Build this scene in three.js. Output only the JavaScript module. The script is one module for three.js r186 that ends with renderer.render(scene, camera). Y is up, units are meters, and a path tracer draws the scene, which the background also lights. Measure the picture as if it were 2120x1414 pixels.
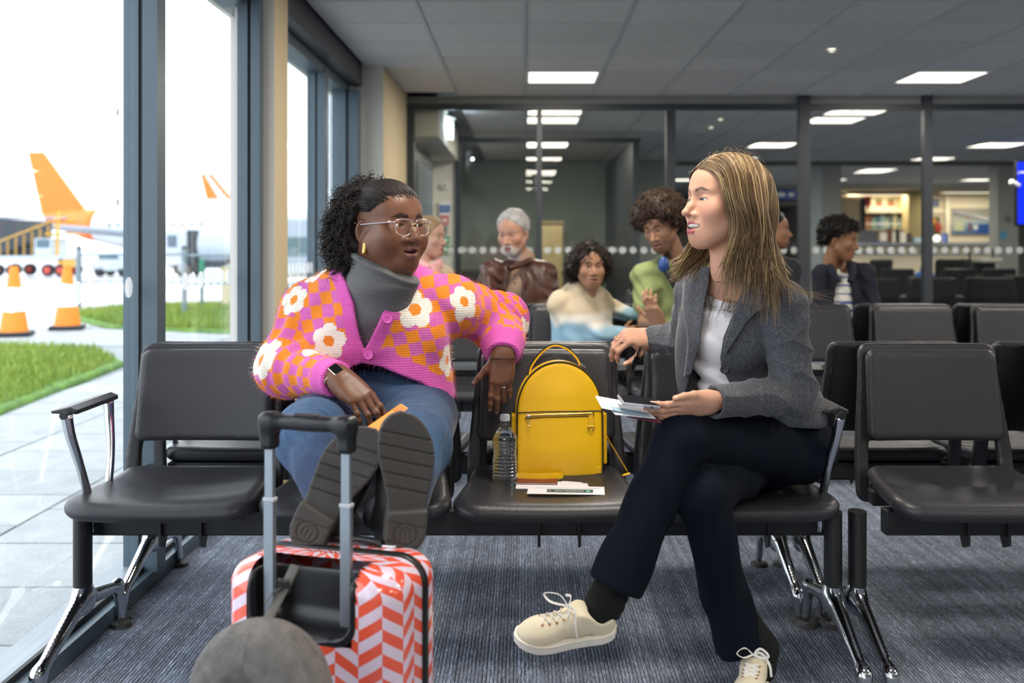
import * as THREE from 'three';
import { RoundedBoxGeometry } from 'three/addons/geometries/RoundedBoxGeometry.js';
import { mergeGeometries } from 'three/addons/utils/BufferGeometryUtils.js';
import { RectAreaLightUniformsLib } from 'three/addons/lights/RectAreaLightUniformsLib.js';

// ---------------------------------------------------------------- camera, sky, exposure
const scene = new THREE.Scene();
const F = 2200, CX = 1086, CY = 506, EYE = 1.2;            // focal length and vanishing point in pixels of the 2120 x 1414 frame, eye height
const camera = new THREE.PerspectiveCamera(2 * Math.atan(707 / F) * 180 / Math.PI, 2120 / 1414, 0.05, 600);
camera.position.set(0, EYE, 0);
camera.setViewOffset(2120, 1414, 1060 - CX, 707 - CY, 2120, 1414);   // level camera with a shifted lens: verticals stay upright
camera.focus = 2.95; camera.userData.fStop = 2.6;
const renderer = new THREE.WebGLRenderer({ antialias: true });
renderer.toneMapping = THREE.LinearToneMapping;
renderer.toneMappingExposure = 1.0;
renderer.shadowMap.enabled = true;
scene.background = new THREE.Color().setRGB(3.4, 3.55, 3.8);         // bright even overcast
RectAreaLightUniformsLib.init();
const PANEL = 42;                                                   // luminance of the ceiling panels
const PANEL_COLOR = new THREE.Color().setRGB(1.0, 0.92, 0.8);
// ---------------------------------------------------------------- helpers
const V = (x, y, z) => new THREE.Vector3(x, y, z);
const lerp = (a, b, t) => a + (b - a) * t, clamp = (x, a, b) => Math.min(Math.max(x, a), b);
const sstep = (a, b, x) => { const t = clamp((x - a) / (b - a), 0, 1); return t * t * (3 - 2 * t); };
const at = (px, py, Z) => V((px - CX) * Z / F, EYE - (py - CY) * Z / F, -Z);   // the point that far in front of the camera
function rng(seed) { let s = seed | 0; return () => { s = (s + 0x6d2b79f5) | 0; let t = Math.imul(s ^ (s >>> 15), 1 | s); t = (t + Math.imul(t ^ (t >>> 7), 61 | t)) ^ t; return ((t ^ (t >>> 14)) >>> 0) / 4294967296; }; }
const hash3 = (x, y, z) => { let h = Math.imul(x, 374761393) + Math.imul(y, 668265263) + Math.imul(z, 2147483647 ^ 0x5bd1e995); h = Math.imul(h ^ (h >>> 13), 1274126177); return ((h ^ (h >>> 16)) >>> 0) / 4294967296; };
function noise3(x, y, z) {
  const ix = Math.floor(x), iy = Math.floor(y), iz = Math.floor(z), fx = x - ix, fy = y - iy, fz = z - iz;
  const u = fx * fx * (3 - 2 * fx), v = fy * fy * (3 - 2 * fy), w = fz * fz * (3 - 2 * fz);
  const c = (a, b, d) => hash3(ix + a, iy + b, iz + d);
  return lerp(lerp(lerp(c(0, 0, 0), c(1, 0, 0), u), lerp(c(0, 1, 0), c(1, 1, 0), u), v), lerp(lerp(c(0, 0, 1), c(1, 0, 1), u), lerp(c(0, 1, 1), c(1, 1, 1), u), v), w);
}
const fbm = (x, y, z, o = 3) => { let s = 0, a = .5, n = 0; for (let i = 0; i < o; i++) { s += a * noise3(x, y, z); n += a; a *= .5; x *= 2.03; y *= 2.01; z *= 2.07; } return s / n; };
const lin = (hex) => new THREE.Color(hex);
function mat(color, roughness = .6, extra = {}) {
  const { physical, ...rest } = extra;
  const needs = ['clearcoat', 'sheen', 'transmission', 'ior', 'thickness', 'specularIntensity', 'sheenColor', 'attenuationColor'].some((k) => k in rest);
  return new (needs ? THREE.MeshPhysicalMaterial : THREE.MeshStandardMaterial)({ color, roughness, ...rest });
}
const used = {};
function numbered(n) { const k = used[n] = (used[n] ?? -1) + 1; return k ? n + '_' + String(k).padStart(3, '0') : n; }
const shadows = (o) => { o.traverse((c) => { if (c.isMesh) { c.castShadow = true; c.receiveShadow = true; } }); return o; };
function part(parent, name, geo, m, pos, rot) {
  const o = new THREE.Mesh(geo, m); o.name = name; if (pos) o.position.set(...(pos.isVector3 ? pos.toArray() : pos)); if (rot) o.rotation.set(...rot);
  o.castShadow = o.receiveShadow = true; parent.add(o); return o;
}
function thing(name, label, category, pos = [0, 0, 0], turn = 0, group) {
  const o = new THREE.Group(); o.name = numbered(name); o.position.set(...(pos.isVector3 ? pos.toArray() : pos)); o.rotation.y = turn;
  o.userData = { label, category }; if (group) o.userData.group = group; scene.add(o); return o;
}
function solo(name, label, category, geo, m, pos = [0, 0, 0], rot = [0, 0, 0], group) {
  const o = part(scene, numbered(name), geo, m, pos, rot); o.userData = { label, category }; if (group) o.userData.group = group; return o;
}
function struct(name, label, geo, m, pos, rot) { const o = part(scene, name, geo, m, pos, rot); o.userData = { kind: 'structure', label, category: name.replace(/_.*/, '') }; return o; }
function structGroup(name, label, pos = [0, 0, 0]) { const o = new THREE.Group(); o.name = name; o.position.set(...pos); o.userData = { kind: 'structure', label, category: name.replace(/_.*/, '') }; scene.add(o); return o; }
function dup(src, label, pos, turn) { const o = src.clone(); o.name = numbered(src.name.replace(/_\d{3}$/, '')); o.userData = { ...src.userData, label }; if (pos) o.position.set(...pos); if (turn !== undefined) o.rotation.y = turn; scene.add(o); return o; }
const box = (w, h, d) => new THREE.BoxGeometry(w, h, d);
const span = (x0, x1, y0, y1, z0, z1) => new THREE.BoxGeometry(Math.abs(x1 - x0), Math.abs(y1 - y0), Math.abs(z1 - z0)).translate((x0 + x1) / 2, (y0 + y1) / 2, (z0 + z1) / 2);
const rbox = (w, h, d, r = .005, s = 2) => new RoundedBoxGeometry(w, h, d, s, Math.min(r, w / 2.01, h / 2.01, d / 2.01));
const cyl = (r0, r1, h, n = 20) => new THREE.CylinderGeometry(r0, r1, h, n);
const sph = (r, n = 20) => new THREE.SphereGeometry(r, n, Math.max(6, n >> 1));
const strip = (g) => { const o = g.index ? g.toNonIndexed() : g.clone(); for (const k of Object.keys(o.attributes)) if (!['position', 'normal', 'uv'].includes(k)) o.deleteAttribute(k); return o; };
const merge = (list) => mergeGeometries(list.map(strip));
const tube = (pts, r, seg = 40, rs = 8, closed = false) => new THREE.TubeGeometry(new THREE.CatmullRomCurve3(pts.map((p) => p.isVector3 ? p : V(...p)), closed, 'catmullrom', .5), seg, r, rs, closed);
function bar(a, b, w, d, up = V(0, 1, 0)) {                    // a box from a to b
  const g = box(w, a.distanceTo(b), d), dir = b.clone().sub(a).normalize();
  const x = Math.abs(dir.dot(up)) > .98 ? V(1, 0, 0) : up.clone().cross(dir).normalize(), z = x.clone().cross(dir);
  return g.applyMatrix4(new THREE.Matrix4().makeBasis(x, dir, z).setPosition(a.clone().add(b).multiplyScalar(.5)));
}
function rod(a, b, r0, r1 = r0, n = 12) { const g = new THREE.CylinderGeometry(r1, r0, a.distanceTo(b), n); return g.applyQuaternion(new THREE.Quaternion().setFromUnitVectors(V(0, 1, 0), b.clone().sub(a).normalize())).translate((a.x + b.x) / 2, (a.y + b.y) / 2, (a.z + b.z) / 2); }
function sweep(pts, radius, rs = 10, flat = 1, capped = true) {   // tube whose radius changes along it: radius(t), t from 0 to 1
  const n = pts.length, pos = [], idx = [], T = [], up = V(0, 1, 0); let N = null;
  for (let i = 0; i < n; i++) {
    const t = pts[Math.min(i + 1, n - 1)].clone().sub(pts[Math.max(i - 1, 0)]).normalize();
    if (!N) { N = Math.abs(t.y) > .9 ? V(1, 0, 0) : up.clone(); } N = N.clone().sub(t.clone().multiplyScalar(N.dot(t))).normalize();
    const B = t.clone().cross(N), r = radius(i / (n - 1), i);
    for (let k = 0; k < rs; k++) { const a = k / rs * 2 * Math.PI, p = pts[i].clone().addScaledVector(N, Math.cos(a) * r * flat).addScaledVector(B, Math.sin(a) * r); pos.push(p.x, p.y, p.z); }
    if (i) for (let k = 0; k < rs; k++) { const a = (i - 1) * rs + k, b = (i - 1) * rs + (k + 1) % rs; idx.push(a, b, a + rs, b, b + rs, a + rs); }
  }
  if (capped) { const c0 = pos.length / 3; pos.push(...pts[0].toArray(), ...pts[n - 1].toArray()); for (let k = 0; k < rs; k++) { idx.push(c0, (k + 1) % rs, k); idx.push(c0 + 1, (n - 1) * rs + k, (n - 1) * rs + (k + 1) % rs); } }
  const g = new THREE.BufferGeometry(); g.setAttribute('position', new THREE.Float32BufferAttribute(pos, 3)); g.setAttribute('uv', new THREE.Float32BufferAttribute(new Float32Array(pos.length / 3 * 2), 2)); g.setIndex(idx); g.computeVertexNormals(); return g;
}
function extrude(shapePts, depth, bevel = 0, curve = 6) {       // outline in x, y; thickness along z, centred
  const s = shapePts instanceof THREE.Shape ? shapePts : new THREE.Shape(shapePts.map((p) => new THREE.Vector2(p[0], p[1])));
  const g = new THREE.ExtrudeGeometry(s, { depth: depth - 2 * bevel, bevelEnabled: bevel > 0, bevelThickness: bevel, bevelSize: bevel, bevelOffset: -bevel, bevelSegments: 2, curveSegments: curve });
  return g.translate(0, 0, -(depth - 2 * bevel) / 2);
}
// ---- textures
function dataTex(w, h, f, srgb = true) {
  const d = new Uint8Array(w * h * 4);
  for (let y = 0, i = 0; y < h; y++) for (let x = 0; x < w; x++, i += 4) { const c = f(x, y); if (typeof c === 'number') d[i] = d[i + 1] = d[i + 2] = clamp(c * 255, 0, 255); else { d[i] = clamp(c[0], 0, 255); d[i + 1] = clamp(c[1], 0, 255); d[i + 2] = clamp(c[2], 0, 255); } d[i + 3] = 255; }
  const t = new THREE.DataTexture(d, w, h); t.wrapS = t.wrapT = THREE.RepeatWrapping; t.magFilter = THREE.LinearFilter; t.minFilter = THREE.LinearMipmapLinearFilter; t.generateMipmaps = true;
  if (srgb) t.colorSpace = THREE.SRGBColorSpace; t.needsUpdate = true; return t;
}
function canvasTex(w, h, draw) { const c = document.createElement('canvas'); c.width = w; c.height = h; draw(c.getContext('2d'), w, h); const t = new THREE.CanvasTexture(c); t.colorSpace = THREE.SRGBColorSpace; return t; }
function uvPlane(g, ax = 'x', ay = 'z', s = 1) { const p = g.attributes.position, uv = new Float32Array(p.count * 2), get = { x: 'getX', y: 'getY', z: 'getZ' }; for (let i = 0; i < p.count; i++) { uv[i * 2] = p[get[ax]](i) * s; uv[i * 2 + 1] = p[get[ay]](i) * s; } g.setAttribute('uv', new THREE.BufferAttribute(uv, 2)); return g; }
function boxUV(g0, s = 1) {                                     // each face takes its uv from the axis it faces most, in metres
  const g = g0.index ? g0.toNonIndexed() : g0, p = g.attributes.position, n = g.attributes.normal, uv = new Float32Array(p.count * 2);
  for (let i = 0; i < p.count; i += 3) { const ax = Math.abs(n.getX(i) + n.getX(i + 1) + n.getX(i + 2)), ay = Math.abs(n.getY(i) + n.getY(i + 1) + n.getY(i + 2)), az = Math.abs(n.getZ(i) + n.getZ(i + 1) + n.getZ(i + 2)), m = ax > ay && ax > az ? 0 : ay > az ? 1 : 2; for (let k = i; k < i + 3; k++) { uv[k * 2] = (m === 0 ? p.getZ(k) : p.getX(k)) * s; uv[k * 2 + 1] = (m === 1 ? p.getZ(k) : p.getY(k)) * s; } }
  g.setAttribute('uv', new THREE.BufferAttribute(uv, 2)); return g;
}

// ---------------------------------------------------------------- signed distances and their surfaces
const smin = (a, b, k) => { const h = Math.max(k - Math.abs(a - b), 0) / k; return Math.min(a, b) - h * h * k * .25; };
const smax = (a, b, k) => -smin(-a, -b, k);
function cone3(a, b, r0, r1 = r0) {                              // tapered capsule
  const ax = a.x, ay = a.y, az = a.z, bx = b.x - ax, by = b.y - ay, bz = b.z - az, l2 = bx * bx + by * by + bz * bz || 1e-9;
  return (x, y, z) => { const px = x - ax, py = y - ay, pz = z - az; let t = (px * bx + py * by + pz * bz) / l2; t = t < 0 ? 0 : t > 1 ? 1 : t; const dx = px - bx * t, dy = py - by * t, dz = pz - bz * t; return Math.sqrt(dx * dx + dy * dy + dz * dz) - (r0 + (r1 - r0) * t); };
}
function ell3(c, rx, ry, rz, q) {                                // ellipsoid, optionally turned by a quaternion
  const cx = c.x, cy = c.y, cz = c.z, v = V(0, 0, 0), qi = q && q.clone().invert(), m = Math.min(rx, ry, rz);
  return (x, y, z) => {
    let px = x - cx, py = y - cy, pz = z - cz; if (qi) { v.set(px, py, pz).applyQuaternion(qi); px = v.x; py = v.y; pz = v.z; }
    const k0 = Math.sqrt((px / rx) ** 2 + (py / ry) ** 2 + (pz / rz) ** 2), k1 = Math.sqrt((px / (rx * rx)) ** 2 + (py / (ry * ry)) ** 2 + (pz / (rz * rz)) ** 2);
    return k1 < 1e-6 ? -m : k0 * (k0 - 1) / k1;
  };
}
function ecap(a, b, r0, r1, side, k) {                           // tapered capsule, k times as thick across "side"
  const ab = b.clone().sub(a), u = ab.clone().normalize(), s = side.clone().sub(u.clone().multiplyScalar(side.dot(u))).normalize(), f = cone3(a, b, r0, r1), sx = s.x, sy = s.y, sz = s.z, ax = a.x, ay = a.y, az = a.z, g = 1 / k - 1;
  return (x, y, z) => { const d = (x - ax) * sx + (y - ay) * sy + (z - az) * sz; return f(x + sx * d * g, y + sy * d * g, z + sz * d * g) * Math.min(1, k); };
}
function rbox3(c, hx, hy, hz, r, q) {
  const v = V(0, 0, 0), qi = q && q.clone().invert();
  return (x, y, z) => { v.set(x - c.x, y - c.y, z - c.z); if (qi) v.applyQuaternion(qi); const ax = Math.abs(v.x) - hx + r, ay = Math.abs(v.y) - hy + r, az = Math.abs(v.z) - hz + r; return Math.hypot(Math.max(ax, 0), Math.max(ay, 0), Math.max(az, 0)) + Math.min(Math.max(ax, ay, az), 0) - r; };
}
function poly2(pts) {                                            // 2-D polygon
  const n = pts.length, X = pts.map((p) => p.x ?? p[0]), Y = pts.map((p) => p.y ?? p[1]);
  return (x, y) => { let d = 1e9, s = 1; for (let i = 0, j = n - 1; i < n; j = i++) { const ex = X[j] - X[i], ey = Y[j] - Y[i], wx = x - X[i], wy = y - Y[i], t = clamp((wx * ex + wy * ey) / (ex * ex + ey * ey || 1e-12), 0, 1), bx = wx - ex * t, by = wy - ey * t; d = Math.min(d, bx * bx + by * by); const c1 = y >= Y[i], c2 = y < Y[j], c3 = ex * wy > ey * wx; if ((c1 && c2 && c3) || (!c1 && !c2 && !c3)) s = -s; } return s * Math.sqrt(d); };
}
const joined = (list, k) => { const n = list.length; return (x, y, z) => { let d = list[0](x, y, z); for (let i = 1; i < n; i++) d = smin(d, list[i](x, y, z), k); return d; }; };
function boundsOf(points, pad) { const b = new THREE.Box3().setFromPoints(points); b.min.subScalar(pad); b.max.addScalar(pad); return b; }
function surface(f, b, cell, colorAt) {                          // naive surface nets, evaluated only near the surface
  const nx = Math.ceil((b.max.x - b.min.x) / cell) + 1, ny = Math.ceil((b.max.y - b.min.y) / cell) + 1, nz = Math.ceil((b.max.z - b.min.z) / cell) + 1;
  const S = new Float32Array(nx * ny * nz), x0 = b.min.x, y0 = b.min.y, z0 = b.min.z, sy = nx, sz = nx * ny;
  const fill = (i0, j0, k0, n) => {
    const i1 = Math.min(i0 + n, nx), j1 = Math.min(j0 + n, ny), k1 = Math.min(k0 + n, nz);
    const h = n * cell / 2, d = f(x0 + i0 * cell + h, y0 + j0 * cell + h, z0 + k0 * cell + h);
    if (Math.abs(d) > h * 2.4 + cell * 3) { for (let k = k0; k < k1; k++) for (let j = j0; j < j1; j++) S.fill(d, k * sz + j * sy + i0, k * sz + j * sy + i1); return; }
    if (n <= 4) { for (let k = k0; k < k1; k++) for (let j = j0; j < j1; j++) for (let i = i0; i < i1; i++) S[k * sz + j * sy + i] = f(x0 + i * cell, y0 + j * cell, z0 + k * cell); return; }
    const m = n >> 1; for (let c = 0; c < 8; c++) { const a = i0 + (c & 1 ? m : 0), e = j0 + (c & 2 ? m : 0), g = k0 + (c & 4 ? m : 0); if (a < nx && e < ny && g < nz) fill(a, e, g, m); }
  };
  for (let k = 0; k < nz; k += 32) for (let j = 0; j < ny; j += 32) for (let i = 0; i < nx; i += 32) fill(i, j, k, 32);
  const id = new Int32Array(nx * ny * nz).fill(-1), pos = [], idx = [];
  const C = [0, 1, sy, sy + 1, sz, sz + 1, sz + sy, sz + sy + 1], E = [[0, 1], [2, 3], [4, 5], [6, 7], [0, 2], [1, 3], [4, 6], [5, 7], [0, 4], [1, 5], [2, 6], [3, 7]];
  const val = new Float64Array(8);
  for (let k = 0; k < nz - 1; k++) for (let j = 0; j < ny - 1; j++) for (let i = 0, o = k * sz + j * sy; i < nx - 1; i++, o++) {
    const s0 = S[o] < 0; let mixed = false; for (let c = 0; c < 8; c++) { val[c] = S[o + C[c]]; if ((val[c] < 0) !== s0) mixed = true; } if (!mixed) continue;
    let px = 0, py = 0, pz = 0, n = 0;
    for (const [p, q] of E) if ((val[p] < 0) !== (val[q] < 0)) { const t = val[p] / (val[p] - val[q]); px += lerp(p & 1, q & 1, t); py += lerp(p >> 1 & 1, q >> 1 & 1, t); pz += lerp(p >> 2, q >> 2, t); n++; }
    id[o] = pos.length / 3; pos.push(x0 + (i + px / n) * cell, y0 + (j + py / n) * cell, z0 + (k + pz / n) * cell);
  }
  const quad = (a, b2, c, d, flip) => { if (a < 0 || b2 < 0 || c < 0 || d < 0) return; flip ? idx.push(a, c, b2, a, d, c) : idx.push(a, b2, c, a, c, d); };
  for (let k = 1; k < nz - 1; k++) for (let j = 1; j < ny - 1; j++) for (let i = 1, o = k * sz + j * sy + 1; i < nx - 1; i++, o++) {
    const s = S[o] < 0;
    if (s !== S[o + 1] < 0) quad(id[o], id[o - sy], id[o - sy - sz], id[o - sz], s);
    if (s !== S[o + sy] < 0) quad(id[o], id[o - sz], id[o - sz - 1], id[o - 1], s);
    if (s !== S[o + sz] < 0) quad(id[o], id[o - 1], id[o - 1 - sy], id[o - sy], s);
  }
  for (let i = 0; i < idx.length; i += 3) { const t = idx[i + 1]; idx[i + 1] = idx[i + 2]; idx[i + 2] = t; }
  const g = new THREE.BufferGeometry(); g.setAttribute('position', new THREE.Float32BufferAttribute(pos, 3)); g.setIndex(idx); g.computeVertexNormals();
  if (colorAt) paint(g, colorAt);
  return g;
}
function paint(g, colorAt) {                                     // dye per vertex: colorAt(x, y, z, normal) -> [r, g, b] linear
  const p = g.attributes.position, n = g.attributes.normal, c = new Float32Array(p.count * 3), nn = V(0, 0, 0);
  for (let i = 0; i < p.count; i++) { nn.fromBufferAttribute(n, i); const k = colorAt(p.getX(i), p.getY(i), p.getZ(i), nn); c[i * 3] = k.r ?? k[0]; c[i * 3 + 1] = k.g ?? k[1]; c[i * 3 + 2] = k.b ?? k[2]; }
  g.setAttribute('color', new THREE.BufferAttribute(c, 3)); return g;
}
function mergeColored(list) {                                    // indexed or not, all with position, normal, color
  return mergeGeometries(list.map((g) => { const o = g.index ? g.toNonIndexed() : g.clone(); for (const k of Object.keys(o.attributes)) if (!['position', 'normal', 'color'].includes(k)) o.deleteAttribute(k); return o; }));
}
const mix3 = (a, b, t) => [lerp(a[0], b[0], t), lerp(a[1], b[1], t), lerp(a[2], b[2], t)];
const rgb = (hex) => lin(hex).toArray();
// ---------------------------------------------------------------- the room: carpet, ceiling, windows, partitions
const R = rng(7);
const CEIL = 2.53;
const carpetTex = dataTex(1024, 1024, (() => {
  const r = rng(3), ribs = 93, tone = [], cut = [];
  for (let k = 0; k < ribs; k++) { tone.push(r()); cut.push(.35 + .65 * r()); }
  return (x, y) => {
    const u = x / 1024 * ribs, k = Math.floor(u), fu = u - k;
    const s = noise3(x * .55, y * .055, 1.5), f = hash3(x, y, 5), l = noise3(k * 7.3, y * .011, 3), m = noise3(x * .012, y * .01, 9), sp = noise3(x * .3, y * .16, 4);
    let v = 116 + 52 * (s - .5) + 44 * (f - .5) + 24 * (tone[k % ribs] - .5) + 20 * (m - .5) + 26 * (sp - .5);
    if (s > .68) v += 34;
    const dark = fu < .2 && l < cut[k % ribs] * .95 ? 1 : fu < .12 ? .6 : 0;
    v = lerp(v, 36, dark * .8);
    return [v * .93, v * 1.0, v * 1.13];
  };
})());
const carpetBump = dataTex(512, 512, (x, y) => { const u = x / 512 * 93; return (u % 1 < .2 ? .1 : .75) + .25 * hash3(x, y, 2); }, false);
const carpet = new THREE.MeshStandardMaterial({ map: carpetTex, bumpMap: carpetBump, bumpScale: .003, roughness: .95 });
struct('floor', 'dark blue-grey carpet with fine ribs running away from the camera', uvPlane(span(-1.36, 16.2, -.12, 0, 5.2, -31), 'x', 'z'), carpet);
// ceiling: slab, runners, tiles
const tileTex = dataTex(256, 256, (x, y) => { const v = 236 + 12 * (hash3(x, y, 1) - .5) + 10 * (noise3(x * .15, y * .15, 2) - .5); return [v, v, v * .995]; });
const tileMats = [0, 1, 2].map((i) => new THREE.MeshStandardMaterial({ map: tileTex, color: new THREE.Color().setScalar(.68 + .03 * i), roughness: .95 }));
const runnerMat = mat(0xb9bbbd, .5), slabMat = mat(0x77797c, .9);
const ceiling = structGroup('ceiling', 'suspended ceiling of square pale grey tiles on narrow runners');
part(ceiling, 'ceiling_slab', span(-1.6, 16.2, CEIL + .035, CEIL + .2, 5.2, -31), slabMat);
const rowZ = (k) => 5.81 + .583 * k;                                 // near edge of tile row k
const lightsAt = new Set(); const LIGHT_X = [0, 5, 10, 15];
for (const k of [-11, -6, -2, 4, 9, 14, 22, 27]) for (const c of LIGHT_X) lightsAt.add(c + ',' + k);
for (const gone of ['0,22', '0,27', '15,-2', '15,4', '15,9']) lightsAt.delete(gone);
{
  const tileGeo = uvPlane(rbox(.584, .014, .567, .003, 1), 'x', 'z', 1.6), rest = [];
  let n = 0;
  for (let k = -18; k < 42; k++) for (let c = -2; c < 27; c++) {
    if (lightsAt.has(c + ',' + k)) continue;
    const x = c * .6 + .3, z = rowZ(k) + .2915; if (c === -2 && k < 20) { if (k > 5) continue; }
    const inView = z > 5.6 && z < 16.9 && Math.abs((x - .0) / z) < .52 && n < 300;
    if (inView) { n++; part(ceiling, 'ceiling_tile', tileGeo, tileMats[(hash3(c, k, 1) * 3) | 0], [x, CEIL + .007, -z]); }
    else rest.push(tileGeo.clone().translate(x, CEIL + .007, -z));
  }
  part(ceiling, 'far_ceiling_tiles', merge(rest), tileMats[1]).userData.kind = 'stuff';
  for (let c = -1; c < 28; c++) part(ceiling, 'ceiling_runner', span(c * .6 - .012, c * .6 + .012, CEIL - .006, CEIL + .01, 5.2, -30.5), runnerMat);
}
// ceiling light panels: glowing diffuser and an area light of the same size just below it
const diffuser = mat(0xffffff, .4, { emissive: PANEL_COLOR, emissiveIntensity: 2.4 }), trimWhite = mat(0xe8e8e6, .5);
{
  const frame = merge([span(-.29, .29, 0, .014, .283, .262), span(-.29, .29, 0, .014, -.283, -.262), span(-.29, -.266, 0, .014, -.262, .262), span(.266, .29, 0, .014, -.262, .262)]);
  const face = box(.532, .006, .524);
  const dist = ['first', 'second', 'third', 'fourth', 'fifth', 'sixth', 'seventh', 'eighth'];
  const rows = [...new Set([...lightsAt].map((s) => +s.split(',')[1]))].sort((a, b) => a - b);
  for (const key of lightsAt) {
    const [c, k] = key.split(',').map(Number), x = c * .6 + .3, z = rowZ(k) + .2915;
    const where = k < 0 ? dist[rows.indexOf(k)] + ' from the near end, out of view' : k === 4 ? 'before the glass partition' : dist[rows.filter((q) => q > 4).indexOf(k)] + ' beyond the glass partition';
    const col = c === 0 ? 'row nearest the windows' : c === 5 ? 'middle row' : c === 10 ? 'row towards the shop' : 'rightmost row';
    const t = thing('ceiling_light', `white ceiling light panel ${where}, ${col}`, 'ceiling light', [x, CEIL - .008, -z], 0, 'square ceiling light panels');
    part(t, 'frame', frame, trimWhite); part(t, 'diffuser', face, diffuser, [0, .004, 0]);
    const l = new THREE.RectAreaLight(PANEL_COLOR, PANEL, .53, .52); l.name = 'panel'; l.position.set(x, CEIL - .013, -z); l.rotation.x = -Math.PI / 2; l.castShadow = true; scene.add(l);
  }
}
// small ceiling spots
const spotGlow = mat(0xffffff, .4, { emissive: lin(0xfff4dc), emissiveIntensity: 4 });
for (const [px, py, label] of [[1722, 102, 'small round ceiling downlight in the tiles above the blond woman'], [1492, 247, 'small round downlight beyond the partition, upper of the pair'], [1472, 264, 'small round downlight beyond the partition, lower of the pair']]) {
  const Z = F * (CEIL - EYE) / (CY - py), p = at(px, py, Z);
  const t = thing('downlight', label, 'downlight', [p.x, CEIL - .012, p.z], 0, 'small round downlights');
  part(t, 'rim', new THREE.TorusGeometry(.026, .006, 8, 24).rotateX(Math.PI / 2), trimWhite); part(t, 'lens', cyl(.022, .022, .006, 20), spotGlow, [0, .003, 0]);
}
{ const Z = F * (CEIL - EYE) / (CY - 273), p = at(1450, 273, Z), t = thing('smoke_detector', 'small round smoke detector on the ceiling beyond the partition', 'detector', [p.x, CEIL - .03, p.z]); part(t, 'base', cyl(.055, .055, .02, 20), trimWhite, [0, .018, 0]); part(t, 'sensor_head', cyl(.035, .028, .025, 20), mat(0x99999a, .6), [0, -.004, 0]); }

// ---- window wall on the left
const frameBlue = mat(lin(0x556570), .42, { metalness: .25 }), gasket = mat(0x11161c, .6), frameDark = mat(0x3c4047, .5), plaster = mat(lin(0xd6d4cc), .85), tan = mat(lin(0xcdbb98), .85), sillGrey = mat(lin(0x8b949c), .45, { metalness: .2 });
const glass = new THREE.MeshPhysicalMaterial({ color: 0xf6fafa, transmission: 1, thickness: 0, roughness: 0, ior: 1.45 });
const GX = -1.365;                                                    // the plane of the panes
{
  const w = structGroup('wall_left', 'window wall with blue-grey metal frames along the left side');
  part(w, 'bulkhead', span(-1.46, -1.21, 2.375, CEIL + .03, 5.2, -7.9), frameDark);
  part(w, 'head_frame', span(-1.42, -1.30, 2.31, 2.375, 5.2, -7.88), frameBlue);
  part(w, 'sill', span(-1.46, -1.30, -.12, .055, 5.2, -7.88), frameBlue); part(w, 'sill_track', span(-1.44, -1.335, .055, .072, 5.2, -7.88), sillGrey); part(w, 'sill_groove', span(-1.345, -1.332, .0552, .0745, 5.2, -7.88), gasket);
  part(w, 'outer_wall_head', span(-1.50, -1.44, 2.35, 3.0, 5.2, -31), plaster);
  const mull = (z0, z1, gz) => { part(w, 'mullion', span(-1.405, -1.352, .055, 2.33, -z0, -z1), frameBlue); part(w, 'mullion_gasket', span(-1.353, -1.336, .055, 2.33, -z0 - .006, -z1 + .006), gasket); part(w, 'mullion_inner', span(-1.337, -1.285, .055, 2.33, -z0 + .004, -z1 - .004), frameBlue); };
  mull(3.72, 3.80); mull(6.86, 6.95); mull(2.28, 2.36); mull(.6, .68); mull(-1.2, -1.12); mull(-3, -2.92);
  part(w, 'jamb', span(-1.325, -1.278, .055, 2.33, -4.90, -4.97), frameBlue); part(w, 'jamb_gasket', span(-1.279, -1.262, .055, 2.33, -4.912, -4.965), gasket); part(w, 'jamb_inner', span(-1.263, -1.222, .055, 2.36, -4.90, -4.965), frameBlue);
  part(w, 'jamb', span(-1.40, -1.29, .055, 2.33, -5.26, -5.32), frameBlue); part(w, 'jamb', span(-1.40, -1.30, .055, 2.33, -7.72, -7.8), frameBlue); part(w, 'jamb_gasket', span(-1.302, -1.285, .055, 2.33, -7.735, -7.8), gasket); part(w, 'jamb_inner', span(-1.287, -1.212, .055, 2.33, -7.74, -7.86), frameBlue);
  part(w, 'pier', span(-1.355, -1.17, 0, CEIL + .02, -4.97, -5.25), [tan, tan, plaster, plaster, plaster, plaster]);
  part(w, 'pier', span(-1.40, -1.05, 0, CEIL + .02, -7.9, -9.62), [tan, plaster, plaster, plaster, plaster, plaster]);
  part(w, 'outer_pier', span(-1.455, -1.385, -.12, 3.2, -5.25, -5.55), mat(lin(0xb9bdbf), .9));
  part(w, 'latch_tab', box(.006, .02, .012), trimWhite, [-1.403, 1.655, -3.66]); part(w, 'latch_tab', box(.006, .02, .012), trimWhite, [-1.403, 1.345, -3.66]);
  // panes, each its own
  const panes = [[5.1, 3.02], [2.92, 1.2], [1.12, -.6], [-.68, -2.28], [-2.36, -3.72], [-3.80, -4.95], [-5.3, -6.86], [-6.95, -7.72]];
  panes.forEach(([a, b], i) => { const g = structGroup('window_' + (i + 1), i < 4 ? `clear window pane number ${i + 1}, outside the frame` : ['large clear window pane facing the orange-tailed plane and traffic cones', 'clear window pane between the blue mullion and the tan pier, facing the truck', 'clear window pane just beyond the tan pier', 'narrow far window pane beside the pale pier'][i - 4]); part(g, 'pane', new THREE.PlaneGeometry(Math.abs(a - b), 2.26).rotateY(Math.PI / 2), glass, [GX, 1.185, (a + b) / 2]);
    const dot = new THREE.CircleGeometry(.036, 24).rotateY(Math.PI / 2), dm = dotMat(true);
    for (let z = a - .05; z > b + .03; z -= .104) if (z < -2.3) part(g, 'manifestation_dot', dot, dm, [GX + .003, 1.052, z]); });
}
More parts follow.
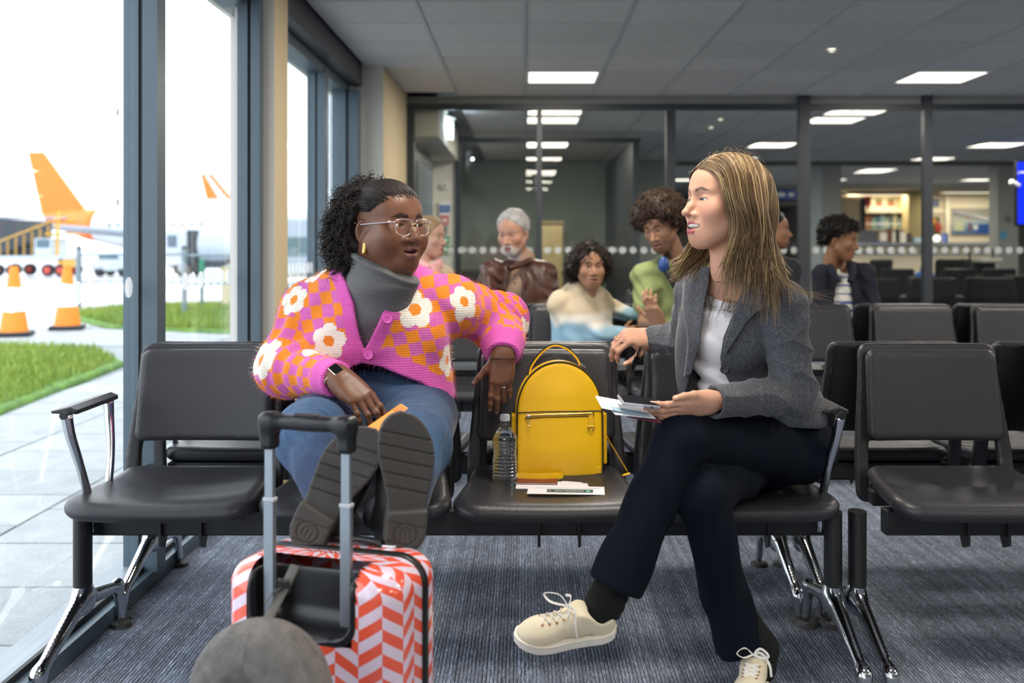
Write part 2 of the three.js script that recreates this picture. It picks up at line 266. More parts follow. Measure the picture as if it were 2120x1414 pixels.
function dotMat(outer) { return dotMat[outer ? 'a' : 'b'] ??= new THREE.MeshPhysicalMaterial({ color: lin(0xf1f5f7), roughness: .8, transmission: outer ? .45 : .82, thickness: 0, side: THREE.DoubleSide }); }
// ---- other outer walls, closed round the room
struct('wall_back', 'far end wall behind the shop', span(-1.75, 16.2, 0, CEIL + .2, -30.5, -31), plaster);
struct('wall_right', 'plain wall along the right side, out of view', span(16, 16.2, 0, CEIL + .2, 5.2, -30.5), plaster);
struct('wall_front', 'plain wall behind the camera', span(-1.46, 16.2, 0, CEIL + .2, 5, 5.2), plaster);
struct('wall_rear_left', 'pale wall carrying on beyond the window wall', span(-1.44, -1.09, 0, CEIL + .2, -9.62, -31), plaster);
struct('roof', 'roof over the hall', span(-1.75, 16.2, CEIL + .2, CEIL + .35, 5.2, -31), slabMat);
// ---- glass partitions
const postGrey = mat(lin(0x3b4047), .45, { metalness: .2 }), roomGlass = new THREE.MeshPhysicalMaterial({ color: 0xf2f6f4, transmission: 1, thickness: 0, roughness: 0, ior: 1.52 });
{
  const PZ = -9.5, p = structGroup('wall_partition', 'tall glass partition with dark grey posts across the hall');
  part(p, 'top_rail', span(-1.05, 12, 2.4, 2.455, PZ + .03, PZ - .03), postGrey); part(p, 'floor_rail', span(-1.05, 12, 0, .06, PZ + .03, PZ - .03), postGrey);
  part(p, 'ceiling_trim', span(-1.05, 12, 2.455, CEIL, PZ - .05, PZ - .1), mat(0xaeb0b0, .8));
  const posts = [[-1.05, -.985, 2.455], [.11, .155, 2.4], [1.262, 1.345, 2.455], [2.445, 2.545, CEIL], [3.56, 3.635, CEIL], [4.74, 4.82, CEIL], [5.92, 6, CEIL], [7.1, 7.18, CEIL], [8.3, 8.38, CEIL], [9.5, 9.58, CEIL], [10.7, 10.78, CEIL]];
  posts.forEach(([a, b, t]) => part(p, 'post', span(a, b, 0, t, PZ + .04, PZ - .04), postGrey));
  for (let i = 0; i < posts.length - 1; i++) part(p, 'pane', new THREE.PlaneGeometry(posts[i + 1][0] - posts[i][1], 2.34), roomGlass, [(posts[i + 1][0] + posts[i][1]) / 2, 1.23, PZ]);
  const dot = new THREE.CircleGeometry(.031, 20); for (let x = -.95; x < 5.6; x += .096) if (!posts.some(([a, b]) => x > a - .02 && x < b + .02)) part(p, 'manifestation_dot', dot, dotMat(), [x, 1.148, PZ + .004]);
}
{
  const PZ = -12.5, p = structGroup('wall_inner', 'inner glass screen of the small room beyond the partition');
  part(p, 'top_rail', span(-.62, 1.36, 2.4, 2.45, PZ + .03, PZ - .03), postGrey); part(p, 'floor_rail', span(-.82, 1.36, 0, .05, PZ + .03, PZ - .03), postGrey);
  for (const [a, b] of [[-.815, -.755], [.13, .16], [1.27, 1.35]]) part(p, 'post', span(a, b, 0, 2.45, PZ + .035, PZ - .035), postGrey);
  part(p, 'stepped_header', span(-1.05, -.62, 2.4, 2.47, PZ + .04, PZ - .03), postGrey); part(p, 'stepped_header', span(-1.05, -.93, 2.27, 2.4, PZ + .04, PZ - .03), postGrey);
  for (const [a, b] of [[-.755, .13], [.16, 1.27]]) part(p, 'pane', new THREE.PlaneGeometry(b - a, 2.35), roomGlass, [(a + b) / 2, 1.22, PZ]);
  const dot = new THREE.CircleGeometry(.031, 20); for (let x = -.70; x < 1.25; x += .11) part(p, 'manifestation_dot', dot, dotMat(), [x, 1.135, PZ + .004]);
  part(p, 'return_screen', span(1.28, 1.34, 0, 2.45, PZ, -16.8), postGrey);
}
struct('wall_signs', 'narrow pale wall carrying the safety signs', span(-1.09, -.815, 0, CEIL, -12.5, -12.7), mat(lin(0xdedcd4), .85));
struct('wall_room', 'grey-green back wall of the small room beyond the glass', span(-1.09, 2.35, 0, CEIL, -16.8, -17.0), mat(lin(0x9ba39b), .9));
struct('trim_shade_1', 'dark strip added across the ceiling for the shade edge where the far hall begins', span(1.34, 16, 2.475, CEIL, -17.0, -17.25), mat(lin(0x6c6c68), .9));  // thin dark strip drawn in for the shade boundary on the ceiling
struct('trim_2', 'pale downstand with ducts along the rear left wall', span(-1.09, -.78, 2.18, CEIL, -9.62, -12.46), mat(lin(0xc9c5b8), .85));
{ const d = structGroup('door_1', 'dark framed glazed door in the rear left wall'); part(d, 'door_frame', span(-1.09, -1.03, 0, 2.1, -10.0, -11.9), postGrey); part(d, 'door_leaf', span(-1.03, -1.02, .1, 2.0, -10.2, -11.7), mat(lin(0x6d7b86), .3)); part(d, 'handle', rod(V(-1.0, .95, -11.5), V(-1.0, 1.25, -11.5), .012), trimWhite); }
// ---------------------------------------------------------------- outdoors: paving, grass, fence, cones, vehicles, aircraft
const GY = -.12;                                                      // ground level outside
const stoneTex = dataTex(256, 256, (x, y) => { const v = 168 + 26 * (fbm(x * .03, y * .03, 1) - .5) + 22 * (hash3(x, y, 2) - .5); return [v * .97, v, v * 1.02]; });
const asphaltTex = dataTex(512, 512, (x, y) => { const v = 178 + 50 * (fbm(x * .012, y * .05, 3) - .5) + 16 * (hash3(x, y, 2) - .5); return [v, v * 1.01, v * 1.03]; });
const apron = new THREE.MeshStandardMaterial({ map: asphaltTex, roughness: .38 });
struct('ground', 'wide pale wet concrete apron outside', uvPlane(new THREE.PlaneGeometry(340, 420).rotateX(-Math.PI / 2), 'x', 'z', .06), apron, [-130, GY - .02, -150]);
{
  const stones = [0, 1, 2, 3].map((i) => new THREE.MeshStandardMaterial({ map: stoneTex, color: new THREE.Color().setScalar(.80 + .055 * i), roughness: .62 }));
  const pav = structGroup('pavement', 'pale grey paving slabs along the outside of the windows'), slab = uvPlane(rbox(.888, .06, .588, .006, 1), 'x', 'z', .8), r = rng(11);
  part(pav, 'bedding', span(-7.2, -1.46, GY - .1, GY - .016, 5, -22), mat(lin(0x8d9296), .9));
  for (let i = 0; i < 3; i++) for (let k = 0; k < 40; k++) { const x = -1.93 - i * .9, z = -1.4 - k * .6 - (i % 2) * .3; if (z < -13.2 && i > 1) continue; part(pav, 'slab', slab, stones[(r() * 4) | 0], [x, GY - .03 + (r() - .5) * .003, z], [(r() - .5) * .004, 0, (r() - .5) * .004]); }
  for (let i = 0; i < 6; i++) for (let k = 0; k < 5; k++) part(pav, 'slab', slab, stones[(r() * 4) | 0], [-4.63 - i * .9, GY - .03 + (r() - .5) * .003, -13.9 - k * .6 - (i % 2) * .3]);
}
// grass: a low mound of soil with blades
{
  const turf = dataTex(256, 256, (x, y) => { const n = fbm(x * .06, y * .06, 4), h = hash3(x, y, 1); return [96 + 50 * (n - .5) + 36 * (h - .5), 132 + 56 * (n - .5) + 40 * (h - .5), 58 + 20 * (h - .5)]; });
  const turfMat = new THREE.MeshStandardMaterial({ map: turf, roughness: .95 });
  const blade = new THREE.BufferGeometry(); blade.setAttribute('position', new THREE.Float32BufferAttribute([-.004, 0, 0, .004, 0, 0, .002, .035, .006, -.003, .03, .004, .002, .06, .02], 3)); blade.setIndex([0, 1, 2, 0, 2, 3, 3, 2, 4]); blade.computeVertexNormals();
  const bladeMat = new THREE.MeshStandardMaterial({ color: 0xffffff, roughness: .7, side: THREE.DoubleSide });
  function lawn(name, label, outline, blades, scale, seed) {
    const s = new THREE.Shape(outline.map((p) => new THREE.Vector2(p[0], p[1]))), g = new THREE.ExtrudeGeometry(s, { depth: .05, bevelEnabled: true, bevelSize: .05, bevelThickness: .03, bevelSegments: 2 }).rotateX(-Math.PI / 2);
    uvPlane(g, 'x', 'z', .7);
    const t = thing(name, label, 'lawn', [0, GY - .03, 0]); part(t, 'turf', g, turfMat);
    const inside = poly2(outline), r = rng(seed), bb = new THREE.Box2().setFromPoints(outline.map((p) => new THREE.Vector2(p[0], p[1]))), im = new THREE.InstancedMesh(blade, bladeMat, blades), m = new THREE.Matrix4(), q = new THREE.Quaternion(), e = new THREE.Euler(), c = new THREE.Color();
    for (let i = 0; i < blades;) { const x = lerp(bb.min.x, bb.max.x, r()), y = lerp(bb.min.y, bb.max.y, r()); if (inside(x, y) > -.02) continue; const k = scale * (.6 + .8 * r()); q.setFromEuler(e.set((r() - .5) * .7, r() * 6.28, (r() - .5) * .7)); im.setMatrixAt(i, m.compose(V(x, .075, -y), q, V(k, k, k))); const n = fbm(x * 1.3, y * 1.3, 6), b = r(); im.setColorAt(i, c.setRGB(.12 + .16 * n + .07 * b, .26 + .13 * b + .09 * (n - .5), .03 + .03 * b)); i++; }
    im.name = 'grass_blades'; im.userData.kind = 'stuff'; im.castShadow = im.receiveShadow = true; t.add(im);
  }
  lawn('lawn', 'near wedge of bright green grass beside the paving slabs', [[-4.0, 7.2], [-4.42, 11.6], [-5.2, 12.9], [-7.2, 13.6], [-12.5, 14.2], [-13, 7]], 60000, 1.5, 1);
  lawn('lawn', 'far strip of bright green grass behind the traffic cones', [[-6.4, 16.6], [-4.2, 15.6], [-3.2, 16.0], [-2.6, 22], [-5, 23.2], [-8.0, 21.6], [-8.4, 19.5]], 26000, 1.9, 2);
  // weed by the sill
  const wd = thing('weed', 'small green weed growing beside the window sill', 'plant', [-1.66, GY, -2.82]), lf = new THREE.SphereGeometry(1, 10, 8), lm = mat(lin(0x7cc05a), .6);
  for (let i = 0; i < 11; i++) { const a = i * 2.4, up = .5 + (i % 3) * .35, l = .034 + (i % 4) * .007; const m = part(wd, 'leaf', lf, lm, [Math.cos(a) * l * .7 * Math.cos(up), .01 + l * Math.sin(up) * .9, Math.sin(a) * l * .7 * Math.cos(up)]); m.scale.set(l, .003, .009); m.rotation.set(0, -a, up, 'YXZ'); }
}
// traffic cones
{
  const og = mat(lin(0xf08a24), .55), wh = mat(lin(0xf2f2f2), .5), bk = mat(lin(0x2a2d31), .8);
  const band = (y0, y1, m, t, r0, r1) => part(t, 'cone_band', new THREE.CylinderGeometry(r1, r0, y1 - y0, 28, 1, true), m, [0, (y0 + y1) / 2, 0]);
  const mk = (label, x, z) => { const t = thing('traffic_cone', label, 'traffic cone', [x, GY, z], .3, 'traffic cones on the apron'); part(t, 'base', rbox(.5, .06, .5, .02), bk, [0, .035, 0]); const rr = (y) => lerp(.2, .055, (y - .06) / .94); band(.06, .36, og, t, rr(.06), rr(.36)); band(.36, .7, wh, t, rr(.36), rr(.7)); band(.7, 1.0, og, t, rr(.7), rr(1)); part(t, 'tip', cyl(.055, .055, .01, 20), og, [0, 1, 0]); return t; };
  mk('orange and white traffic cone cut by the left edge of the picture', -7.35, -15.3); mk('orange and white traffic cone standing whole before the grey fence post', -7.1, -16.5);
}
// fence of posts and rails
{
  const fm = mat(lin(0x7f8e99), .5, { metalness: .3 });
  const t = thing('post_and_rail_fence', 'grey metal post and rail fence at the edge of the apron', 'fence', [0, GY, 0]);
  const P = [[-8.35, 19.9], [-7.15, 19.2], [-6.05, 18.9], [-4.6, 18.6], [-3.4, 18.3]];
  for (const [x, z] of P) { part(t, 'post', cyl(.05, .05, 1.25, 12), fm, [x, .62, -z]); part(t, 'post_cap', sph(.055, 12), mat(lin(0x3a4656), .5), [x, 1.25, -z]); }
  for (let i = 0; i < P.length - 1; i++) for (const y of [.62, 1.12]) part(t, 'rail', rod(V(P[i][0], y, -P[i][1]), V(P[i + 1][0], y + .03, -P[i + 1][1]), .022), fm);
  const w = thing('picket_fence', 'white picket fence outside the far window bay', 'fence', [0, GY, 0]), wm = mat(lin(0xe8ecee), .6), dk = mat(lin(0x59636b), .6);
  part(w, 'rail', rod(V(-3.9, .25, -15), V(-2.3, .25, -15), .02), dk); part(w, 'rail', rod(V(-3.9, .7, -15), V(-2.3, .7, -15), .02), dk);
  for (let i = 0; i < 17; i++) part(w, 'picket', extrude([[-.022, 0], [.022, 0], [.022, .82], [0, .88], [-.022, .82]], .02), wm, [-3.86 + i * .095, .02, -14.97]);
}
{ const t = thing('sign_post', 'green sign panel on a short post near the truck', 'sign', at(418, 574, 21).setY(GY)); part(t, 'post', cyl(.03, .03, .9, 10), mat(lin(0x4f6d63), .5), [0, .45, 0]); part(t, 'sign_panel', rbox(.1, .36, .03, .01), mat(lin(0x2f8a68), .5), [0, .85, .02]); }
{ const t = thing('timber_post', 'pale timber post standing in the far grass', 'post', at(468, 628, 21).setY(GY)); part(t, 'shaft', rbox(.13, .85, .13, .01), mat(lin(0xcdbf9e), .8), [0, .42, 0]); part(t, 'cap', rbox(.16, .04, .16, .01), mat(lin(0xc2b390), .8), [0, .86, 0]); part(t, 'stake', bar(V(0, -.02, .06), V(.06, .2, .16), .05, .05), mat(lin(0xc2b390), .8)); }
// aircraft
const planeWhite = mat(lin(0xd4d9de), .35), planeOrange = mat(lin(0xff7a1c), .4), planeGrey = mat(lin(0x8e99a4), .5);
function aircraft(label, pos, s, turn, stripe) {
  const t = thing('airliner', label, 'airliner', pos, turn); t.scale.setScalar(s);
  // nose towards +x, length about 37
  const prof = [[-18.2, .35, 1.3], [-16, .95, 1.0], [-13, 1.45, .55], [-9, 1.9, .1], [-5, 1.98, 0], [12, 1.98, 0], [15.2, 1.8, -.1], [17.2, 1.3, -.35], [18.3, .7, -.55], [18.8, .08, -.6]];
  const pts = [], rad = []; for (let i = 0; i < prof.length - 1; i++) for (let k = 0; k < 6; k++) { const u = k / 6; pts.push(V(lerp(prof[i][0], prof[i + 1][0], u), 4 + lerp(prof[i][2], prof[i + 1][2], u), 0)); rad.push(lerp(prof[i][1], prof[i + 1][1], u)); } pts.push(V(18.8, 3.4, 0)); rad.push(.08);
  part(t, 'fuselage', sweep(pts, (u, i) => rad[i], 28), planeWhite);
  const cone = pts.slice(0, 15).map((p) => p.clone()); part(t, 'tail_cone', sweep(cone, (u, i) => rad[i] * 1.012, 28), planeOrange);
  const fin = extrude([[-18.0, 5.2], [-19.6, 11.6], [-17.9, 11.6], [-13.4, 6.1], [-12.2, 5.5]], .38, .12); part(t, 'tail_fin', fin, stripe ? planeWhite : planeOrange);
  if (stripe) { part(t, 'fin_stripe', extrude([[-19.55, 11.5], [-19.0, 11.5], [-17.0, 8.2], [-18.7, 8.2]], .44), planeOrange); part(t, 'fin_stripe', extrude([[-18.55, 11.5], [-17.95, 11.5], [-15.1, 8.2], [-15.9, 8.2]], .44), planeOrange); }
  for (const q of [-1, 1]) {
    part(t, 'stabiliser', extrude([[-17.6, 0], [-14.2, 0], [-16.9, 6.2], [-18.2, 6.2]], .22, .08).rotateX(Math.PI / 2 * q).translate(0, 5.1, q * .4), planeGrey);
    part(t, 'wing', extrude([[-3.5, 0], [4.5, 0], [1.6, 5.5], [-4.2, 16.6], [-5.6, 16.6], [-3.2, 5.5]], .4, .15).rotateX(Math.PI / 2 * q).rotateX(-q * .07).translate(0, 2.9, q * 1.2), planeGrey);
    const wl = part(t, 'winglet', extrude([[-5.6, 0], [-4.2, 0], [-5.5, 2.2], [-6.3, 2.2]], .12), planeWhite, [0, 4.0, q * 17.7]);
    part(t, 'engine', sweep([V(5.6, 1.75, q * 5.7), V(5.2, 1.75, q * 5.7), V(3.5, 1.75, q * 5.7), V(1.6, 1.8, q * 5.7), V(.8, 1.85, q * 5.7)], (u, i) => [.95, 1.08, 1.12, .85, .5][i], 20), planeOrange);
    for (let i = 0; i < 24; i++) part(t, 'cabin_window', box(.26, .36, .05), mat.w ??= mat(0x5a6570, .3), [-9.5 + i * .95, 4.45, q * 1.93]);
    part(t, 'main_wheel', cyl(.55, .55, .9, 18).rotateX(Math.PI / 2), mat(0x22252a, .8), [-1, .55, q * 3.6]);
  }
  part(t, 'nose_wheel', cyl(.4, .4, .5, 16).rotateX(Math.PI / 2), mat(0x22252a, .8), [12.5, .4, 0]); part(t, 'nose_gear', rod(V(12.5, .4, 0), V(12.4, 2.6, 0), .12), planeGrey); part(t, 'cockpit_window', rbox(.9, .5, 2.6, .2), mat(0x3b4650, .2), [16.6, 4.55, 0]);
  return t;
}
aircraft('airliner with a plain orange tail fin behind the traffic cones', [-29.1, GY - 1.3, -99], 1, -.22, false);
aircraft('more distant airliner with a white stripe across its orange fin', [-23.2, GY - .9, -138], 1, -.1, true);
// vehicles
{
  const wh = mat(lin(0xb4bfca), .45), dk = mat(lin(0x2f3841), .5), gl = mat(lin(0x4b6473), .15), ty = mat(lin(0x23262b), .85), hub = mat(lin(0x9aa3ab), .5);
  const p = at(420, 540, 44), t = thing('tanker_truck', 'white airport tanker truck with square cab beyond the fence', 'truck', [p.x, GY, p.z], -.05);
  const s = 44 / F;
  part(t, 'cab', rbox(.95, 1.5, 1.8, .12), wh, [-.82, 1.15, 0]); part(t, 'side_window', rbox(.42, .5, 1.84, .05), gl, [-.95, 1.45, 0]); part(t, 'windscreen', rbox(.06, .62, 1.6, .04), gl, [-1.28, 1.42, 0]); part(t, 'rear_panel', box(.3, 1.5, 1.7), dk, [-.2, 1.15, 0]);
  part(t, 'tank', sweep([V(-.02, 1.3, 0), V(.05, 1.3, 0), V(1.6, 1.3, 0), V(3.0, 1.3, 0), V(3.1, 1.3, 0)], (u, i) => [.5, .82, .85, .82, .5][i], 24), wh); part(t, 'chassis', box(4.2, .25, 1.2), dk, [.9, .48, 0]);
  for (const x of [-.55, 1.4, 2.4]) for (const q of [-1, 1]) { const w = part(t, 'wheel', cyl(.36, .36, .28, 18).rotateX(Math.PI / 2), ty, [x, .36, q * .75]); part(w, 'hub', cyl(.17, .17, .3, 14).rotateX(Math.PI / 2), hub); }
  // stair truck
  const yl = mat(lin(0xd8a432), .5), rd = mat(lin(0xc8453a), .5);
  const c = at(75, 552, 44), st = thing('stair_vehicle', 'yellow passenger stair vehicle with red-hubbed wheels behind the cones', 'vehicle', [c.x, GY, c.z], 0);
  part(st, 'deck', box(3.1, .22, 1.6), wh, [-.1, .75, 0]); part(st, 'cab', rbox(.75, .75, 1.5, .06), wh, [.62, 1.2, 0]); part(st, 'cab_window', box(.55, .35, 1.52), gl, [.62, 1.36, 0]);
  for (const [x, r] of [[-1.22, .25], [-.6, .25], [.83, .25], [1.35, .25]]) for (const q of [-1, 1]) { const w = part(st, 'wheel', cyl(r, r, .24, 18).rotateX(Math.PI / 2), ty, [x, .27, q * .75]); part(w, 'hub', cyl(.13, .13, .26, 14).rotateX(Math.PI / 2), rd); }
  for (let i = 0; i < 9; i++) { part(st, 'handrail_post', rod(V(-1.5 + i * .33, .85, .7), V(-1.5 + i * .33, 1.25 + i * .12, .7), .022), yl); if (i < 8) part(st, 'stair_tread', box(.36, .05, 1.1), dk, [-1.35 + i * .33, .95 + i * .12, 0]); }
  part(st, 'handrail', rod(V(-1.55, 1.3, .7), V(1.3, 2.4, .7), .03), yl); part(st, 'handrail', rod(V(-1.55, 1.3, -.7), V(1.3, 2.4, -.7), .03), yl); part(st, 'mast', rod(V(1.15, .8, .6), V(1.2, 2.7, .6), .04), yl); part(st, 'platform_rail', box(.9, .06, 1.4), yl, [1.1, 1.75, 0]); part(st, 'bumper', box(.2, .35, 1.6), yl, [1.35, .55, 0]); part(st, 'canopy', bar(V(-1.8, 1.62, 0), V(.6, 1.46, 0), .1, 1.6), dk);
  // low white tug
  const d = at(243, 553, 44), tg = thing('baggage_tug', 'low white service car beside the grey fence post', 'vehicle', [d.x, GY, d.z]);
  part(tg, 'body', rbox(1.7, .42, 1.3, .1), wh, [0, .42, 0]); part(tg, 'cabin', rbox(.9, .38, 1.2, .12), wh, [-.15, .75, 0]); part(tg, 'cabin_window', rbox(.8, .2, 1.22, .04), gl, [-.15, .8, 0]); for (const x of [-.5, .45]) for (const q of [-1, 1]) part(tg, 'wheel', cyl(.2, .2, .2, 16).rotateX(Math.PI / 2), ty, [x, .2, q * .55]);
  // bus seen through the far bay
  const e = at(640, 540, 36), bs = thing('shuttle_bus', 'pale shuttle bus with a dark window band outside the far bay', 'bus', [e.x, GY, e.z], .1);
  part(bs, 'body', rbox(3.6, 1.9, 2, .12), wh, [0, 1.25, 0]); part(bs, 'window_band', box(3.62, .62, 2.02), mat(lin(0x5f7a80), .2), [0, 1.25, 0]); part(bs, 'skirt', box(3.5, .3, 1.9), mat(lin(0xb59a6a), .6), [0, .4, 0]); part(bs, 'marker_lamp', sph(.07, 10), planeOrange, [-.75, 2.0, 1.02]); for (const x of [-1.1, 1.1]) for (const q of [-1, 1]) part(bs, 'wheel', cyl(.3, .3, .25, 16).rotateX(Math.PI / 2), ty, [x, .3, q * .9]);
}
// neighbouring building with clad panels
{
  const t = thing('clad_building', 'grey panelled airport building seen through the far window bay', 'building', [-4.4, GY, -27]), pm = mat(lin(0xc3c9cc), .6), dk = mat(lin(0x4a5258), .7);
  part(t, 'core', span(-.55, 2.6, 0, 6.2, 0, -9), dk);
  for (let i = 0; i < 5; i++) for (let k = 0; k < 7; k++) part(t, 'panel', box(.6, .86, .05), pm, [-.23 + i * .63, .46 + k * .89, .02]);
  for (let i = 0; i < 10; i++) for (let k = 0; k < 7; k++) part(t, 'panel', box(.05, .86, .84), pm, [-.57, .46 + k * .89, -.45 - i * .88]);
  part(t, 'roof_edge', span(-.75, 2.7, 6.2, 6.4, .2, -9.2), pm);
}
// ---------------------------------------------------------------- beam seating
const leatherBump = dataTex(256, 256, (x, y) => .5 + .35 * (noise3(x * .35, y * .35, 1) - .5) + .25 * (noise3(x * .8, y * .8, 5) - .5), false);
const leather = new THREE.MeshPhysicalMaterial({ color: lin(0x2b2b30), roughness: .40, bumpMap: leatherBump, bumpScale: .0006, specularIntensity: .9 });
const shell = mat(lin(0x242428), .40), beamMat = mat(lin(0x17181a), .5), chrome = mat(lin(0xc9ccd0), .14, { metalness: 1 }), footMat = mat(lin(0x2b2b2c), .5), shellBack = mat(lin(0x121316), .38);
// local axes of a seat: x across, y up, front towards +z, origin on the floor under the middle of the back edge
const seatGeo = (() => {
  const foot = poly2((() => { const o = [], N = 14, corner = (cx, cy, r, a0) => { for (let i = 0; i <= N; i++) { const a = a0 + i / N * Math.PI / 2; o.push([cx + Math.cos(a) * r, cy + Math.sin(a) * r]); } }; corner(.19, .385, .08, 0); corner(-.19, .385, .08, Math.PI / 2); corner(-.19, .06, .05, Math.PI); corner(.19, .06, .05, Math.PI * 1.5); return o; })());
  const f = (x, y, z) => {
    const fl = 1 + .10 * (z - .2);                                     // a little wider at the front
    const yc = .462 - .020 * (1 - Math.min(1, (x / .24) ** 2)) * sstep(0, .2, z) * (1 - .7 * sstep(.3, .45, z)) - .95 * Math.max(0, z - .34) ** 2 + .012 * sstep(.2, 0, z);
    return smax(foot(x / fl, z), Math.abs(y - yc) - .026, .035);
  };
  return boxUV(surface(f, new THREE.Box3(V(-.32, .38, -.03), V(.32, .53, .5)), .0075), 4);
})();
const seatPan = extrude([[-.22, .03], [.22, .03], [.24, .42], [-.24, .42]], .02, .004).rotateX(Math.PI / 2).scale(1, 1, 1);
const recline = .17, backUp = (y) => (y - .45) * Math.tan(recline);    // how far the back leans
const padGeo = (() => {
  const f = (x, y, z) => { const u = (y - .715) / .145, hw = .215 - .004 * u, zc = -backUp(y) - .016 * (1 - (x / .22) ** 2) + .03; const d2 = Math.hypot(Math.max(Math.abs(x) - hw + .03, 0), Math.max(Math.abs(y - .715) - .145 + .03, 0)) - .03 + Math.min(Math.max(Math.abs(x) - hw + .03, Math.abs(y - .715) - .145 + .03), 0); return smax(d2, Math.abs(z - zc) - .019, .022); };
  return boxUV(surface(f, new THREE.Box3(V(-.25, .55, -.15), V(.25, .89, .08)), .0065), 4);
})();
const frameGeo = (() => {
  const f = (x, y, z) => {
    const hw = .255 - .03 * sstep(.45, .87, y), zc = -backUp(y) - .022 * (1 - (x / .25) ** 2) - .004;
    const out = Math.hypot(Math.max(Math.abs(x) - hw + .035, 0), Math.max(Math.abs(y - .625) - .25 + .035, 0)) - .035 + Math.min(Math.max(Math.abs(x) - hw + .035, Math.abs(y - .625) - .25 + .035), 0);
    const inn = Math.max(Math.abs(x) - hw + .045, y - .565);           // open below the pad
    return smax(smax(out, -inn, .012), Math.abs(z - zc) - .014, .01);
  };
  return surface(f, new THREE.Box3(V(-.29, .35, -.16), V(.29, .9, .08)), .0065);
})();
const rearShell = (() => { const f = (x, y, z) => { const hw = .242 - .03 * sstep(.45, .87, y), zc = -backUp(y) - .026 * (1 - (x / .25) ** 2) - .020; const out = Math.max(Math.abs(x) - hw, Math.abs(y - .72) - .152); return smax(out, Math.abs(z - zc) - .007, .008); }; return surface(f, new THREE.Box3(V(-.27, .55, -.17), V(.27, .89, .05)), .009); })();
const legHub = (front, back) => {                                     // polished casting: hub, long front spar, cranked rear spar
  const f = joined([cone3(V(0, .225, 0), V(0, .17, 0), .027, .032), cone3(V(0, .19, .005), V(0, .075, front), .03, .019), cone3(V(0, .075, front), V(0, .02, front + .004), .019, .022), cone3(V(0, .18, -.01), V(0, .135, back + .03), .026, .017), cone3(V(0, .135, back + .03), V(0, .03, back), .018, .016)], .035);
  return surface((x, y, z) => f(x * 1.25, y, z) / 1.05, new THREE.Box3(V(-.06, 0, back - .05), V(.06, .34, front + .06)), .006);
};
const legPost = cyl(.025, .025, .22, 20).scale(1, 1, 1.35);
const hubGeo = legHub(.28, -.29);
const armTop = (() => { const g = extrude([[-.044, .002], [.026, 0], [.026, .012], [.004, .021], [-.048, .009]], .31, .004); return g; })();
const armSup = (z0, z1) => sweep(new THREE.CatmullRomCurve3([V(0, .715, z0), V(.006, .66, lerp(z0, z1, .1)), V(.02, .56, lerp(z0, z1, .45)), V(.026, .43, z1), V(.026, .36, z1)]).getPoints(16), (t) => lerp(.017, .0125, Math.min(1, t * 2)), 10);
function bench(label, n, x0, zBack, facing, legs, arms, pitch = .55) {   // x0: middle of the first seat
  const t = thing('waiting_bench', label, 'bench', [0, 0, 0], 0, undefined), q = facing;    // facing 1: towards the camera
  const L = (x, y, z) => [x, y, zBack + z * q];
  const turn = q > 0 ? 0 : Math.PI;
  const place = (o, x, y = 0, z = 0) => { o.position.set(x, y, zBack + z * q); o.rotation.y = turn; return o; };
  const xa = x0 - .275, xb = x0 + (n - 1) * pitch + .275;
  part(t, 'beam', rbox(xb - xa - .02, .075, .05, .006), beamMat, L((xa + xb) / 2, .388, .29));
  for (let i = 0; i < n; i++) {
    const x = x0 + i * pitch;
    place(part(t, 'seat', seatGeo, leather), x); place(part(t, 'seat_pan', seatPan, beamMat), x, .432);
    const fr = place(part(t, 'back_frame', frameGeo, shell), x); part(fr, 'back_cushion', padGeo, leather); part(fr, 'back_shell', rearShell, shellBack);
    for (const k of [-.028, .09]) place(part(t, 'bracket', extrude([[-.03, .0], [.03, 0], [.03, -.1], [.01, -.13], [-.03, -.115]], .008, .001).rotateY(Math.PI / 2), beamMat), x + k, .44, .30);
    place(part(t, 'hinge', rbox(.46, .05, .06, .01), beamMat), x, .405, .06);
  }
  for (const x of legs) { const l = part(t, 'leg', hubGeo, chrome); l.position.set(x, 0, zBack + .29 * q + (q < 0 ? .27 : .07)); part(l, 'leg_post', legPost, beamMat, [0, .325, 0]); for (const z of [.283, -.29]) { part(l, 'foot_pad', cyl(.03, .034, .012, 20), footMat, [0, .007, z]); part(l, 'foot_stem', cyl(.008, .008, .03, 10), chrome, [0, .02, z]); } }
  for (const [x, s] of arms) { const a = place(part(t, 'armrest', armTop, shell), x, .722, .27); for (const [k, z0, z1] of [[0, .43, .33], [1, .13, .20]]) { const u = part(a, 'arm_support', armSup(z0 - .27, z1 - .27), chrome, [0, -.715, 0]); if (s < 0) u.scale.x = -1; part(a, 'arm_bolt', cyl(.011, .011, .006, 14).rotateX(Math.PI / 2), beamMat, [0, 0, z0 - .27 + .018]); } }
  return t;
}
bench('front row of four black padded seats holding the two women and the yellow backpack', 4, -1.03, -3.41, 1, [-1.268, .885], [[-1.285, 1], [.885, -1]]);
bench('front row of black padded seats at the right edge, nearest empty seat', 3, 1.317, -3.41, 1, [.955, 2.6], []);
bench('black seats facing away, back to back behind the two women', 4, -1.02, -3.66, -1, [-1.29, .876], [[-1.29, -1]]);
bench('black seats facing away, back to back behind the empty right-hand seat', 3, 1.243, -3.66, -1, [.96, 2.5], [[1.58, 1]]);
bench('second row of black seats holding the curly-haired boy and the man in green', 4, -.85, -5.70, 1, [-1.0, 1.04], []);
bench('second row of black seats to the right, behind the blond woman', 3, 1.547, -5.70, 1, [1.25, 2.9], []);
bench('black seats facing away behind the second row, below the bearded man', 4, -.93, -5.95, -1, [-1.1, .9], []);
bench('black seats facing away behind the second row, below the boy in navy', 3, 1.49, -5.95, -1, [1.2, 2.8], [[2.42, 1]]);
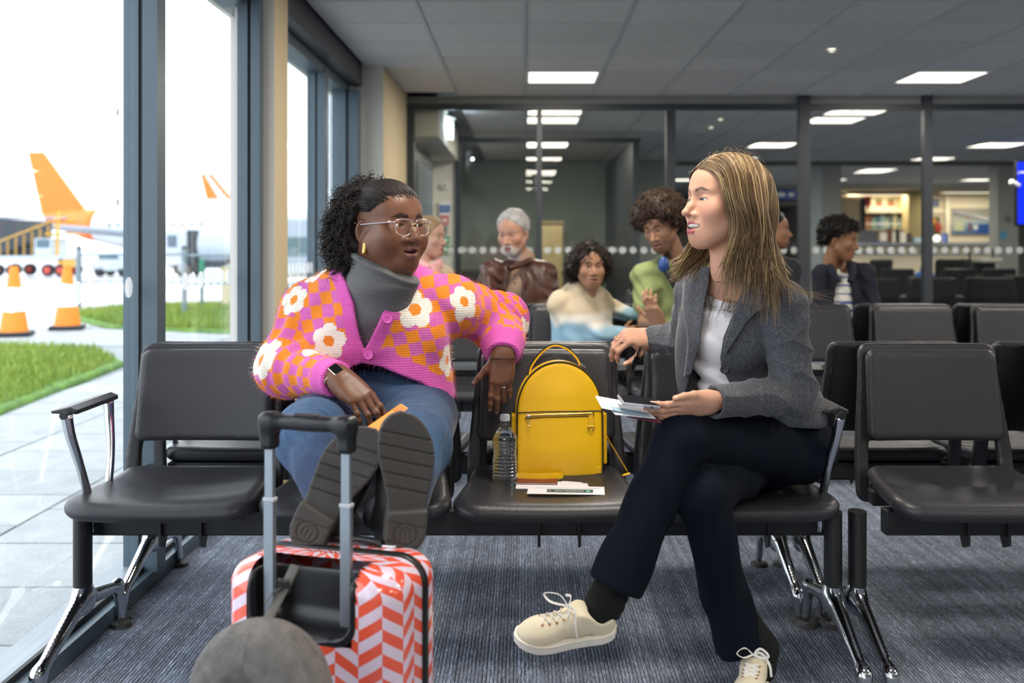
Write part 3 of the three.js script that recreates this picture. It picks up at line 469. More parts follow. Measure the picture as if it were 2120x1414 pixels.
// ---------------------------------------------------------------- beyond the partition: signs, cabinet, shop, counter, far seats
const flat = (c, w, h, draw) => canvasTex(w, h, draw);
{ // signs on the narrow wall (Z about 12.45)
  const S = 12.47, put = (name, label, cat, px, py, w, h, draw) => { const p = at(px, py, S), k = S / F, t = thing(name, label, cat, [p.x, p.y, p.z]); part(t, 'board', box(w * k, h * k, .012), trimWhite); part(t, 'print', new THREE.PlaneGeometry(w * k * .98, h * k * .98), new THREE.MeshStandardMaterial({ map: canvasTex(128, Math.round(128 * h / w), draw), roughness: .6 }), [0, 0, .0068]); };
  put('safety_sign', 'white safety notice with a blue lower panel on the pale wall', 'sign', 921, 429, 24, 24, (c, w, h) => { c.fillStyle = '#eef0f2'; c.fillRect(0, 0, w, h); c.fillStyle = '#1d58a8'; c.fillRect(4, h * .3, w - 8, h * .68); c.fillStyle = '#e8eef6'; for (let i = 0; i < 3; i++) c.fillRect(20, h * .42 + i * h * .17, w - 40, 5); });
  put('fire_sign', 'red fire action sign below the blue notice', 'sign', 921, 454, 20, 26, (c, w, h) => { c.fillStyle = '#f0eeee'; c.fillRect(0, 0, w, h); c.fillStyle = '#c8353c'; c.fillRect(8, h * .2, w - 16, h * .75); c.fillStyle = '#f3e9e9'; c.fillRect(30, h * .42, w - 60, h * .2); c.fillRect(30, h * .7, w - 60, h * .1); });
  put('exit_button_sign', 'small green exit sign beside the door release', 'sign', 923, 497, 16, 15, (c, w, h) => { c.fillStyle = '#1f8f5a'; c.fillRect(0, 0, w, h); c.fillStyle = '#e9f5ee'; c.fillRect(26, h * .3, w - 52, h * .4); });
  put('first_aid_sign', 'wider green safety sign under the exit sign', 'sign', 926, 516, 22, 14, (c, w, h) => { c.fillStyle = '#2d9a66'; c.fillRect(0, 0, w, h); c.fillStyle = '#e9f5ee'; c.fillRect(14, h * .25, w * .35, h * .5); });
  const p = at(921, 384, S), sn = thing('wall_sensor', 'small white sensor box high on the pale wall', 'sensor', [p.x, p.y, p.z]); part(sn, 'housing', rbox(.09, .07, .03, .008), trimWhite); part(sn, 'lens', cyl(.012, .012, .01, 12).rotateX(Math.PI / 2), mat(0x45484c, .3), [0, 0, .016]);
  const b = at(923, 478, S), rb = thing('door_release', 'grey door release switch between the red and green signs', 'switch', [b.x, b.y, b.z]); part(rb, 'plate', rbox(.03, .09, .012, .003), mat(0x8d9296, .4)); part(rb, 'button', cyl(.009, .009, .01, 12).rotateX(Math.PI / 2), mat(0x2f3236, .4), [0, .01, .008]);
}
{ // glowing exit sign hung from the ceiling
  const Z = 10.6, p = at(925, 268, Z), t = thing('exit_sign', 'edge-lit hanging exit sign glowing white beyond the glass', 'exit sign', [p.x, p.y, p.z], 1.15); part(t, 'housing', rbox(.3, .03, .05, .008), trimWhite, [0, .12, 0]); part(t, 'lit_blade_lamp', rbox(.28, .19, .008, .003), mat(lin(0xe6f4ff), .3, { emissive: lin(0xdff0ff), emissiveIntensity: 1.6 })); const l = new THREE.PointLight(0xdff0ff, .35); l.position.set(p.x + .06, p.y + .02, p.z + .1); l.castShadow = true; scene.add(l); part(t, 'stem', cyl(.008, .008, .07, 8), trimWhite, [0, .155, 0]);
}
{ // pale wooden cabinet in the small room
  const p = at(1140, 560, 15.6), t = thing('cabinet', 'tall pale wooden cabinet in the small room', 'cabinet', [p.x, 0, p.z]), wd = mat(lin(0xc9b284), .6); part(t, 'body', box(.34, 1.5, .45), wd, [0, .75, 0]); part(t, 'top', box(.38, .04, .5), mat(lin(0x9c8a62), .6), [0, 1.52, 0]); part(t, 'door', box(.155, 1.4, .02), wd, [-.08, .74, .23]); part(t, 'door', box(.155, 1.4, .02), wd, [.08, .74, .23]);
}
{ // dark easy chairs in the small room
  const bk = mat(0x2d3036, .7); for (const [px, lab] of [[985, 'dark low armchair in the small room, nearest the signs'], [1100, 'dark low armchair in the small room behind the bearded man']]) { const p = at(px, 600, 14.2), t = thing('armchair', lab, 'armchair', [p.x, 0, p.z], .3); part(t, 'seat', rbox(.5, .3, .5, .05), bk, [0, .3, 0]); part(t, 'backrest', rbox(.5, .45, .12, .05), bk, [0, .65, -.2]); for (const s of [-1, 1]) part(t, 'arm', rbox(.09, .45, .5, .04), bk, [s * .28, .35, 0]); }
}
// columns
for (const [px0, px1, Z, lab] of [[1680, 1742, 17.6, 'column_grey'], [2066, 2108, 17.6, 'column_pale']]) { const a = at(px0, 0, Z).x, b = at(px1, 0, Z).x, c = thing('column', lab === 'column_grey' ? 'square grey column left of the shop behind the boy in navy' : 'square pale column right of the shop with notices', 'column', [(a + b) / 2, 0, -Z - (b - a) / 2]); part(c, 'shaft', box(b - a, CEIL, b - a), mat(lin(0xb4b6b0), .85), [0, CEIL / 2, 0]); part(c, 'plinth', box(b - a + .04, .1, b - a + .04), mat(0x3b3d40, .7), [0, .05, 0]); if (lab === 'column_pale') { part(c, 'notice', box(.12, .14, .01), mat(lin(0x6fb5dd), .6), [-.08, 1.35, (b - a) / 2 + .006]); part(c, 'notice', box(.1, .12, .01), mat(lin(0x7d8a80), .6), [0, 1.62, (b - a) / 2 + .006]); } else part(c, 'corner_guard', box(.16, CEIL - .02, .012), mat(lin(0xc3d0d2), .5), [-(b - a) / 2 + .09, CEIL / 2, (b - a) / 2 + .007]); }
{ // blue hanging sign band far left of the shop
  const Z = 21, a = at(1590, 403, Z), t = thing('overhead_sign', 'long blue overhead wayfinding sign with white lettering', 'sign', [a.x + .25, a.y, a.z]); part(t, 'panel', box(1.1, .2, .06), mat(lin(0x2a4a9a), .5)); for (const x of [-.45, .45]) part(t, 'hanger', rod(V(x, .1, 0), V(x, .42, 0), .01), trimWhite); for (let i = 0; i < 4; i++) part(t, 'lettering', box(.10 + (i % 3) * .03, .07, .01), trimWhite, [-.4 + i * .2, 0, .032]);
}
{ // deep unlit passage behind the half-hidden man
  const Z = 26, t = thing('passage', 'open unlit passage with pale jambs at the far end', 'passage', [at(1612, 0, Z).x, 0, -Z]), w = mat(lin(0x8c8a86), .9);
  part(t, 'side_wall', box(.1, 2.2, 3.4), w, [-.55, 1.1, -1.7]); part(t, 'side_wall', box(.1, 2.2, 3.4), w, [.55, 1.1, -1.7]); part(t, 'passage_roof', box(1.2, .1, 3.4), w, [0, 2.2, -1.7]); part(t, 'end_wall', box(1.2, 2.2, .1), w, [0, 1.1, -3.4]); part(t, 'jamb', box(.18, 2.1, .16), mat(lin(0xd8d0ba), .7), [.66, 1.05, .05]); part(t, 'jamb', box(.18, 2.1, .16), mat(lin(0xd8d0ba), .7), [-.66, 1.05, .05]); part(t, 'screen_panel', box(.16, .3, .02), mat(0x6a7076, .4), [.42, 1.1, -.2]);
}
// counter and shop
const cream = mat(lin(0xe9dcc0), .7), shopLight = (x, y, z, k) => { const l = new THREE.RectAreaLight(new THREE.Color().setRGB(1, .9, .74), k, 1.6, .3); l.name = 'shop_strip'; l.position.set(x, y, z); l.rotation.x = -Math.PI / 2; l.castShadow = true; scene.add(l); const t = thing('shop_light', x < 9.9 ? 'warm strip light over the shop shelves' : 'warm strip light over the poster wall', 'light', [x, y + .012, z]); part(t, 'housing', box(1.64, .03, .34), trimWhite, [0, .018, 0]); part(t, 'diffuser', box(1.6, .008, .3), mat(0xffffff, .4, { emissive: new THREE.Color().setRGB(1, .86, .64), emissiveIntensity: 1.5 })); };
{
  const Z = 22.5, k = Z / F, x0 = at(1680, 0, Z).x, x1 = at(2075, 0, Z).x, t = thing('service_counter', 'long pale service counter with a grey top in front of the shop', 'counter', [0, 0, 0]); part(t, 'front', span(x0, x1, 0, 1.18, -Z, -Z - .06), cream); part(t, 'top', span(x0 - .05, x1 + .05, 1.18, 1.24, -Z + .12, -Z - .6), mat(lin(0x8d939c), .4)); part(t, 'trim_band', span(x0, x1, .98, 1.08, -Z + .01, -Z), mat(lin(0xa9b0b8), .5)); for (let i = 0; i < 16; i++) part(t, 'roundel', cyl(.05, .05, .012, 18).rotateX(Math.PI / 2), mat(lin(0xeee6d0), .6), [x0 + .3 + i * .24, 1.03, -Z + .015]); part(t, 'kick_plate', span(x0, x1, 0, .12, -Z + .01, -Z), mat(0x5a5a58, .6));
  // things standing on the counter
  const put = (name, lab, cat, px, py, w, h, col, group) => { const a = at(px, py, Z + .2), o = thing(name, lab, cat, [a.x, 1.24, a.z]); part(o, 'body', rbox(w, h, .12, .01), mat(lin(col), .6), [0, h / 2, 0]); part(o, 'edge', rbox(w * 1.04, .012, .13, .004), mat(lin(col).multiplyScalar(.7), .6), [0, h - .006, 0]); };
  put('till_screen', 'dark grey till screen on the counter', 'screen', 1796, 490, .34, .26, 0x4d4f55); put('cup_stack', 'stack of white paper cups, leftmost', 'cups', 1828, 490, .14, .22, 0xf2e6d6); put('cup_stack', 'tall white cup stack beside the dark bottle', 'cups', 1849, 490, .06, .24, 0xf2ead8); put('cup_stack', 'white paper cups right of the dark bottle', 'cups', 1868, 490, .13, .23, 0xf3e8d8); put('menu_stand', 'brown menu stand on the counter', 'stand', 1841, 490, .07, .3, 0x7a5138); put('bottle', 'dark bottle on the counter', 'bottle', 1856, 490, .05, .28, 0x22302a); put('card_holder', 'small dark wedge card holder', 'holder', 1881, 490, .09, .2, 0x43393d); put('tray', 'blue tray on the counter', 'tray', 1820, 497, .32, .03, 0x4b5cc0); put('leaflet_rack', 'pale blue leaflet rack on the counter', 'rack', 1900, 490, .2, .12, 0xa9c0cc); put('clipboard', 'dark blue clipboard leaning on the counter', 'clipboard', 1956, 490, .1, .2, 0x45538a);
  { const a = at(1939, 492, Z + .1), o = thing('globe_lamp', 'small round glowing lamp on the counter', 'lamp', [a.x, 1.33, a.z]); part(o, 'globe_bulb', sph(.07, 18), mat(0xffffff, .3, { emissive: lin(0xfff3e0), emissiveIntensity: 1.6 })); part(o, 'foot', cyl(.04, .05, .03, 16), mat(0x77787a, .4), [0, -.08, 0]); const l = new THREE.PointLight(0xfff3e0, .3); l.position.set(a.x, 1.33, a.z); scene.add(l); }
}
{
  const Z = 26.5, X = (px) => at(px, 0, Z).x, Y = (py) => at(0, py, Z).y, t = thing('shop_unit', 'lit cream shop unit with shelves of goods behind the counter', 'shop', [0, 0, 0]);
  part(t, 'back_wall', span(X(1735), X(1905), 0, Y(398), -Z - .5, -Z - .6), cream); part(t, 'side_wall', span(X(1872), X(1900), 0, Y(398), -Z + .3, -Z - .5), mat(lin(0xd9c48e), .7)); part(t, 'fascia', span(X(1735), X(1905), Y(402), CEIL, -Z - .2, -Z - .3), mat(lin(0x3f4046), .7)); part(t, 'end_panel', span(X(1738), X(1776), 0, Y(410), -Z + .2, -Z - .4), mat(lin(0xe6d7b4), .7)); part(t, 'corner_post', span(X(1776), X(1786), 0, Y(410), -Z + .25, -Z - .4), mat(lin(0x47464c), .7));
  part(t, 'red_panel', extrude([[X(1782), Y(408)], [X(1796), Y(408)], [X(1790), Y(440)]], .04), mat(lin(0xc23a44), .6), [0, 0, -Z + .28]);
  part(t, 'shelf', span(X(1790), X(1872), Y(432), Y(440), -Z - .1, -Z - .5), cream); part(t, 'shelf', span(X(1786), X(1872), Y(474), Y(478), -Z, -Z - .5), cream);
  const cols = [0x6f9dbb, 0xb9814a, 0x8d5550, 0x7fae9c, 0x56729a, 0x94b2bc, 0xa8b7b0, 0x5d7f8c, 0xc9c2a0, 0x7a97a5]; cols.forEach((c, i) => { const x = X(1788) + i * .105, p = thing('packet', ['pale blue packet first on the shop shelf', 'orange packet second on the shop shelf', 'maroon packet third on the shop shelf', 'sea green packet fourth on the shop shelf', 'dark blue packet fifth on the shop shelf', 'grey blue packet sixth on the shop shelf', 'pale grey packet seventh on the shop shelf', 'teal packet eighth on the shop shelf', 'cream packet ninth on the shop shelf', 'steel blue packet last on the shop shelf'][i], 'packet', [x, Y(474), -Z - .2], 0, 'packets on the shop shelf'); part(p, 'body', rbox(.09, .26 + (i % 3) * .06, .08, .01), mat(lin(c), .6), [0, .14 + (i % 3) * .03, 0]); part(p, 'label_band', box(.092, .06, .082), mat(lin(c).lerp(lin(0xffffff), .5), .6), [0, .13, 0]); });
  [1810, 1833, 1858].forEach((px, i) => { const w = thing('picture', ['small red and green framed print, left of three', 'small red and green framed print, middle of three', 'small red and green framed print, right of three'][i], 'picture', [X(px), Y(418), -Z - .48]); part(w, 'upper_panel', box(.16, .09, .02), mat(lin(0x8a8a4c), .7), [0, .05, 0]); part(w, 'lower_panel', box(.16, .07, .02), mat(lin(0xc0483f), .7), [0, -.04, 0]); part(w, 'frame', box(.2, .22, .012), cream, [0, 0, -.01]); });
  shopLight(X(1820), 2.41, -Z + .05, 16);
  // poster wall to the right
  const p = thing('poster_wall', 'cream panelled wall right of the shop with a large scenic poster', 'wall panel', [0, 0, 0]); part(p, 'panel', span(X(1925), X(2068), 0, Y(388), -Z - .1, -Z - .2), cream); part(p, 'pilaster', span(X(1958), X(1966), 0, Y(390), -Z, -Z - .1), mat(lin(0xf1e7cf), .6)); part(p, 'cornice', span(X(1925), X(2068), Y(396), Y(388), -Z + .02, -Z - .1), mat(lin(0xf1e7cf), .6)); part(p, 'dado_rail', span(X(1925), X(1958), Y(441), Y(437), -Z - .04, -Z - .1), mat(lin(0xf4ecd8), .6));
  const img = canvasTex(256, 220, (c, w, h) => { const g = c.createLinearGradient(0, 0, 0, h); g.addColorStop(0, '#8d8c82'); g.addColorStop(.45, '#a3a397'); g.addColorStop(.5, '#9fb4b4'); g.addColorStop(1, '#3d5c8c'); c.fillStyle = g; c.fillRect(0, 0, w, h); c.fillStyle = '#b8bc96'; c.fillRect(10, 110, 70, 80); c.fillStyle = '#6c4c58'; c.fillRect(110, 120, 26, 80); c.fillStyle = '#a7664a'; c.fillRect(104, 60, 16, 30); c.fillStyle = '#2b4e94'; c.fillRect(150, 130, 106, 90); c.fillStyle = '#d5d7d2'; c.fillRect(150, 140, 24, 40); });
  const ps = thing('poster', 'large blue and grey scenic poster on the cream wall', 'poster', [(X(1973) + X(2052)) / 2, (Y(432) + Y(485)) / 2, -Z - .08]); part(ps, 'frame', box(1.0, .68, .02), mat(lin(0xb7ad94), .6)); part(ps, 'print', new THREE.PlaneGeometry(.95, .64), new THREE.MeshStandardMaterial({ map: img, roughness: .5 }), [0, 0, .012]);
  const pl = thing('plaque', 'small slate blue plaque beside the partition post', 'plaque', [X(1938), Y(420), -Z - .08]); part(pl, 'plate', box(.22, .2, .02), mat(lin(0x737a96), .6)); part(pl, 'rim', box(.25, .23, .01), cream, [0, 0, -.008]);
  const pc = thing('flower_picture', 'dark picture with red, orange and green shapes', 'picture', [X(1938), Y(470), -Z - .08]); part(pc, 'panel', box(.26, .52, .02), mat(lin(0x4b5a34), .6)); part(pc, 'red_shape', sph(.09, 14).scale(1, 1.6, .2), mat(lin(0xa8352f), .6), [.08, -.02, .012]); part(pc, 'orange_shape', sph(.07, 14).scale(1, 1.2, .2), mat(lin(0xc98a3a), .6), [-.03, .14, .012]);
  const rd = thing('red_banner', 'tall dark red banner beside the shop', 'banner', [X(1913), Y(460), -Z - .1]); part(rd, 'cloth', box(.22, .95, .02), mat(lin(0xa03a3c), .8)); part(rd, 'rod', rod(V(-.14, .48, 0), V(.14, .48, 0), .012), trimWhite);
  shopLight(X(1995), 2.44, -Z + .7, 22);
  const bar = thing('barrier_arm', 'slanting pale barrier arm in front of the poster', 'barrier', [0, 0, 0]); part(bar, 'arm', rod(at(1972, 440, 20), at(2078, 462, 20), .035), mat(lin(0xd8cfd2), .5)); part(bar, 'post', rod(V(at(2070, 0, 20).x, 0, -20), V(at(2070, 0, 20).x, 1.75, -20), .03), mat(0x3a3c40, .5)); part(bar, 'wall_plate', box(.12, .18, .08), mat(lin(0x5a9fd8), .5), at(2074, 455, 19.95));
}
{ // blue information screen at the right edge
  const Z = 14.5, p = at(2108, 400, Z), t = thing('information_screen', 'tall bright blue information screen at the right edge', 'screen', [p.x, p.y, p.z]); part(t, 'housing', rbox(.34, .9, .06, .01), mat(0x16171c, .4), [.13, 0, -.02]); part(t, 'display_screen', box(.3, .84, .01), mat(lin(0x0a1cc0), .3, { emissive: lin(0x1030ff), emissiveIntensity: .9 }), [.14, 0, .016]); part(t, 'camera_arm', rod(V(-.12, .16, .04), V(.0, .10, .02), .03), trimWhite); part(t, 'stand', rod(V(.15, -.45, -.03), V(.15, -p.y, -.03), .04), mat(0x222327, .5)); const l = new THREE.RectAreaLight(0x1030ff, .9, .3, .84); l.position.set(p.x + .14, p.y, p.z + .025); l.rotation.y = Math.PI; l.castShadow = true; scene.add(l);
}
// far rows of seats beyond the partition
bench('black seats beyond the glass, near the boy in navy', 2, at(1858, 0, 10.2).x - .2, -10.3, -1, [at(1858, 0, 10.2).x], []);
{ const a = at(1985, 600, 10.4), b = bench('black seats seen from behind beyond the right partition post, left pair', 2, -.275, 0, -1, [0], []); b.position.set(a.x + .12, 0, a.z - .25); b.rotation.y = -.5; const c = dup(b, 'black seats seen from behind beyond the right partition post, right pair', [at(2085, 600, 10.6).x + .75, 0, -11.15], -.45); }
bench('distant row of black seats before the counter, left group', 2, at(1790, 0, 14).x, -14.4, -1, [at(1820, 0, 14).x], []); bench('distant row of black seats before the counter, right group', 2, 5.85, -14.4, -1, [6.1], []);
{ // dark tub chairs, bag and bin before the counter
  const bk = mat(0x1d1d20, .5); for (const [px, py, Z, turn, lab] of [[1838, 538, 18, .5, 'dark tub chair before the counter with a shiny back'], [1972, 545, 18, -.2, 'dark tub chair right of the partition post'], [2022, 545, 18.9, .7, 'narrow dark chair tipped beside the tub chair']]) { const p = at(px, py, Z), t = thing('tub_chair', lab, 'chair', [p.x, 0, p.z], turn); part(t, 'backrest', rbox(.52, .55, .1, .05), bk, [0, .68, -.18], [.18, 0, 0]); part(t, 'seat', rbox(.52, .14, .5, .05), bk, [0, .42, .05]); for (const s of [-1, 1]) part(t, 'leg', rod(V(s * .2, 0, .2), V(s * .18, .36, .1), .018), bk); for (const s of [-1, 1]) part(t, 'leg', rod(V(s * .2, 0, -.2), V(s * .18, .36, -.1), .018), bk); }
  const p = at(2052, 560, 16), t = thing('wheelchair', 'dark folded wheelchair with a pale cushion beside the right column', 'wheelchair', [p.x, 0, p.z], .2); part(t, 'backrest', rbox(.42, .42, .06, .03), bk, [0, .72, -.2]); part(t, 'seat', rbox(.42, .08, .42, .03), bk, [0, .5, 0]); part(t, 'cushion', rbox(.36, .07, .3, .03), mat(lin(0xc9c4b6), .8), [0, .96, -.1]); for (const s of [-1, 1]) { part(t, 'wheel', new THREE.TorusGeometry(.28, .02, 8, 30).rotateY(Math.PI / 2), bk, [s * .27, .3, -.05]); part(t, 'push_handle', tube([[s * .2, .7, -.22], [s * .2, 1.05, -.24], [s * .2, 1.12, -.3], [s * .2, 1.1, -.38]], .016, 16, 8), bk); part(t, 'arm_pad', rbox(.05, .04, .3, .015), bk, [s * .22, .72, 0]); }
  const q = at(1914, 585, 17.5), bg = thing('blue_bag', 'bright blue bag glimpsed beside the partition post', 'bag', [q.x, .45, q.z]); part(bg, 'body', rbox(.3, .3, .15, .06), mat(lin(0x2f7de0), .5), [0, .15, 0]); part(bg, 'handle', tube([[-.07, .29, 0], [-.05, .38, 0], [.05, .38, 0], [.07, .29, 0]], .01, 16, 6), mat(lin(0x1f4fa0), .5)); part(bg, 'stool', cyl(.16, .2, .45, 16), bk, [0, -.225, 0]);
}
// ---------------------------------------------------------------- people: heads, hands, cloth
const skinMat = (extra = {}) => new THREE.MeshPhysicalMaterial({ color: 0xffffff, vertexColors: true, roughness: .5, specularIntensity: .7, sheen: .15, sheenColor: lin(0xffe0d0), sheenRoughness: .6, ...extra });
const clothMat = (roughness = .85, extra = {}) => new THREE.MeshPhysicalMaterial({ color: 0xffffff, vertexColors: true, roughness, sheen: .25, sheenColor: lin(0xffffff), sheenRoughness: .7, ...extra });
const weaveTex = dataTex(256, 256, (x, y) => .5 + .3 * (hash3(x, y, 3) - .5) + .2 * ((x + y) % 4 < 2 ? .5 : -.5), false);
const eyeGeo = (iris) => { const g = sph(.0128, 40).rotateX(Math.PI / 2); const white = rgb(0xe9e4df), ir = rgb(iris), pu = [.004, .004, .004]; return paint(g, (x, y, z) => { const r = Math.hypot(x, y), front = z > 0; return front && r < .0026 ? pu : front && r < .0062 ? ir : front && r < .0068 ? mix3(ir, pu, .6) : white; }); };
const eyeMat = new THREE.MeshPhysicalMaterial({ color: 0xffffff, vertexColors: true, roughness: .12 });
// head in its own axes: x to the person's left, y up, z forward, eyes at y = 0
function headField(o = {}) {
  const w = o.width ?? 1, full = o.full ?? 0, jaw = o.jaw ?? 1, nose = o.nose ?? 1, noseW = o.noseW ?? 1, smile = o.smile ?? 0, gape = o.gape ?? .0012, lipK = o.lips ?? 1, lid = o.lid ?? 1, both = (g) => [g(1), g(-1)];
  const big = joined([
    ell3(V(0, .036, -.012), .0745 * w, .083, .096), ell3(V(0, .035, .036), .058 * w, .05, .048), ell3(V(0, -.03, .028), (.061 + full * .012) * w, .062, .056),
    ell3(V(0, -.066, .026), (.049 + full * .02) * jaw, .044, .052), ell3(V(0, -.101, .060), .018 * jaw, .015, .017), ell3(V(0, -.085, .05), .026 * jaw, .02, .024),
    ...both((s) => cone3(V(s * (.05 + full * .004) * jaw, -.05, .002), V(s * .02 * jaw, -.098, .052), .017 + full * .010, .014)),
    ...both((s) => ell3(V(s * (.041 + full * .004) * w, -.024 - full * .01, .056), .021 + full * .008, .019 + full * .012, .018 + full * .004)),
    ...(full > .4 ? [ell3(V(0, -.112, .018), .058, .030, .050)] : []),
  ], .028);
  const brow = joined(both((s) => cone3(V(s * .010, .020, .079), V(s * .042, .022, .064), .009, .008)), .02);
  const nos = joined([cone3(V(0, .008, .080), V(0, -.022, .0955), .0068 * noseW, .0085 * noseW), cone3(V(0, -.022, .0955), V(0, -.037, .080 + .0245 * nose), .0085 * noseW, .0105 * noseW), ...both((s) => ell3(V(s * .0125 * noseW, -.041, .0885), .0085 * noseW, .007, .009))], .010);
  const nostril = joined(both((s) => ell3(V(s * .0065 * noseW, -.0492, .0955), .0036, .0035, .006)), .001);
  const muzzle = ell3(V(0, -.070, .066), .029, .024, .021);
  const cx = .0235 + smile * .006, cy = -.0705 + smile * .006, cz = .0745 - smile * .004;
  const upper = joined([...both((s) => cone3(V(s * cx, cy, cz), V(s * .007, -.0645 + gape * .4, .0885), .0028, .0048 * lipK)), cone3(V(-.007, -.0645 + gape * .4, .0885), V(.007, -.0645 + gape * .4, .0885), .0048 * lipK)], .004);
  const lower = joined([...both((s) => cone3(V(s * cx, cy - .001, cz), V(s * .009, -.0785 - gape * .9 + smile * .001, .0865), .0028, .0056 * lipK)), cone3(V(-.009, -.0785 - gape * .9 + smile * .001, .0865), V(.009, -.0785 - gape * .9 + smile * .001, .0865), .0056 * lipK)], .004);
  const gap = ell3(V(0, -.0712 - gape * .3 + smile * .002, .088), cx * .95, .0012 + gape, .016);
  const eyeC = (s) => V(s * .0315 * w, -.001, .0672);
  const lids = both((s) => ell3(eyeC(s), .0158, .0142, .0142)), slit = both((s) => ell3(V(s * .0315 * w, -.0018 - (o.lookDown ?? 0) * .003, .080), .0136, .0052 * lid, .014));
  const socket = both((s) => ell3(V(s * .030 * w, .002, .094), .019, .011, .014));
  let ex = .055; while (ex < .11 && big(ex, -.016, -.012) < 0) ex += .001;
  const ears = both((s) => { const q = new THREE.Quaternion().setFromEuler(new THREE.Euler(.18, s * -.62, s * -.1)); const e = ell3(V(s * (ex + .006), -.016, -.014), .0075, .032, .0195, q), inn = ell3(V(s * (ex + .013), -.012, -.006), .008, .021, .0125, q); return (x, y, z) => smax(e(x, y, z), -inn(x, y, z), .006); });
  const neck = cone3(V(0, -.06, -.022), V(0, -.165, -.038), (o.neck ?? .05), (o.neck ?? .05) * 1.05);
  const f = (x, y, z) => {
    let d = big(x, y, z); d = smin(d, neck(x, y, z), .02);
    if (z > .02 && y > -.13 && y < .06) {
      d = smin(d, brow(x, y, z), .014); d = smax(d, -socket[0](x, y, z), .014); d = smax(d, -socket[1](x, y, z), .014);
      d = smin(d, nos(x, y, z), .011); d = smin(d, muzzle(x, y, z), .018); d = smin(d, upper(x, y, z), .004); d = smin(d, lower(x, y, z), .004);
      d = smax(d, -gap(x, y, z), .002); d = smax(d, -nostril(x, y, z), .002);
      d = smin(d, lids[0](x, y, z), .005); d = smin(d, lids[1](x, y, z), .005); d = smax(d, -slit[0](x, y, z), .0015); d = smax(d, -slit[1](x, y, z), .0015);
    }
    if (Math.abs(x) > .05) { d = smin(d, ears[0](x, y, z), .006); d = smin(d, ears[1](x, y, z), .006); }
    return d;
  };
  const skin = o.skin ?? [.5, .3, .2], lipC = o.lipC ?? [.4, .12, .1], browC = o.browC ?? [.03, .02, .015], blush = o.blush ?? skin;
  const browD = (x, y) => { x = Math.abs(x) / w; const a = x < .03 ? lerp(.0195, .0255, (x - .012) / .018) : lerp(.0255, .0185, (x - .03) / .02); return Math.max(Math.abs(y - a) - (.0034 * (o.browK ?? 1)) * (1 - sstep(.034, .052, x)), .013 - x, x - .052); };
  const color = (x, y, z) => {
    let c = mix3(skin, [skin[0] * 1.08, skin[1] * 1.04, skin[2] * 1.02], noise3(x * 90, y * 90, z * 90));
    const ck = Math.exp(-(((Math.abs(x) - .044) / .022) ** 2 + ((y + .03) / .022) ** 2)) * (z > 0 ? 1 : 0); c = mix3(c, blush, ck * .7);
    if (o.beard) { const b = o.beard(x, y, z); if (b > 0) c = mix3(c, o.beardC, b * (.75 + .25 * noise3(x * 400, y * 400, z * 400))); }
    if (z > .03) {
      const ld = Math.min(upper(x, y, z), lower(x, y, z)); c = mix3(c, lipC, sstep(.0022, 0, ld) * (y < -.05 ? 1 : 0)); if (gap(x, y, z) < .0006 && z < .086) c = [.10, .02, .018];
      const bd = browD(x, y); c = mix3(c, browC, sstep(.0014, -.0006, bd) * (.7 + .3 * noise3(x * 500, y * 300, 1)));
      const sl = Math.min(slit[0](x, y, z), slit[1](x, y, z)); if (y > -.004 || Math.abs(x) > .042 * w) c = mix3(c, browC, sstep(.0022, .0006, sl) * (o.lash ?? .8));
    }
    return c;
  };
  return { f, color, eyes: [eyeC(1), eyeC(-1)], w, ex };
}
function frameM(pos, yaw, pitch = 0, roll = 0, s = 1) { return new THREE.Matrix4().compose(pos, new THREE.Quaternion().setFromEuler(new THREE.Euler(pitch, yaw, roll, 'YXZ')), V(s, s, s)); }
function headMesh(o, M, cell) { const h = headField(o), g = surface(h.f, new THREE.Box3(V(-.135, -.20, -.13), V(.135, .14, .13)), cell, h.color); return { g: g.applyMatrix4(M), h }; }
function eyesOn(person, o, h, M, look = [0, 0]) {
  const g = eyeGeo(o.iris ?? 0x3a2416); for (const c of h.eyes) { const e = part(person, 'eye', g, eyeMat); e.matrixAutoUpdate = true; const m = M.clone().multiply(new THREE.Matrix4().makeTranslation(c.x, c.y, c.z)).multiply(new THREE.Matrix4().makeRotationFromEuler(new THREE.Euler(look[1], look[0], 0))); m.decompose(e.position, e.quaternion, e.scale); }
}
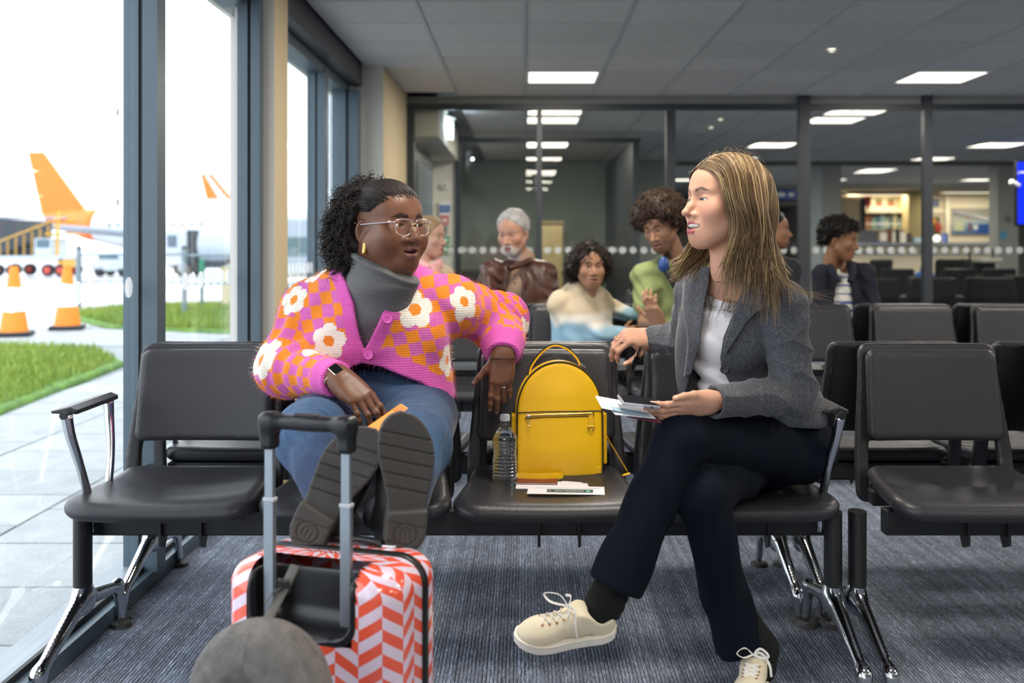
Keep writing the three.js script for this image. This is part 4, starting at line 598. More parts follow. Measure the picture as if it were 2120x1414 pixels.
// hand in its own axes: wrist at 0, y to the fingers, z out of the back of the hand; the thumb of a left hand lies at +x
function handMesh(left, pose, M, skin, cell = .0024, nailC) {
  const s = left ? 1 : -1, L = [[.043, .025, .020], [.047, .029, .021], [.043, .027, .020], [.034, .020, .018]], bx = [.027, .009, -.009, -.026], by = [.086, .091, .087, .078], rr = [[.0092, .0083, .0072], [.0095, .0084, .0074], [.009, .0079, .007], [.0078, .0069, .0062]];
  const list = [], nails = [], tips = [];
  const palm = joined([...[0, 1, 2, 3].map((i) => ecap(V(s * bx[i] * .62, -.002, -.001), V(s * bx[i], by[i] - .004, 0), .0165, .0112, V(0, 0, 1), 1)), cone3(V(s * .020, .012, -.008), V(s * .030, .05, -.010), .017, .012), cone3(V(s * -.020, .012, -.008), V(s * -.024, .05, -.007), .015, .012)], .02);
  const wrist = joined([cone3(V(-.011, -.022, 0), V(-.009, .008, 0), .0195, .0185), cone3(V(.011, -.022, 0), V(.009, .008, 0), .0195, .0185)], .012);
  const fingers = [0, 1, 2, 3].map((i) => {
    const [c1, c2, c3, sp = 0] = pose.fingers[i]; let p = V(s * bx[i], by[i], 0), a = 0; const side = s * sp, list2 = [];
    const dirOf = (c) => V(Math.sin(side) * Math.cos(c), Math.cos(side) * Math.cos(c), -Math.sin(c));
    [c1, c2, c3].forEach((c, k) => { a += c; const d = dirOf(a), q = p.clone().addScaledVector(d, L[i][k]); list2.push(cone3(p, q, rr[i][k], k === 2 ? rr[i][2] * .82 : rr[i][k + 1])); if (k < 2) list2.push((() => { const c0 = q.clone().addScaledVector(V(0, 0, 1), .001); return cone3(c0, c0, rr[i][k] * .99); })()); if (k === 2) { const up = V(0, Math.sin(a), Math.cos(a)); nails.push([q.clone().addScaledVector(d, -.001).addScaledVector(up, rr[i][2] * .8), up]); tips.push(q); } p = q; });
    return joined(list2, .004);
  });
  const tb = pose.thumb ?? { dir: [[.75, .65, -.2], [.55, .85, -.2], [.4, .92, -.25]] }, tl = [.042, .031, .026], tr = [.0135, .0105, .0092, .0072]; let tp = V(s * .022, .018, -.006); const tlist = [];
  tb.dir.forEach((d, k) => { const dv = V(s * d[0], d[1], d[2]).normalize(), q = tp.clone().addScaledVector(dv, tl[k]); tlist.push(cone3(tp, q, tr[k], tr[k + 1])); if (k === 2) { const up = V(...(tb.nail ?? [0, 0, 1])); up.x *= s; up.sub(dv.clone().multiplyScalar(up.dot(dv))).normalize(); nails.push([q.clone().addScaledVector(up, .0065).addScaledVector(dv, -.001), up]); tips.push(q); } tp = q; });
  const thumb = joined(tlist, .006), f = (x, y, z) => { let d = smin(palm(x, y, z), wrist(x, y, z), .015); for (const g of fingers) d = smin(d, g(x, y, z), .005); return smin(d, thumb(x, y, z), .010); };
  const b = new THREE.Box3(V(-.12, -.075, -.12), V(.12, .21, .08)), knuck = [];
  for (let i = 0; i < 4; i++) knuck.push(V(s * bx[i], by[i], .009));
  const nc = nailC ?? [Math.min(1, skin[0] * 1.35 + .06), Math.min(1, skin[1] * 1.35 + .05), Math.min(1, skin[2] * 1.35 + .05)], kc = [skin[0] * .8, skin[1] * .72, skin[2] * .7];
  const g = surface(f, b, cell, (x, y, z, n) => { let c = mix3(skin, [skin[0] * 1.06, skin[1] * 1.03, skin[2]], noise3(x * 120, y * 120, z * 120)); for (const k of knuck) c = mix3(c, kc, .35 * sstep(.012, .002, Math.hypot(x - k.x, y - k.y, z - k.z))); for (const [p, up] of nails) { const d = Math.hypot(x - p.x, y - p.y, z - p.z); if (d < .0062 && n.dot(up) > .35) c = nc; } return c; });
  return { g: g.applyMatrix4(M), tips: tips.map((p) => p.applyMatrix4(M)), at: (x, y, z) => V(s * x, y, z).applyMatrix4(M) };
}
function handM(wrist, dir, back, scale = 1) { const y = dir.clone().normalize(), z = back.clone().sub(y.clone().multiplyScalar(back.dot(y))).normalize(), x = y.clone().cross(z); return new THREE.Matrix4().makeBasis(x, y, z).scale(V(scale, scale, scale)).setPosition(wrist); }
// polygon drawn in frame pixels, carried to real x and y at depth Z; the field is extruded along z
const pxPoly = (pts, Z) => poly2(pts.map(([x, y]) => { const p = at(x, y, Z); return [p.x, p.y]; }));
const pxLine = (pts, Z) => { const q = pts.map(([x, y]) => at(x, y, Z)); return (x) => { if (x <= q[0].x) return q[0].y; for (let i = 0; i < q.length - 1; i++) if (x <= q[i + 1].x) return lerp(q[i].y, q[i + 1].y, (x - q[i].x) / (q[i + 1].x - q[i].x)); return q[q.length - 1].y; }; };
function person(label, pos = [0, 0, 0]) { return thing('person', label, 'person', pos); }
// locks of hair: each a tapering strand along points
function strands(list, sides = 4) {                                     // [{pts, r, c}]
  const gs = list.map(({ pts, r, c, flat = 1 }) => { const g = sweep(pts, (t) => r * (t < .12 ? .55 + t * 3.75 : 1 - .75 * Math.max(0, (t - .55) / .45)), sides, flat, false); const n = g.attributes.position.count, col = new Float32Array(n * 3); for (let i = 0; i < n; i++) { col[i * 3] = c[0]; col[i * 3 + 1] = c[1]; col[i * 3 + 2] = c[2]; } g.setAttribute('color', new THREE.BufferAttribute(col, 3)); g.deleteAttribute('uv'); return g; });
  return mergeGeometries(gs);
}
function surfacePoints(geo, n, seed, keep) {                             // scattered points with normals on a mesh
  const p = geo.attributes.position, nr = geo.attributes.normal, idx = geo.index.array, T = idx.length / 3, cum = new Float32Array(T), a = V(0, 0, 0), b = V(0, 0, 0), c = V(0, 0, 0); let s = 0;
  for (let i = 0; i < T; i++) { a.fromBufferAttribute(p, idx[i * 3]); b.fromBufferAttribute(p, idx[i * 3 + 1]); c.fromBufferAttribute(p, idx[i * 3 + 2]); s += b.sub(a).cross(c.sub(a)).length(); cum[i] = s; }
  const r = rng(seed), out = []; let tries = 0;
  while (out.length < n && tries++ < n * 20) { const u = r() * s; let lo = 0, hi = T - 1; while (lo < hi) { const m = (lo + hi) >> 1; if (cum[m] < u) lo = m + 1; else hi = m; } const i = idx[lo * 3], q = V(p.getX(i), p.getY(i), p.getZ(i)), nn = V(nr.getX(i), nr.getY(i), nr.getZ(i)); if (!keep || keep(q, nn)) out.push([q, nn]); }
  return out;
}
function curls(geo, n, seed, o) {                                       // springy curls standing off a surface
  const r = rng(seed), list = [];
  for (const [p, nn] of surfacePoints(geo, n, seed, o.keep)) {
    const down = V(0, -1, 0).addScaledVector(nn, .6 + r() * .6).add(V((r() - .5) * 1.2, (r() - .5) * .8, (r() - .5) * 1.2)).normalize(), u = down.clone().cross(V(r() - .5, r() - .5, r() - .5)).normalize(), v = down.clone().cross(u), turns = o.turns * (.6 + .7 * r()), len = o.len * (.5 + r()), R = o.R * (.6 + .8 * r()), pts = [], m = Math.max(8, Math.round(turns * 9)), ph = r() * 6.28;
    for (let i = 0; i <= m; i++) { const t = i / m, a = ph + t * turns * 6.283; pts.push(p.clone().addScaledVector(nn, -.004 + .006 * t).addScaledVector(down, t * len).addScaledVector(u, Math.cos(a) * R).addScaledVector(v, Math.sin(a) * R)); }
    const k = .5 + r(); list.push({ pts, r: o.r * (.7 + .6 * r()), c: [o.c[0] * k, o.c[1] * k, o.c[2] * k] });
  }
  return strands(list, o.sides ?? 4);
}
const hairMat = (rough = .5, extra = {}) => new THREE.MeshPhysicalMaterial({ color: 0xffffff, vertexColors: true, roughness: rough, specularIntensity: .6, ...extra });
// ---------------------------------------------------------------- the woman in the flowered cardigan
const pink = person('woman in a pink and orange checked flower cardigan and clear glasses, boots on the suitcase');
{
  const skin = [.155, .066, .036], ho = { width: 1.12, full: 1.0, jaw: 1.18, nose: .9, noseW: 1.42, lips: 1.3, gape: .0035, smile: .25, skin, lipC: [.26, .10, .085], browC: [.008, .006, .006], blush: [.18, .07, .04], iris: 0x2a170c, neck: .076, lid: .8, browK: 1.5 };
  const HM = frameM(at(806, 467, 2.97), .84, -.02, .0, 1.04), { g: headG, h } = headMesh(ho, HM, .0026);
  const N = at(772, 585, 3.05), Rs = at(638, 645, 3.10), Ls = at(932, 632, 3.16), Re = at(592, 762, 3.0), Rw = at(700, 786, 2.77), Le = at(1038, 662, 3.42), Lm = at(1042, 703, 3.26), Lw = at(1041, 738, 3.19);
  const Rh = at(695, 862, 3.12), Lh = at(862, 862, 3.12), Rk = at(645, 905, 2.66), Lk = at(860, 922, 2.66), Ra = at(690, 1045, 2.42), La = at(836, 1040, 2.42);
  // hands
  const rh = handMesh(false, { fingers: [[.45, .38, .25, .1], [.42, .45, .25, .03], [.45, .48, .25, -.06], [.5, .42, .25, -.16]], thumb: { dir: [[.55, .75, -.5], [.3, .85, -.6], [.1, .9, -.5]] } }, handM(at(703, 783, 2.765), V(.72, -.55, .42), V(.28, .62, .73), 1.0), skin);
  const lh = handMesh(true, { fingers: [[.12, .15, .1, .02], [.22, .28, .2, -.02], [.42, .6, .4, -.04], [.36, .5, .3, -.07]], thumb: { dir: [[.62, .72, -.1], [.56, .8, -.1], [.62, .75, -.1]], nail: [.3, .2, .9] } }, handM(at(1041, 733, 3.19), V(-.06, -1, .14), V(.05, .16, 1), .98), skin);
  const core = surface(joined([cone3(N, at(775, 660, 3.14), .045, .09), cone3(at(770, 690, 3.16), at(770, 860, 3.2), .13, .15), cone3(Rs, Re, .045, .04), cone3(Re, Rw, .04, .026), cone3(Ls, Le, .045, .04), cone3(Le, Lm, .04, .03), cone3(N, Rs, .035), cone3(N, Ls, .035), cone3(Rh, Rk, .08, .06), cone3(Rk, Ra, .055, .04), cone3(Lh, Lk, .08, .06), cone3(Lk, La, .055, .04)], .04), boundsOf([N, Rs, Ls, Re, Rw, Le, Lm, Rk, Lk, Ra, La, Rh, Lh], .18), .014, () => skin);
  part(pink, 'body', mergeColored([headG, rh.g, lh.g, core]), skinMat({ roughness: .42, specularIntensity: .8 })).userData.label = 'brown skin of face, neck and hands';
  eyesOn(pink, ho, h, HM, [.25, 0]);
  { const tg = surface(ell3(V(0, -.0675, .070), .017, .0035, .014), new THREE.Box3(V(-.03, -.08, .05), V(.03, -.05, .095)), .0016); part(pink, 'teeth', tg.applyMatrix4(HM), mat(lin(0xe6ded2), .3)); }
  // ---- turtleneck
  const chestP = [ell3(at(772, 705, 3.14), .215, .21, .145), ell3(at(780, 800, 3.12), .222, .15, .20), ell3(at(700, 690, 3.03), .1, .1, .085), ell3(at(852, 690, 3.05), .1, .1, .085), cone3(at(690, 600, 3.08), at(865, 598, 3.1), .055, .055), cone3(N, at(772, 650, 3.1), .08, .14)];
  const torso0 = joined(chestP, .07);
  const nA = V(0, -.075, -.012).applyMatrix4(HM), nB = V(0, -.15, -.03).applyMatrix4(HM), nU = nA.clone().sub(nB).normalize();
  const neckTube = cone3(nB, nA, .101, .095);
  const bib = joined([cone3(nB, at(776, 640, 3.04), .096, .104), cone3(at(776, 640, 3.04), at(775, 700, 3.1), .104, .126)], .04);
  const bibLow = joined([cone3(at(777, 612, 3.035), at(776, 640, 3.04), .092, .104), cone3(at(776, 640, 3.04), at(775, 700, 3.1), .104, .126)], .04);
  const turtle = (x, y, z) => { const sl = y + .42 * (x + .41), zone = sstep(1.105, 1.125, sl), fold = (.0075 * Math.sin(sl * 190 + 4.5 * noise3(x * 10, sl * 12, z * 10)) * (.4 + noise3(x * 12, y * 12, z * 12)) + .010 * (noise3(x * 7, sl * 26, z * 7) - .5)) * zone; let d = smin(smin(torso0(x, y, z) + .014, bib(x, y, z), .04), neckTube(x, y, z) + .006 * (1 - zone) + fold, .012); return d + .003 * Math.sin(y * 60 + 5 * noise3(x * 6, y * 6, z * 6)) * (1 - zone); };
  const tb = boundsOf([at(640, 560, 3.1), at(900, 860, 3.1), at(780, 530, 2.85), at(780, 700, 3.35)], .12); tb.max.y = at(0, 520, 3).y;
  const hemT = pxLine([[520, 905], [590, 838], [690, 772], [750, 752], [790, 760], [870, 796], [945, 856], [1010, 900]], 2.95);
  const topCut = (x, y, z) => y - (at(782, 545, 3.0).y - (x - at(782, 545, 3).x) * .42 + .007);
  part(pink, 'turtleneck', surface((x, y, z) => Math.max(turtle(x, y, z), topCut(x, y, z), hemT(x) + .03 - y), tb, .005, (x, y, z) => { const k = .9 + .2 * noise3(x * 60, y * 200, z * 60); return [.125 * k, .126 * k, .13 * k]; }), clothMat(.9));
  // ---- cardigan
  const hem = pxLine([[520, 905], [590, 838], [690, 772], [750, 752], [790, 760], [870, 796], [945, 856], [1010, 900]], 2.95), vee = pxPoly([[700, 552], [722, 590], [737, 627], [744, 671], [749, 700], [757, 722], [766, 708], [789, 663], [814, 600], [848, 556], [845, 500], [705, 500]], 2.96);
  const arms = [ecap(Rs, Re, .078, .073, V(0, 0, 1), 1), cone3(Re, Rw, .073, .046), cone3(Ls, Le, .084, .074), cone3(Le, Lm, .074, .056), cone3(Lm, Lw, .056, .050)];
  const sl = [[Rs, Re], [Re, Rw], [Ls, Le], [Le, Lm], [Lm, Lw]].map(([a, b]) => ({ a, u: b.clone().sub(a).normalize(), l: a.distanceTo(b) }));
  const shoulders = joined([cone3(N, Rs, .068, .078), cone3(N, Ls, .068, .082)], .03);
  const trunk = (x, y, z) => smin(smin(torso0(x, y, z), bibLow(x, y, z) - .016, .05), shoulders(x, y, z), .06);
  const sleeveFold = (x, y, z) => { let d = 0; for (const k of [1, 3]) { const s = sl[k], t = ((x - s.a.x) * s.u.x + (y - s.a.y) * s.u.y + (z - s.a.z) * s.u.z) / s.l; if (t > -.5 && t < .9) d += .0045 * Math.sin(t * 34 + 5 * noise3(x * 9, y * 9, z * 9)) * sstep(-.5, -.1, t) * sstep(.9, .5, t); } return d; };
  const armsF = joined(arms, .05), wr = [[Rw, Re], [Lw, Lm]].map(([w, e]) => { const u = w.clone().sub(e).normalize(), c = w.clone().addScaledVector(u, -.004); return (x, y, z) => (x - c.x) * u.x + (y - c.y) * u.y + (z - c.z) * u.z; });
  const cuffIn = [cone3(Rw.clone().lerp(Re, .25), Rw.clone().lerp(Re, -.3), .034), cone3(Lw.clone().lerp(Lm, .45), Lw.clone().lerp(Lm, -.8), .038)];
  const inner = (x, y, z) => smin(torso0(x, y, z) + .013, bibLow(x, y, z) - .002, .05);
  const cardF = (x, y, z) => {
    let a = armsF(x, y, z) + sleeveFold(x, y, z) + .004 * (noise3(x * 18, y * 18, z * 18) - .5); for (let i = 0; i < 2; i++) { a = Math.max(a, Math.max(wr[i](x, y, z), -.3) > 0 && Math.hypot(x - (i ? Lw : Rw).x, y - (i ? Lw : Rw).y, z - (i ? Lw : Rw).z) < .12 ? wr[i](x, y, z) : -1); a = Math.max(a, -cuffIn[i](x, y, z)); }
    let t = trunk(x, y, z) + .010 * (noise3(x * 9, y * 7, z * 9) - .5) + .0045 * Math.sin((x * .9 + y) * 48 + 6 * noise3(x * 6, y * 6, z * 6)) * sstep(-.30, -.22, x) + .0035 * Math.sin((y - x * .7) * 44 + 6 * noise3(x * 6, y * 6, z * 6)) * sstep(-.5, -.58, x);
    const hb = y - hem(x); t = smax(t - .006 * sstep(.07, 0, Math.abs(hb - .035)), -hb, .008); t = smax(t, -inner(x, y, z), .004);
    if (z > -3.12) t = smax(t, -vee(x, y), .006);
    if (y > 1.165 && Math.abs(x + .42) < .14) t = Math.max(t, y - 1.195);
    return smin(t, a, .035);
  };
  // knitted pattern: squares on the trunk, rings along the sleeves, flowers, ribbed bands
  const PK = rgb(0xd468b2), PK2 = rgb(0xdb5fb4), OR = rgb(0xee8a24), WH = rgb(0xf3ece0);
  const flower = (px, py, Z, R, nx, ny, nz, rot = 0) => { const c = at(px, py, Z), n = V(nx, ny, nz).normalize(), r = V(0, 1, 0).cross(n).normalize(), u = n.clone().cross(r); return { c, r, u, n, R, rot }; };
  const flowers = [flower(860, 640, 2.96, .052, .25, .1, 1, .3), flower(975, 607, 3.05, .045, .5, .6, .8, .5), flower(684, 706, 2.95, .047, -.3, .1, 1, .2), flower(612, 622, 3.03, .042, -.6, .2, 1, .6), flower(545, 745, 2.95, .052, -.9, 0, .6, 0), flower(1074, 690, 3.36, .045, .9, .2, .5, .4), flower(935, 745, 3.05, .045, .85, 0, .55, .9), flower(655, 566, 3.06, .035, -.2, .9, .3, .2)];
  const colorAt = (x, y, z, n) => {
    for (const f of flowers) { const dx = x - f.c.x, dy = y - f.c.y, dz = z - f.c.z; if (dx * dx + dy * dy + dz * dz > f.R * f.R * 5 || n.dot(f.n) < .05) continue; const u = dx * f.r.x + dy * f.r.y + dz * f.r.z, v = dx * f.u.x + dy * f.u.y + dz * f.u.z, q = Math.hypot(u, v) + .004 * (noise3(x * 160, y * 160, z * 160) - .5); if (q < f.R * .34) return OR; for (let i = 0; i < 5; i++) { const a = f.rot + i * 1.2566; if (Math.hypot(u - Math.cos(a) * f.R * .62, v - Math.sin(a) * f.R * .62) < f.R * (.44 + .06 * noise3(x * 200, y * 200, z * 200))) return WH; } if (q < f.R * .55) return WH; }
    const dt = trunk(x, y, z), da = armsF(x, y, z), hb = y - hem(x);
    const jit = .004 * (noise3(x * 130, y * 130, z * 130) - .5);
    if (da < dt - .004) {
      let best = 0, bd = 1e9; arms.forEach((f, i) => { const d = f(x, y, z); if (d < bd) { bd = d; best = i; } });
      const s = sl[best], t = (x - s.a.x) * s.u.x + (y - s.a.y) * s.u.y + (z - s.a.z) * s.u.z, rest = s.l - t;
      if ((best === 1 && rest < .055 + jit) || (best === 4 && rest < .062 + jit)) return PK2;
      const e1 = V(0, 1, 0).cross(s.u).normalize(), e2 = s.u.clone().cross(e1), dx = x - s.a.x, dy = y - s.a.y, dz = z - s.a.z, ang = Math.atan2(dx * e1.x + dy * e1.y + dz * e1.z, dx * e2.x + dy * e2.y + dz * e2.z);
      const k = Math.floor((t + jit) / .034 + 40) + Math.floor(ang / 6.2832 * 12 + 20 + jit * 20); return k % 2 ? PK : OR;
    }
    if (hb < .052 + jit && hb > -.02) return PK2;
    if (z > -3.1 && vee(x, y) < .036 + jit) return PK2;
    const q = .036, k = Math.floor((x + .02 + jit + .25 * (y - 1)) / q + 100) + Math.floor((y + jit - .15 * x) / q + 100) + (z < -3.22 ? 1 : 0);
    return k % 2 ? PK : OR;
  };
  const knit = dataTex(128, 128, (x, y) => { const u = (x / 128 * 16) % 1, v = (y / 128 * 16 + Math.abs(u - .5)) % 1; return .35 + .4 * Math.sin(v * 3.1416) + .25 * hash3(x, y, 4); }, false);
  const cardB = boundsOf([Rs, Ls, Re, Rw, Le, Lw, at(760, 890, 3.2), at(760, 560, 3.3), N], .13); cardB.max.y = 1.21;
  const cardG = boxUV(surface(cardF, cardB, .0036, colorAt), 9);
  part(pink, 'cardigan', cardG, clothMat(.95, { bumpMap: knit, bumpScale: .0022, sheen: .5, sheenColor: lin(0xffe6f4) })).userData.label = 'fuzzy pink and orange checked cardigan with white flowers';
  { // mohair fuzz, uncountable fine fibres
    const r = rng(5), fib = [], pc = cardG.attributes.color, pp = cardG.attributes.position, pn = cardG.attributes.normal;
    for (let i = 0; i < 16000; i++) { const k = (r() * pp.count) | 0, p = V(pp.getX(k), pp.getY(k), pp.getZ(k)); if (p.z < -3.35) continue; const n = V(pn.getX(k), pn.getY(k), pn.getZ(k)), w = pc.getY(k) > .6 ? 1.6 : 1, d = n.clone().add(V((r() - .5) * 1.8, (r() - .7) * 1.6, (r() - .5) * 1.8)).normalize(), l = (.004 + .006 * r()) * w; fib.push({ pts: [p, p.clone().addScaledVector(n, l * .4).addScaledVector(d, l * .3), p.clone().addScaledVector(n, l * .5).addScaledVector(d, l)], r: .00022, c: [pc.getX(k), pc.getY(k), pc.getZ(k)] }); }
    const fz = part(pink, 'mohair_fuzz', strands(fib, 3), clothMat(.9)); fz.userData.kind = 'stuff';
  }
  // buttons, four holes each
  const bm = mat(lin(0xe060bb), .35), hm = mat(lin(0x7d2d66), .6);
  for (const [px, py, Z, nx] of [[822, 597, 2.955, .25], [803, 660, 2.925, .2], [760, 737, 2.905, .0]]) { const b = part(pink, 'button', new THREE.LatheGeometry([[0, .0025], [.009, .0025], [.0115, .004], [.0135, .003], [.0135, 0], [0, 0]].map((q) => new THREE.Vector2(...q)), 28).rotateX(Math.PI / 2), bm); let p = at(px, py, Z), t = 0; while (cardF(p.x, p.y, p.z) > 0 && t++ < 60) p.z -= .002; while (cardF(p.x, p.y, p.z) < 0 && t++ < 160) p.z += .002; b.position.copy(p); b.rotation.set(-.1, nx, 0); for (const [hx, hy] of [[-.003, -.003], [.003, -.003], [-.003, .003], [.003, .003]]) part(b, 'button_hole', cyl(.0012, .0012, .001, 8).rotateX(Math.PI / 2), hm, [hx, hy, .0028]); }
  // ---- jeans
  const jeanF0 = joined([ell3(at(770, 858, 3.2), .225, .12, .19), cone3(Rh, Rk, .122, .087), cone3(Rk, Ra, .080, .056), cone3(Lh, Lk, .122, .086), cone3(Lk, La, .080, .056), ell3(at(778, 812, 3.13), .216, .115, .195)], .035);
  const creases = [[Rk, .12], [Lk, .12]];
  const jeanF = (x, y, z) => { let d = jeanF0(x, y, z); for (const [k, R] of creases) { const q = Math.hypot(x - k.x, y - k.y, z - k.z); d += .004 * Math.sin((y * .8 + z) * 95 + 4 * noise3(x * 12, y * 12, z * 12)) * sstep(R, .03, Math.abs(q - .06)); } return d + .004 * (noise3(x * 12, y * 16, z * 12) - .5); };
  const denim = dataTex(256, 256, (x, y) => { const v = .78 + .34 * (noise3(x * .7, y * .12, 1) - .5) + .26 * (hash3(x, y, 7) - .5) + .1 * ((x + y) % 3 - 1); return [255 * v, 255 * v, 255 * v]; });
  const jeanB = boundsOf([at(560, 800, 3.2), at(960, 800, 3.2), Rk, Lk, Ra, La, at(770, 760, 3.3)], .15); jeanB.max.y = at(0, 752, 3.0).y;
  part(pink, 'jeans', boxUV(surface(jeanF, jeanB, .006, (x, y, z) => { const w = fbm(x * 9, y * 9, z * 9), kn = Math.max(sstep(.14, .03, Math.hypot(x - Rk.x, y - Rk.y, z - Rk.z)), sstep(.14, .03, Math.hypot(x - Lk.x, y - Lk.y, z - Lk.z)) * .5); return mix3([.016, .044, .125], [.13, .28, .52], clamp(kn * (.2 + .5 * noise3(x * 60, y * 60, z * 60)) + (w - .5) * 1.0 + .16, 0, 1)); }), 9), clothMat(.85, { map: denim, sheen: .15 })).userData.label = 'blue denim jeans';  // knees paler in the dye: some wear, mostly window light painted in
  for (const [pts] of [[[[737, 758, 2.9], [741, 775, 2.885], [745, 788, 2.88]]], [[[600, 865, 2.60], [650, 850, 2.585], [700, 868, 2.6], [745, 905, 2.62]]]]) part(pink, 'seam', tube(pts.map((p) => { const q = at(...p); let t = 0; while (jeanF(q.x, q.y, q.z) < -.0005 && t++ < 200) q.z += .001; while (jeanF(q.x, q.y, q.z) > .0005 && t++ < 400) q.z -= .001; return q; }), .0010, 24, 6), mat(lin(0x4a74a8), .8));
  // ---- boots, soles towards the camera
  const bootMat = mat(lin(0x19191b), .5), soleMat = mat(lin(0x403d3a), .72);
  const soleGeo = (s) => {
    const mid = (y) => s * (.010 * Math.sin(clamp(y / .29, 0, 1) * 3.1416 * 1.15 - .35)), hw = (y) => { const P = [[-.002, .0], [.004, .018], [.015, .030], [.035, .0375], [.07, .0375], [.105, .0365], [.15, .044], [.195, .0525], [.225, .0515], [.255, .044], [.275, .033], [.288, .018], [.294, 0]]; for (let i = 0; i < P.length - 1; i++) if (y <= P[i + 1][0]) return lerp(P[i][1], P[i + 1][1], clamp((y - P[i][0]) / (P[i + 1][0] - P[i][0]), 0, 1)); return 0; };
    const outl = poly2([...Array(41)].map((_, i) => { const y = -.002 + i / 40 * .296; return [mid(y) + hw(y), y]; }).concat([...Array(41)].map((_, i) => { const y = .294 - i / 40 * .296; return [mid(y) - hw(y), y]; })));
    const f = (x, y, z) => {
      const o = outl(x, y), slab = smax(o, Math.max(z, -.026 - z), .006), heel = smax(smax(o, y - .088 - s * x * .0, .004), Math.max(z - .02, -.026 - z), .006); let d = smin(slab, heel, .002);
      const tilt = y + s * x * .28;
      for (const g of [.132, .160, .188, .216, .244]) d = smax(d, -Math.max(Math.abs(tilt - g) - .0016, -.004 - z), .001);
      if (y < .088) { for (const g of [.022, .062]) if (Math.hypot(x - mid(.042), y - .042) > .021) d = smax(d, -Math.max(Math.abs(tilt - g) - .0012, .0165 - z), .001); const q = Math.hypot(x - mid(.042), y - .042); d = smax(d, -Math.max(Math.abs(q - .0205) - .0014, .0165 - z), .001); const ux = x - mid(.042), uy = y - .042; const sw = Math.min(Math.abs(Math.hypot(ux, uy - .003) - .009) + (uy < .003 ? .01 : 0), Math.max(Math.abs(ux + s * .009), Math.abs(uy + .004) - .009), Math.max(Math.abs(ux), Math.abs(uy + .002) - .010), Math.max(Math.abs(ux - s * .009), Math.abs(uy + .004) - .009)); d = smax(d, -Math.max(sw - .001, .0178 - z), .001); }
      return d;
    };
    return surface(f, new THREE.Box3(V(-.075, -.012, -.035), V(.075, .306, .03)), .0019);
  };
  const upperGeo = surface((() => { const j = joined([cone3(V(0, .045, -.055), V(0, .05, -.10), .036, .042), cone3(V(0, .10, -.06), V(.0, .235, -.045), .040, .033), cone3(V(0, .09, -.085), V(0, .17, -.06), .036, .034), cone3(V(0, .05, -.10), V(0, .045, -.24), .046, .052)], .03); return (x, y, z) => smax(j(x, y, z), z + .022, .004); })(), new THREE.Box3(V(-.08, -.02, -.33), V(.08, .30, -.01)), .006);
  for (const [s, heel, toe, nrm] of [[-1, at(621, 1138, 2.2), at(774, 888, 2.24), V(-.30, -.25, 1)], [1, at(836, 1147, 2.2), at(832, 852, 2.23), V(.26, -.18, 1)]]) {
    const y = toe.clone().sub(heel).normalize(), z = nrm.clone().sub(y.clone().multiplyScalar(nrm.dot(y))).normalize(), x = y.clone().cross(z), M = new THREE.Matrix4().makeBasis(x, y, z).setPosition(heel), len = heel.distanceTo(toe) / .292;
    const b = part(pink, 'boot', upperGeo, bootMat); M.clone().scale(V(len * 1.14, len, len)).decompose(b.position, b.quaternion, b.scale); part(b, 'boot_sole', soleGeo(s), soleMat).userData.label = 'grooved dark rubber sole with round heel emblem';
  }
  // ---- hair: smooth cap, curly mass behind, springy curls
  const L = (x, y, z) => V(x, y, z), inv = HM.clone().invert(), capF = joined([ell3(L(0, .040, -.016), .0880, .0850, .1018), ell3(L(0, .0, -.075), .080, .085, .065)], .03);
  const mass = joined([ell3(L(-.01, .035, -.075), .088, .092, .085), ell3(L(-.005, -.025, -.12), .092, .092, .08), ell3(L(.0, -.10, -.105), .075, .075, .06), ell3(L(-.045, -.02, -.075), .05, .075, .045)], .04);
  const hairline = (x, y, z) => { const zz = .088 - 2.2 * Math.max(0, x * x / .006 - .25) * .014 - Math.max(0, .072 - y) * 1.25 + .007 * (noise3(x * 70, y * 70, 3) - .5); return z - zz; };
  const capCut = (x, y, z) => smax(capF(x, y, z) + .0012 * Math.sin(z * 260 + 40 * noise3(x * 20, y * 20, z * 20)), hairline(x, y, z), .006);
  const earGap = (x, y, z) => -(Math.hypot((x + .105) * .5, (y + .014) * .75, z + .008) - .042);
  const hairF = (x, y, z) => smax(smin(capCut(x, y, z), smax(mass(x, y, z) + .010 * (fbm(x * 45, y * 45, z * 45) - .5), Math.max(z + .018 + Math.max(0, -y) * .25, -.5), .01), .012), earGap(x, y, z), .006);
  const hb2 = new THREE.Box3(V(-.16, -.2, -.22), V(.16, .15, .12)), hairG = surface(hairF, hb2, .0042, (x, y, z) => { const k = .6 + .8 * noise3(x * 120, y * 60, z * 160); return [.0135 * k, .0095 * k, .009 * k]; });
  const cg = curls(hairG, 2600, 9, { len: .03, R: .0055, r: .00125, turns: 2.2, c: [.020, .013, .012], sides: 4, keep: (p) => p.z < -.005 - Math.max(0, p.y - .03) * .6 && !(p.x < -.04 && p.z > -.055 && Math.abs(p.y + .014) < .058) });
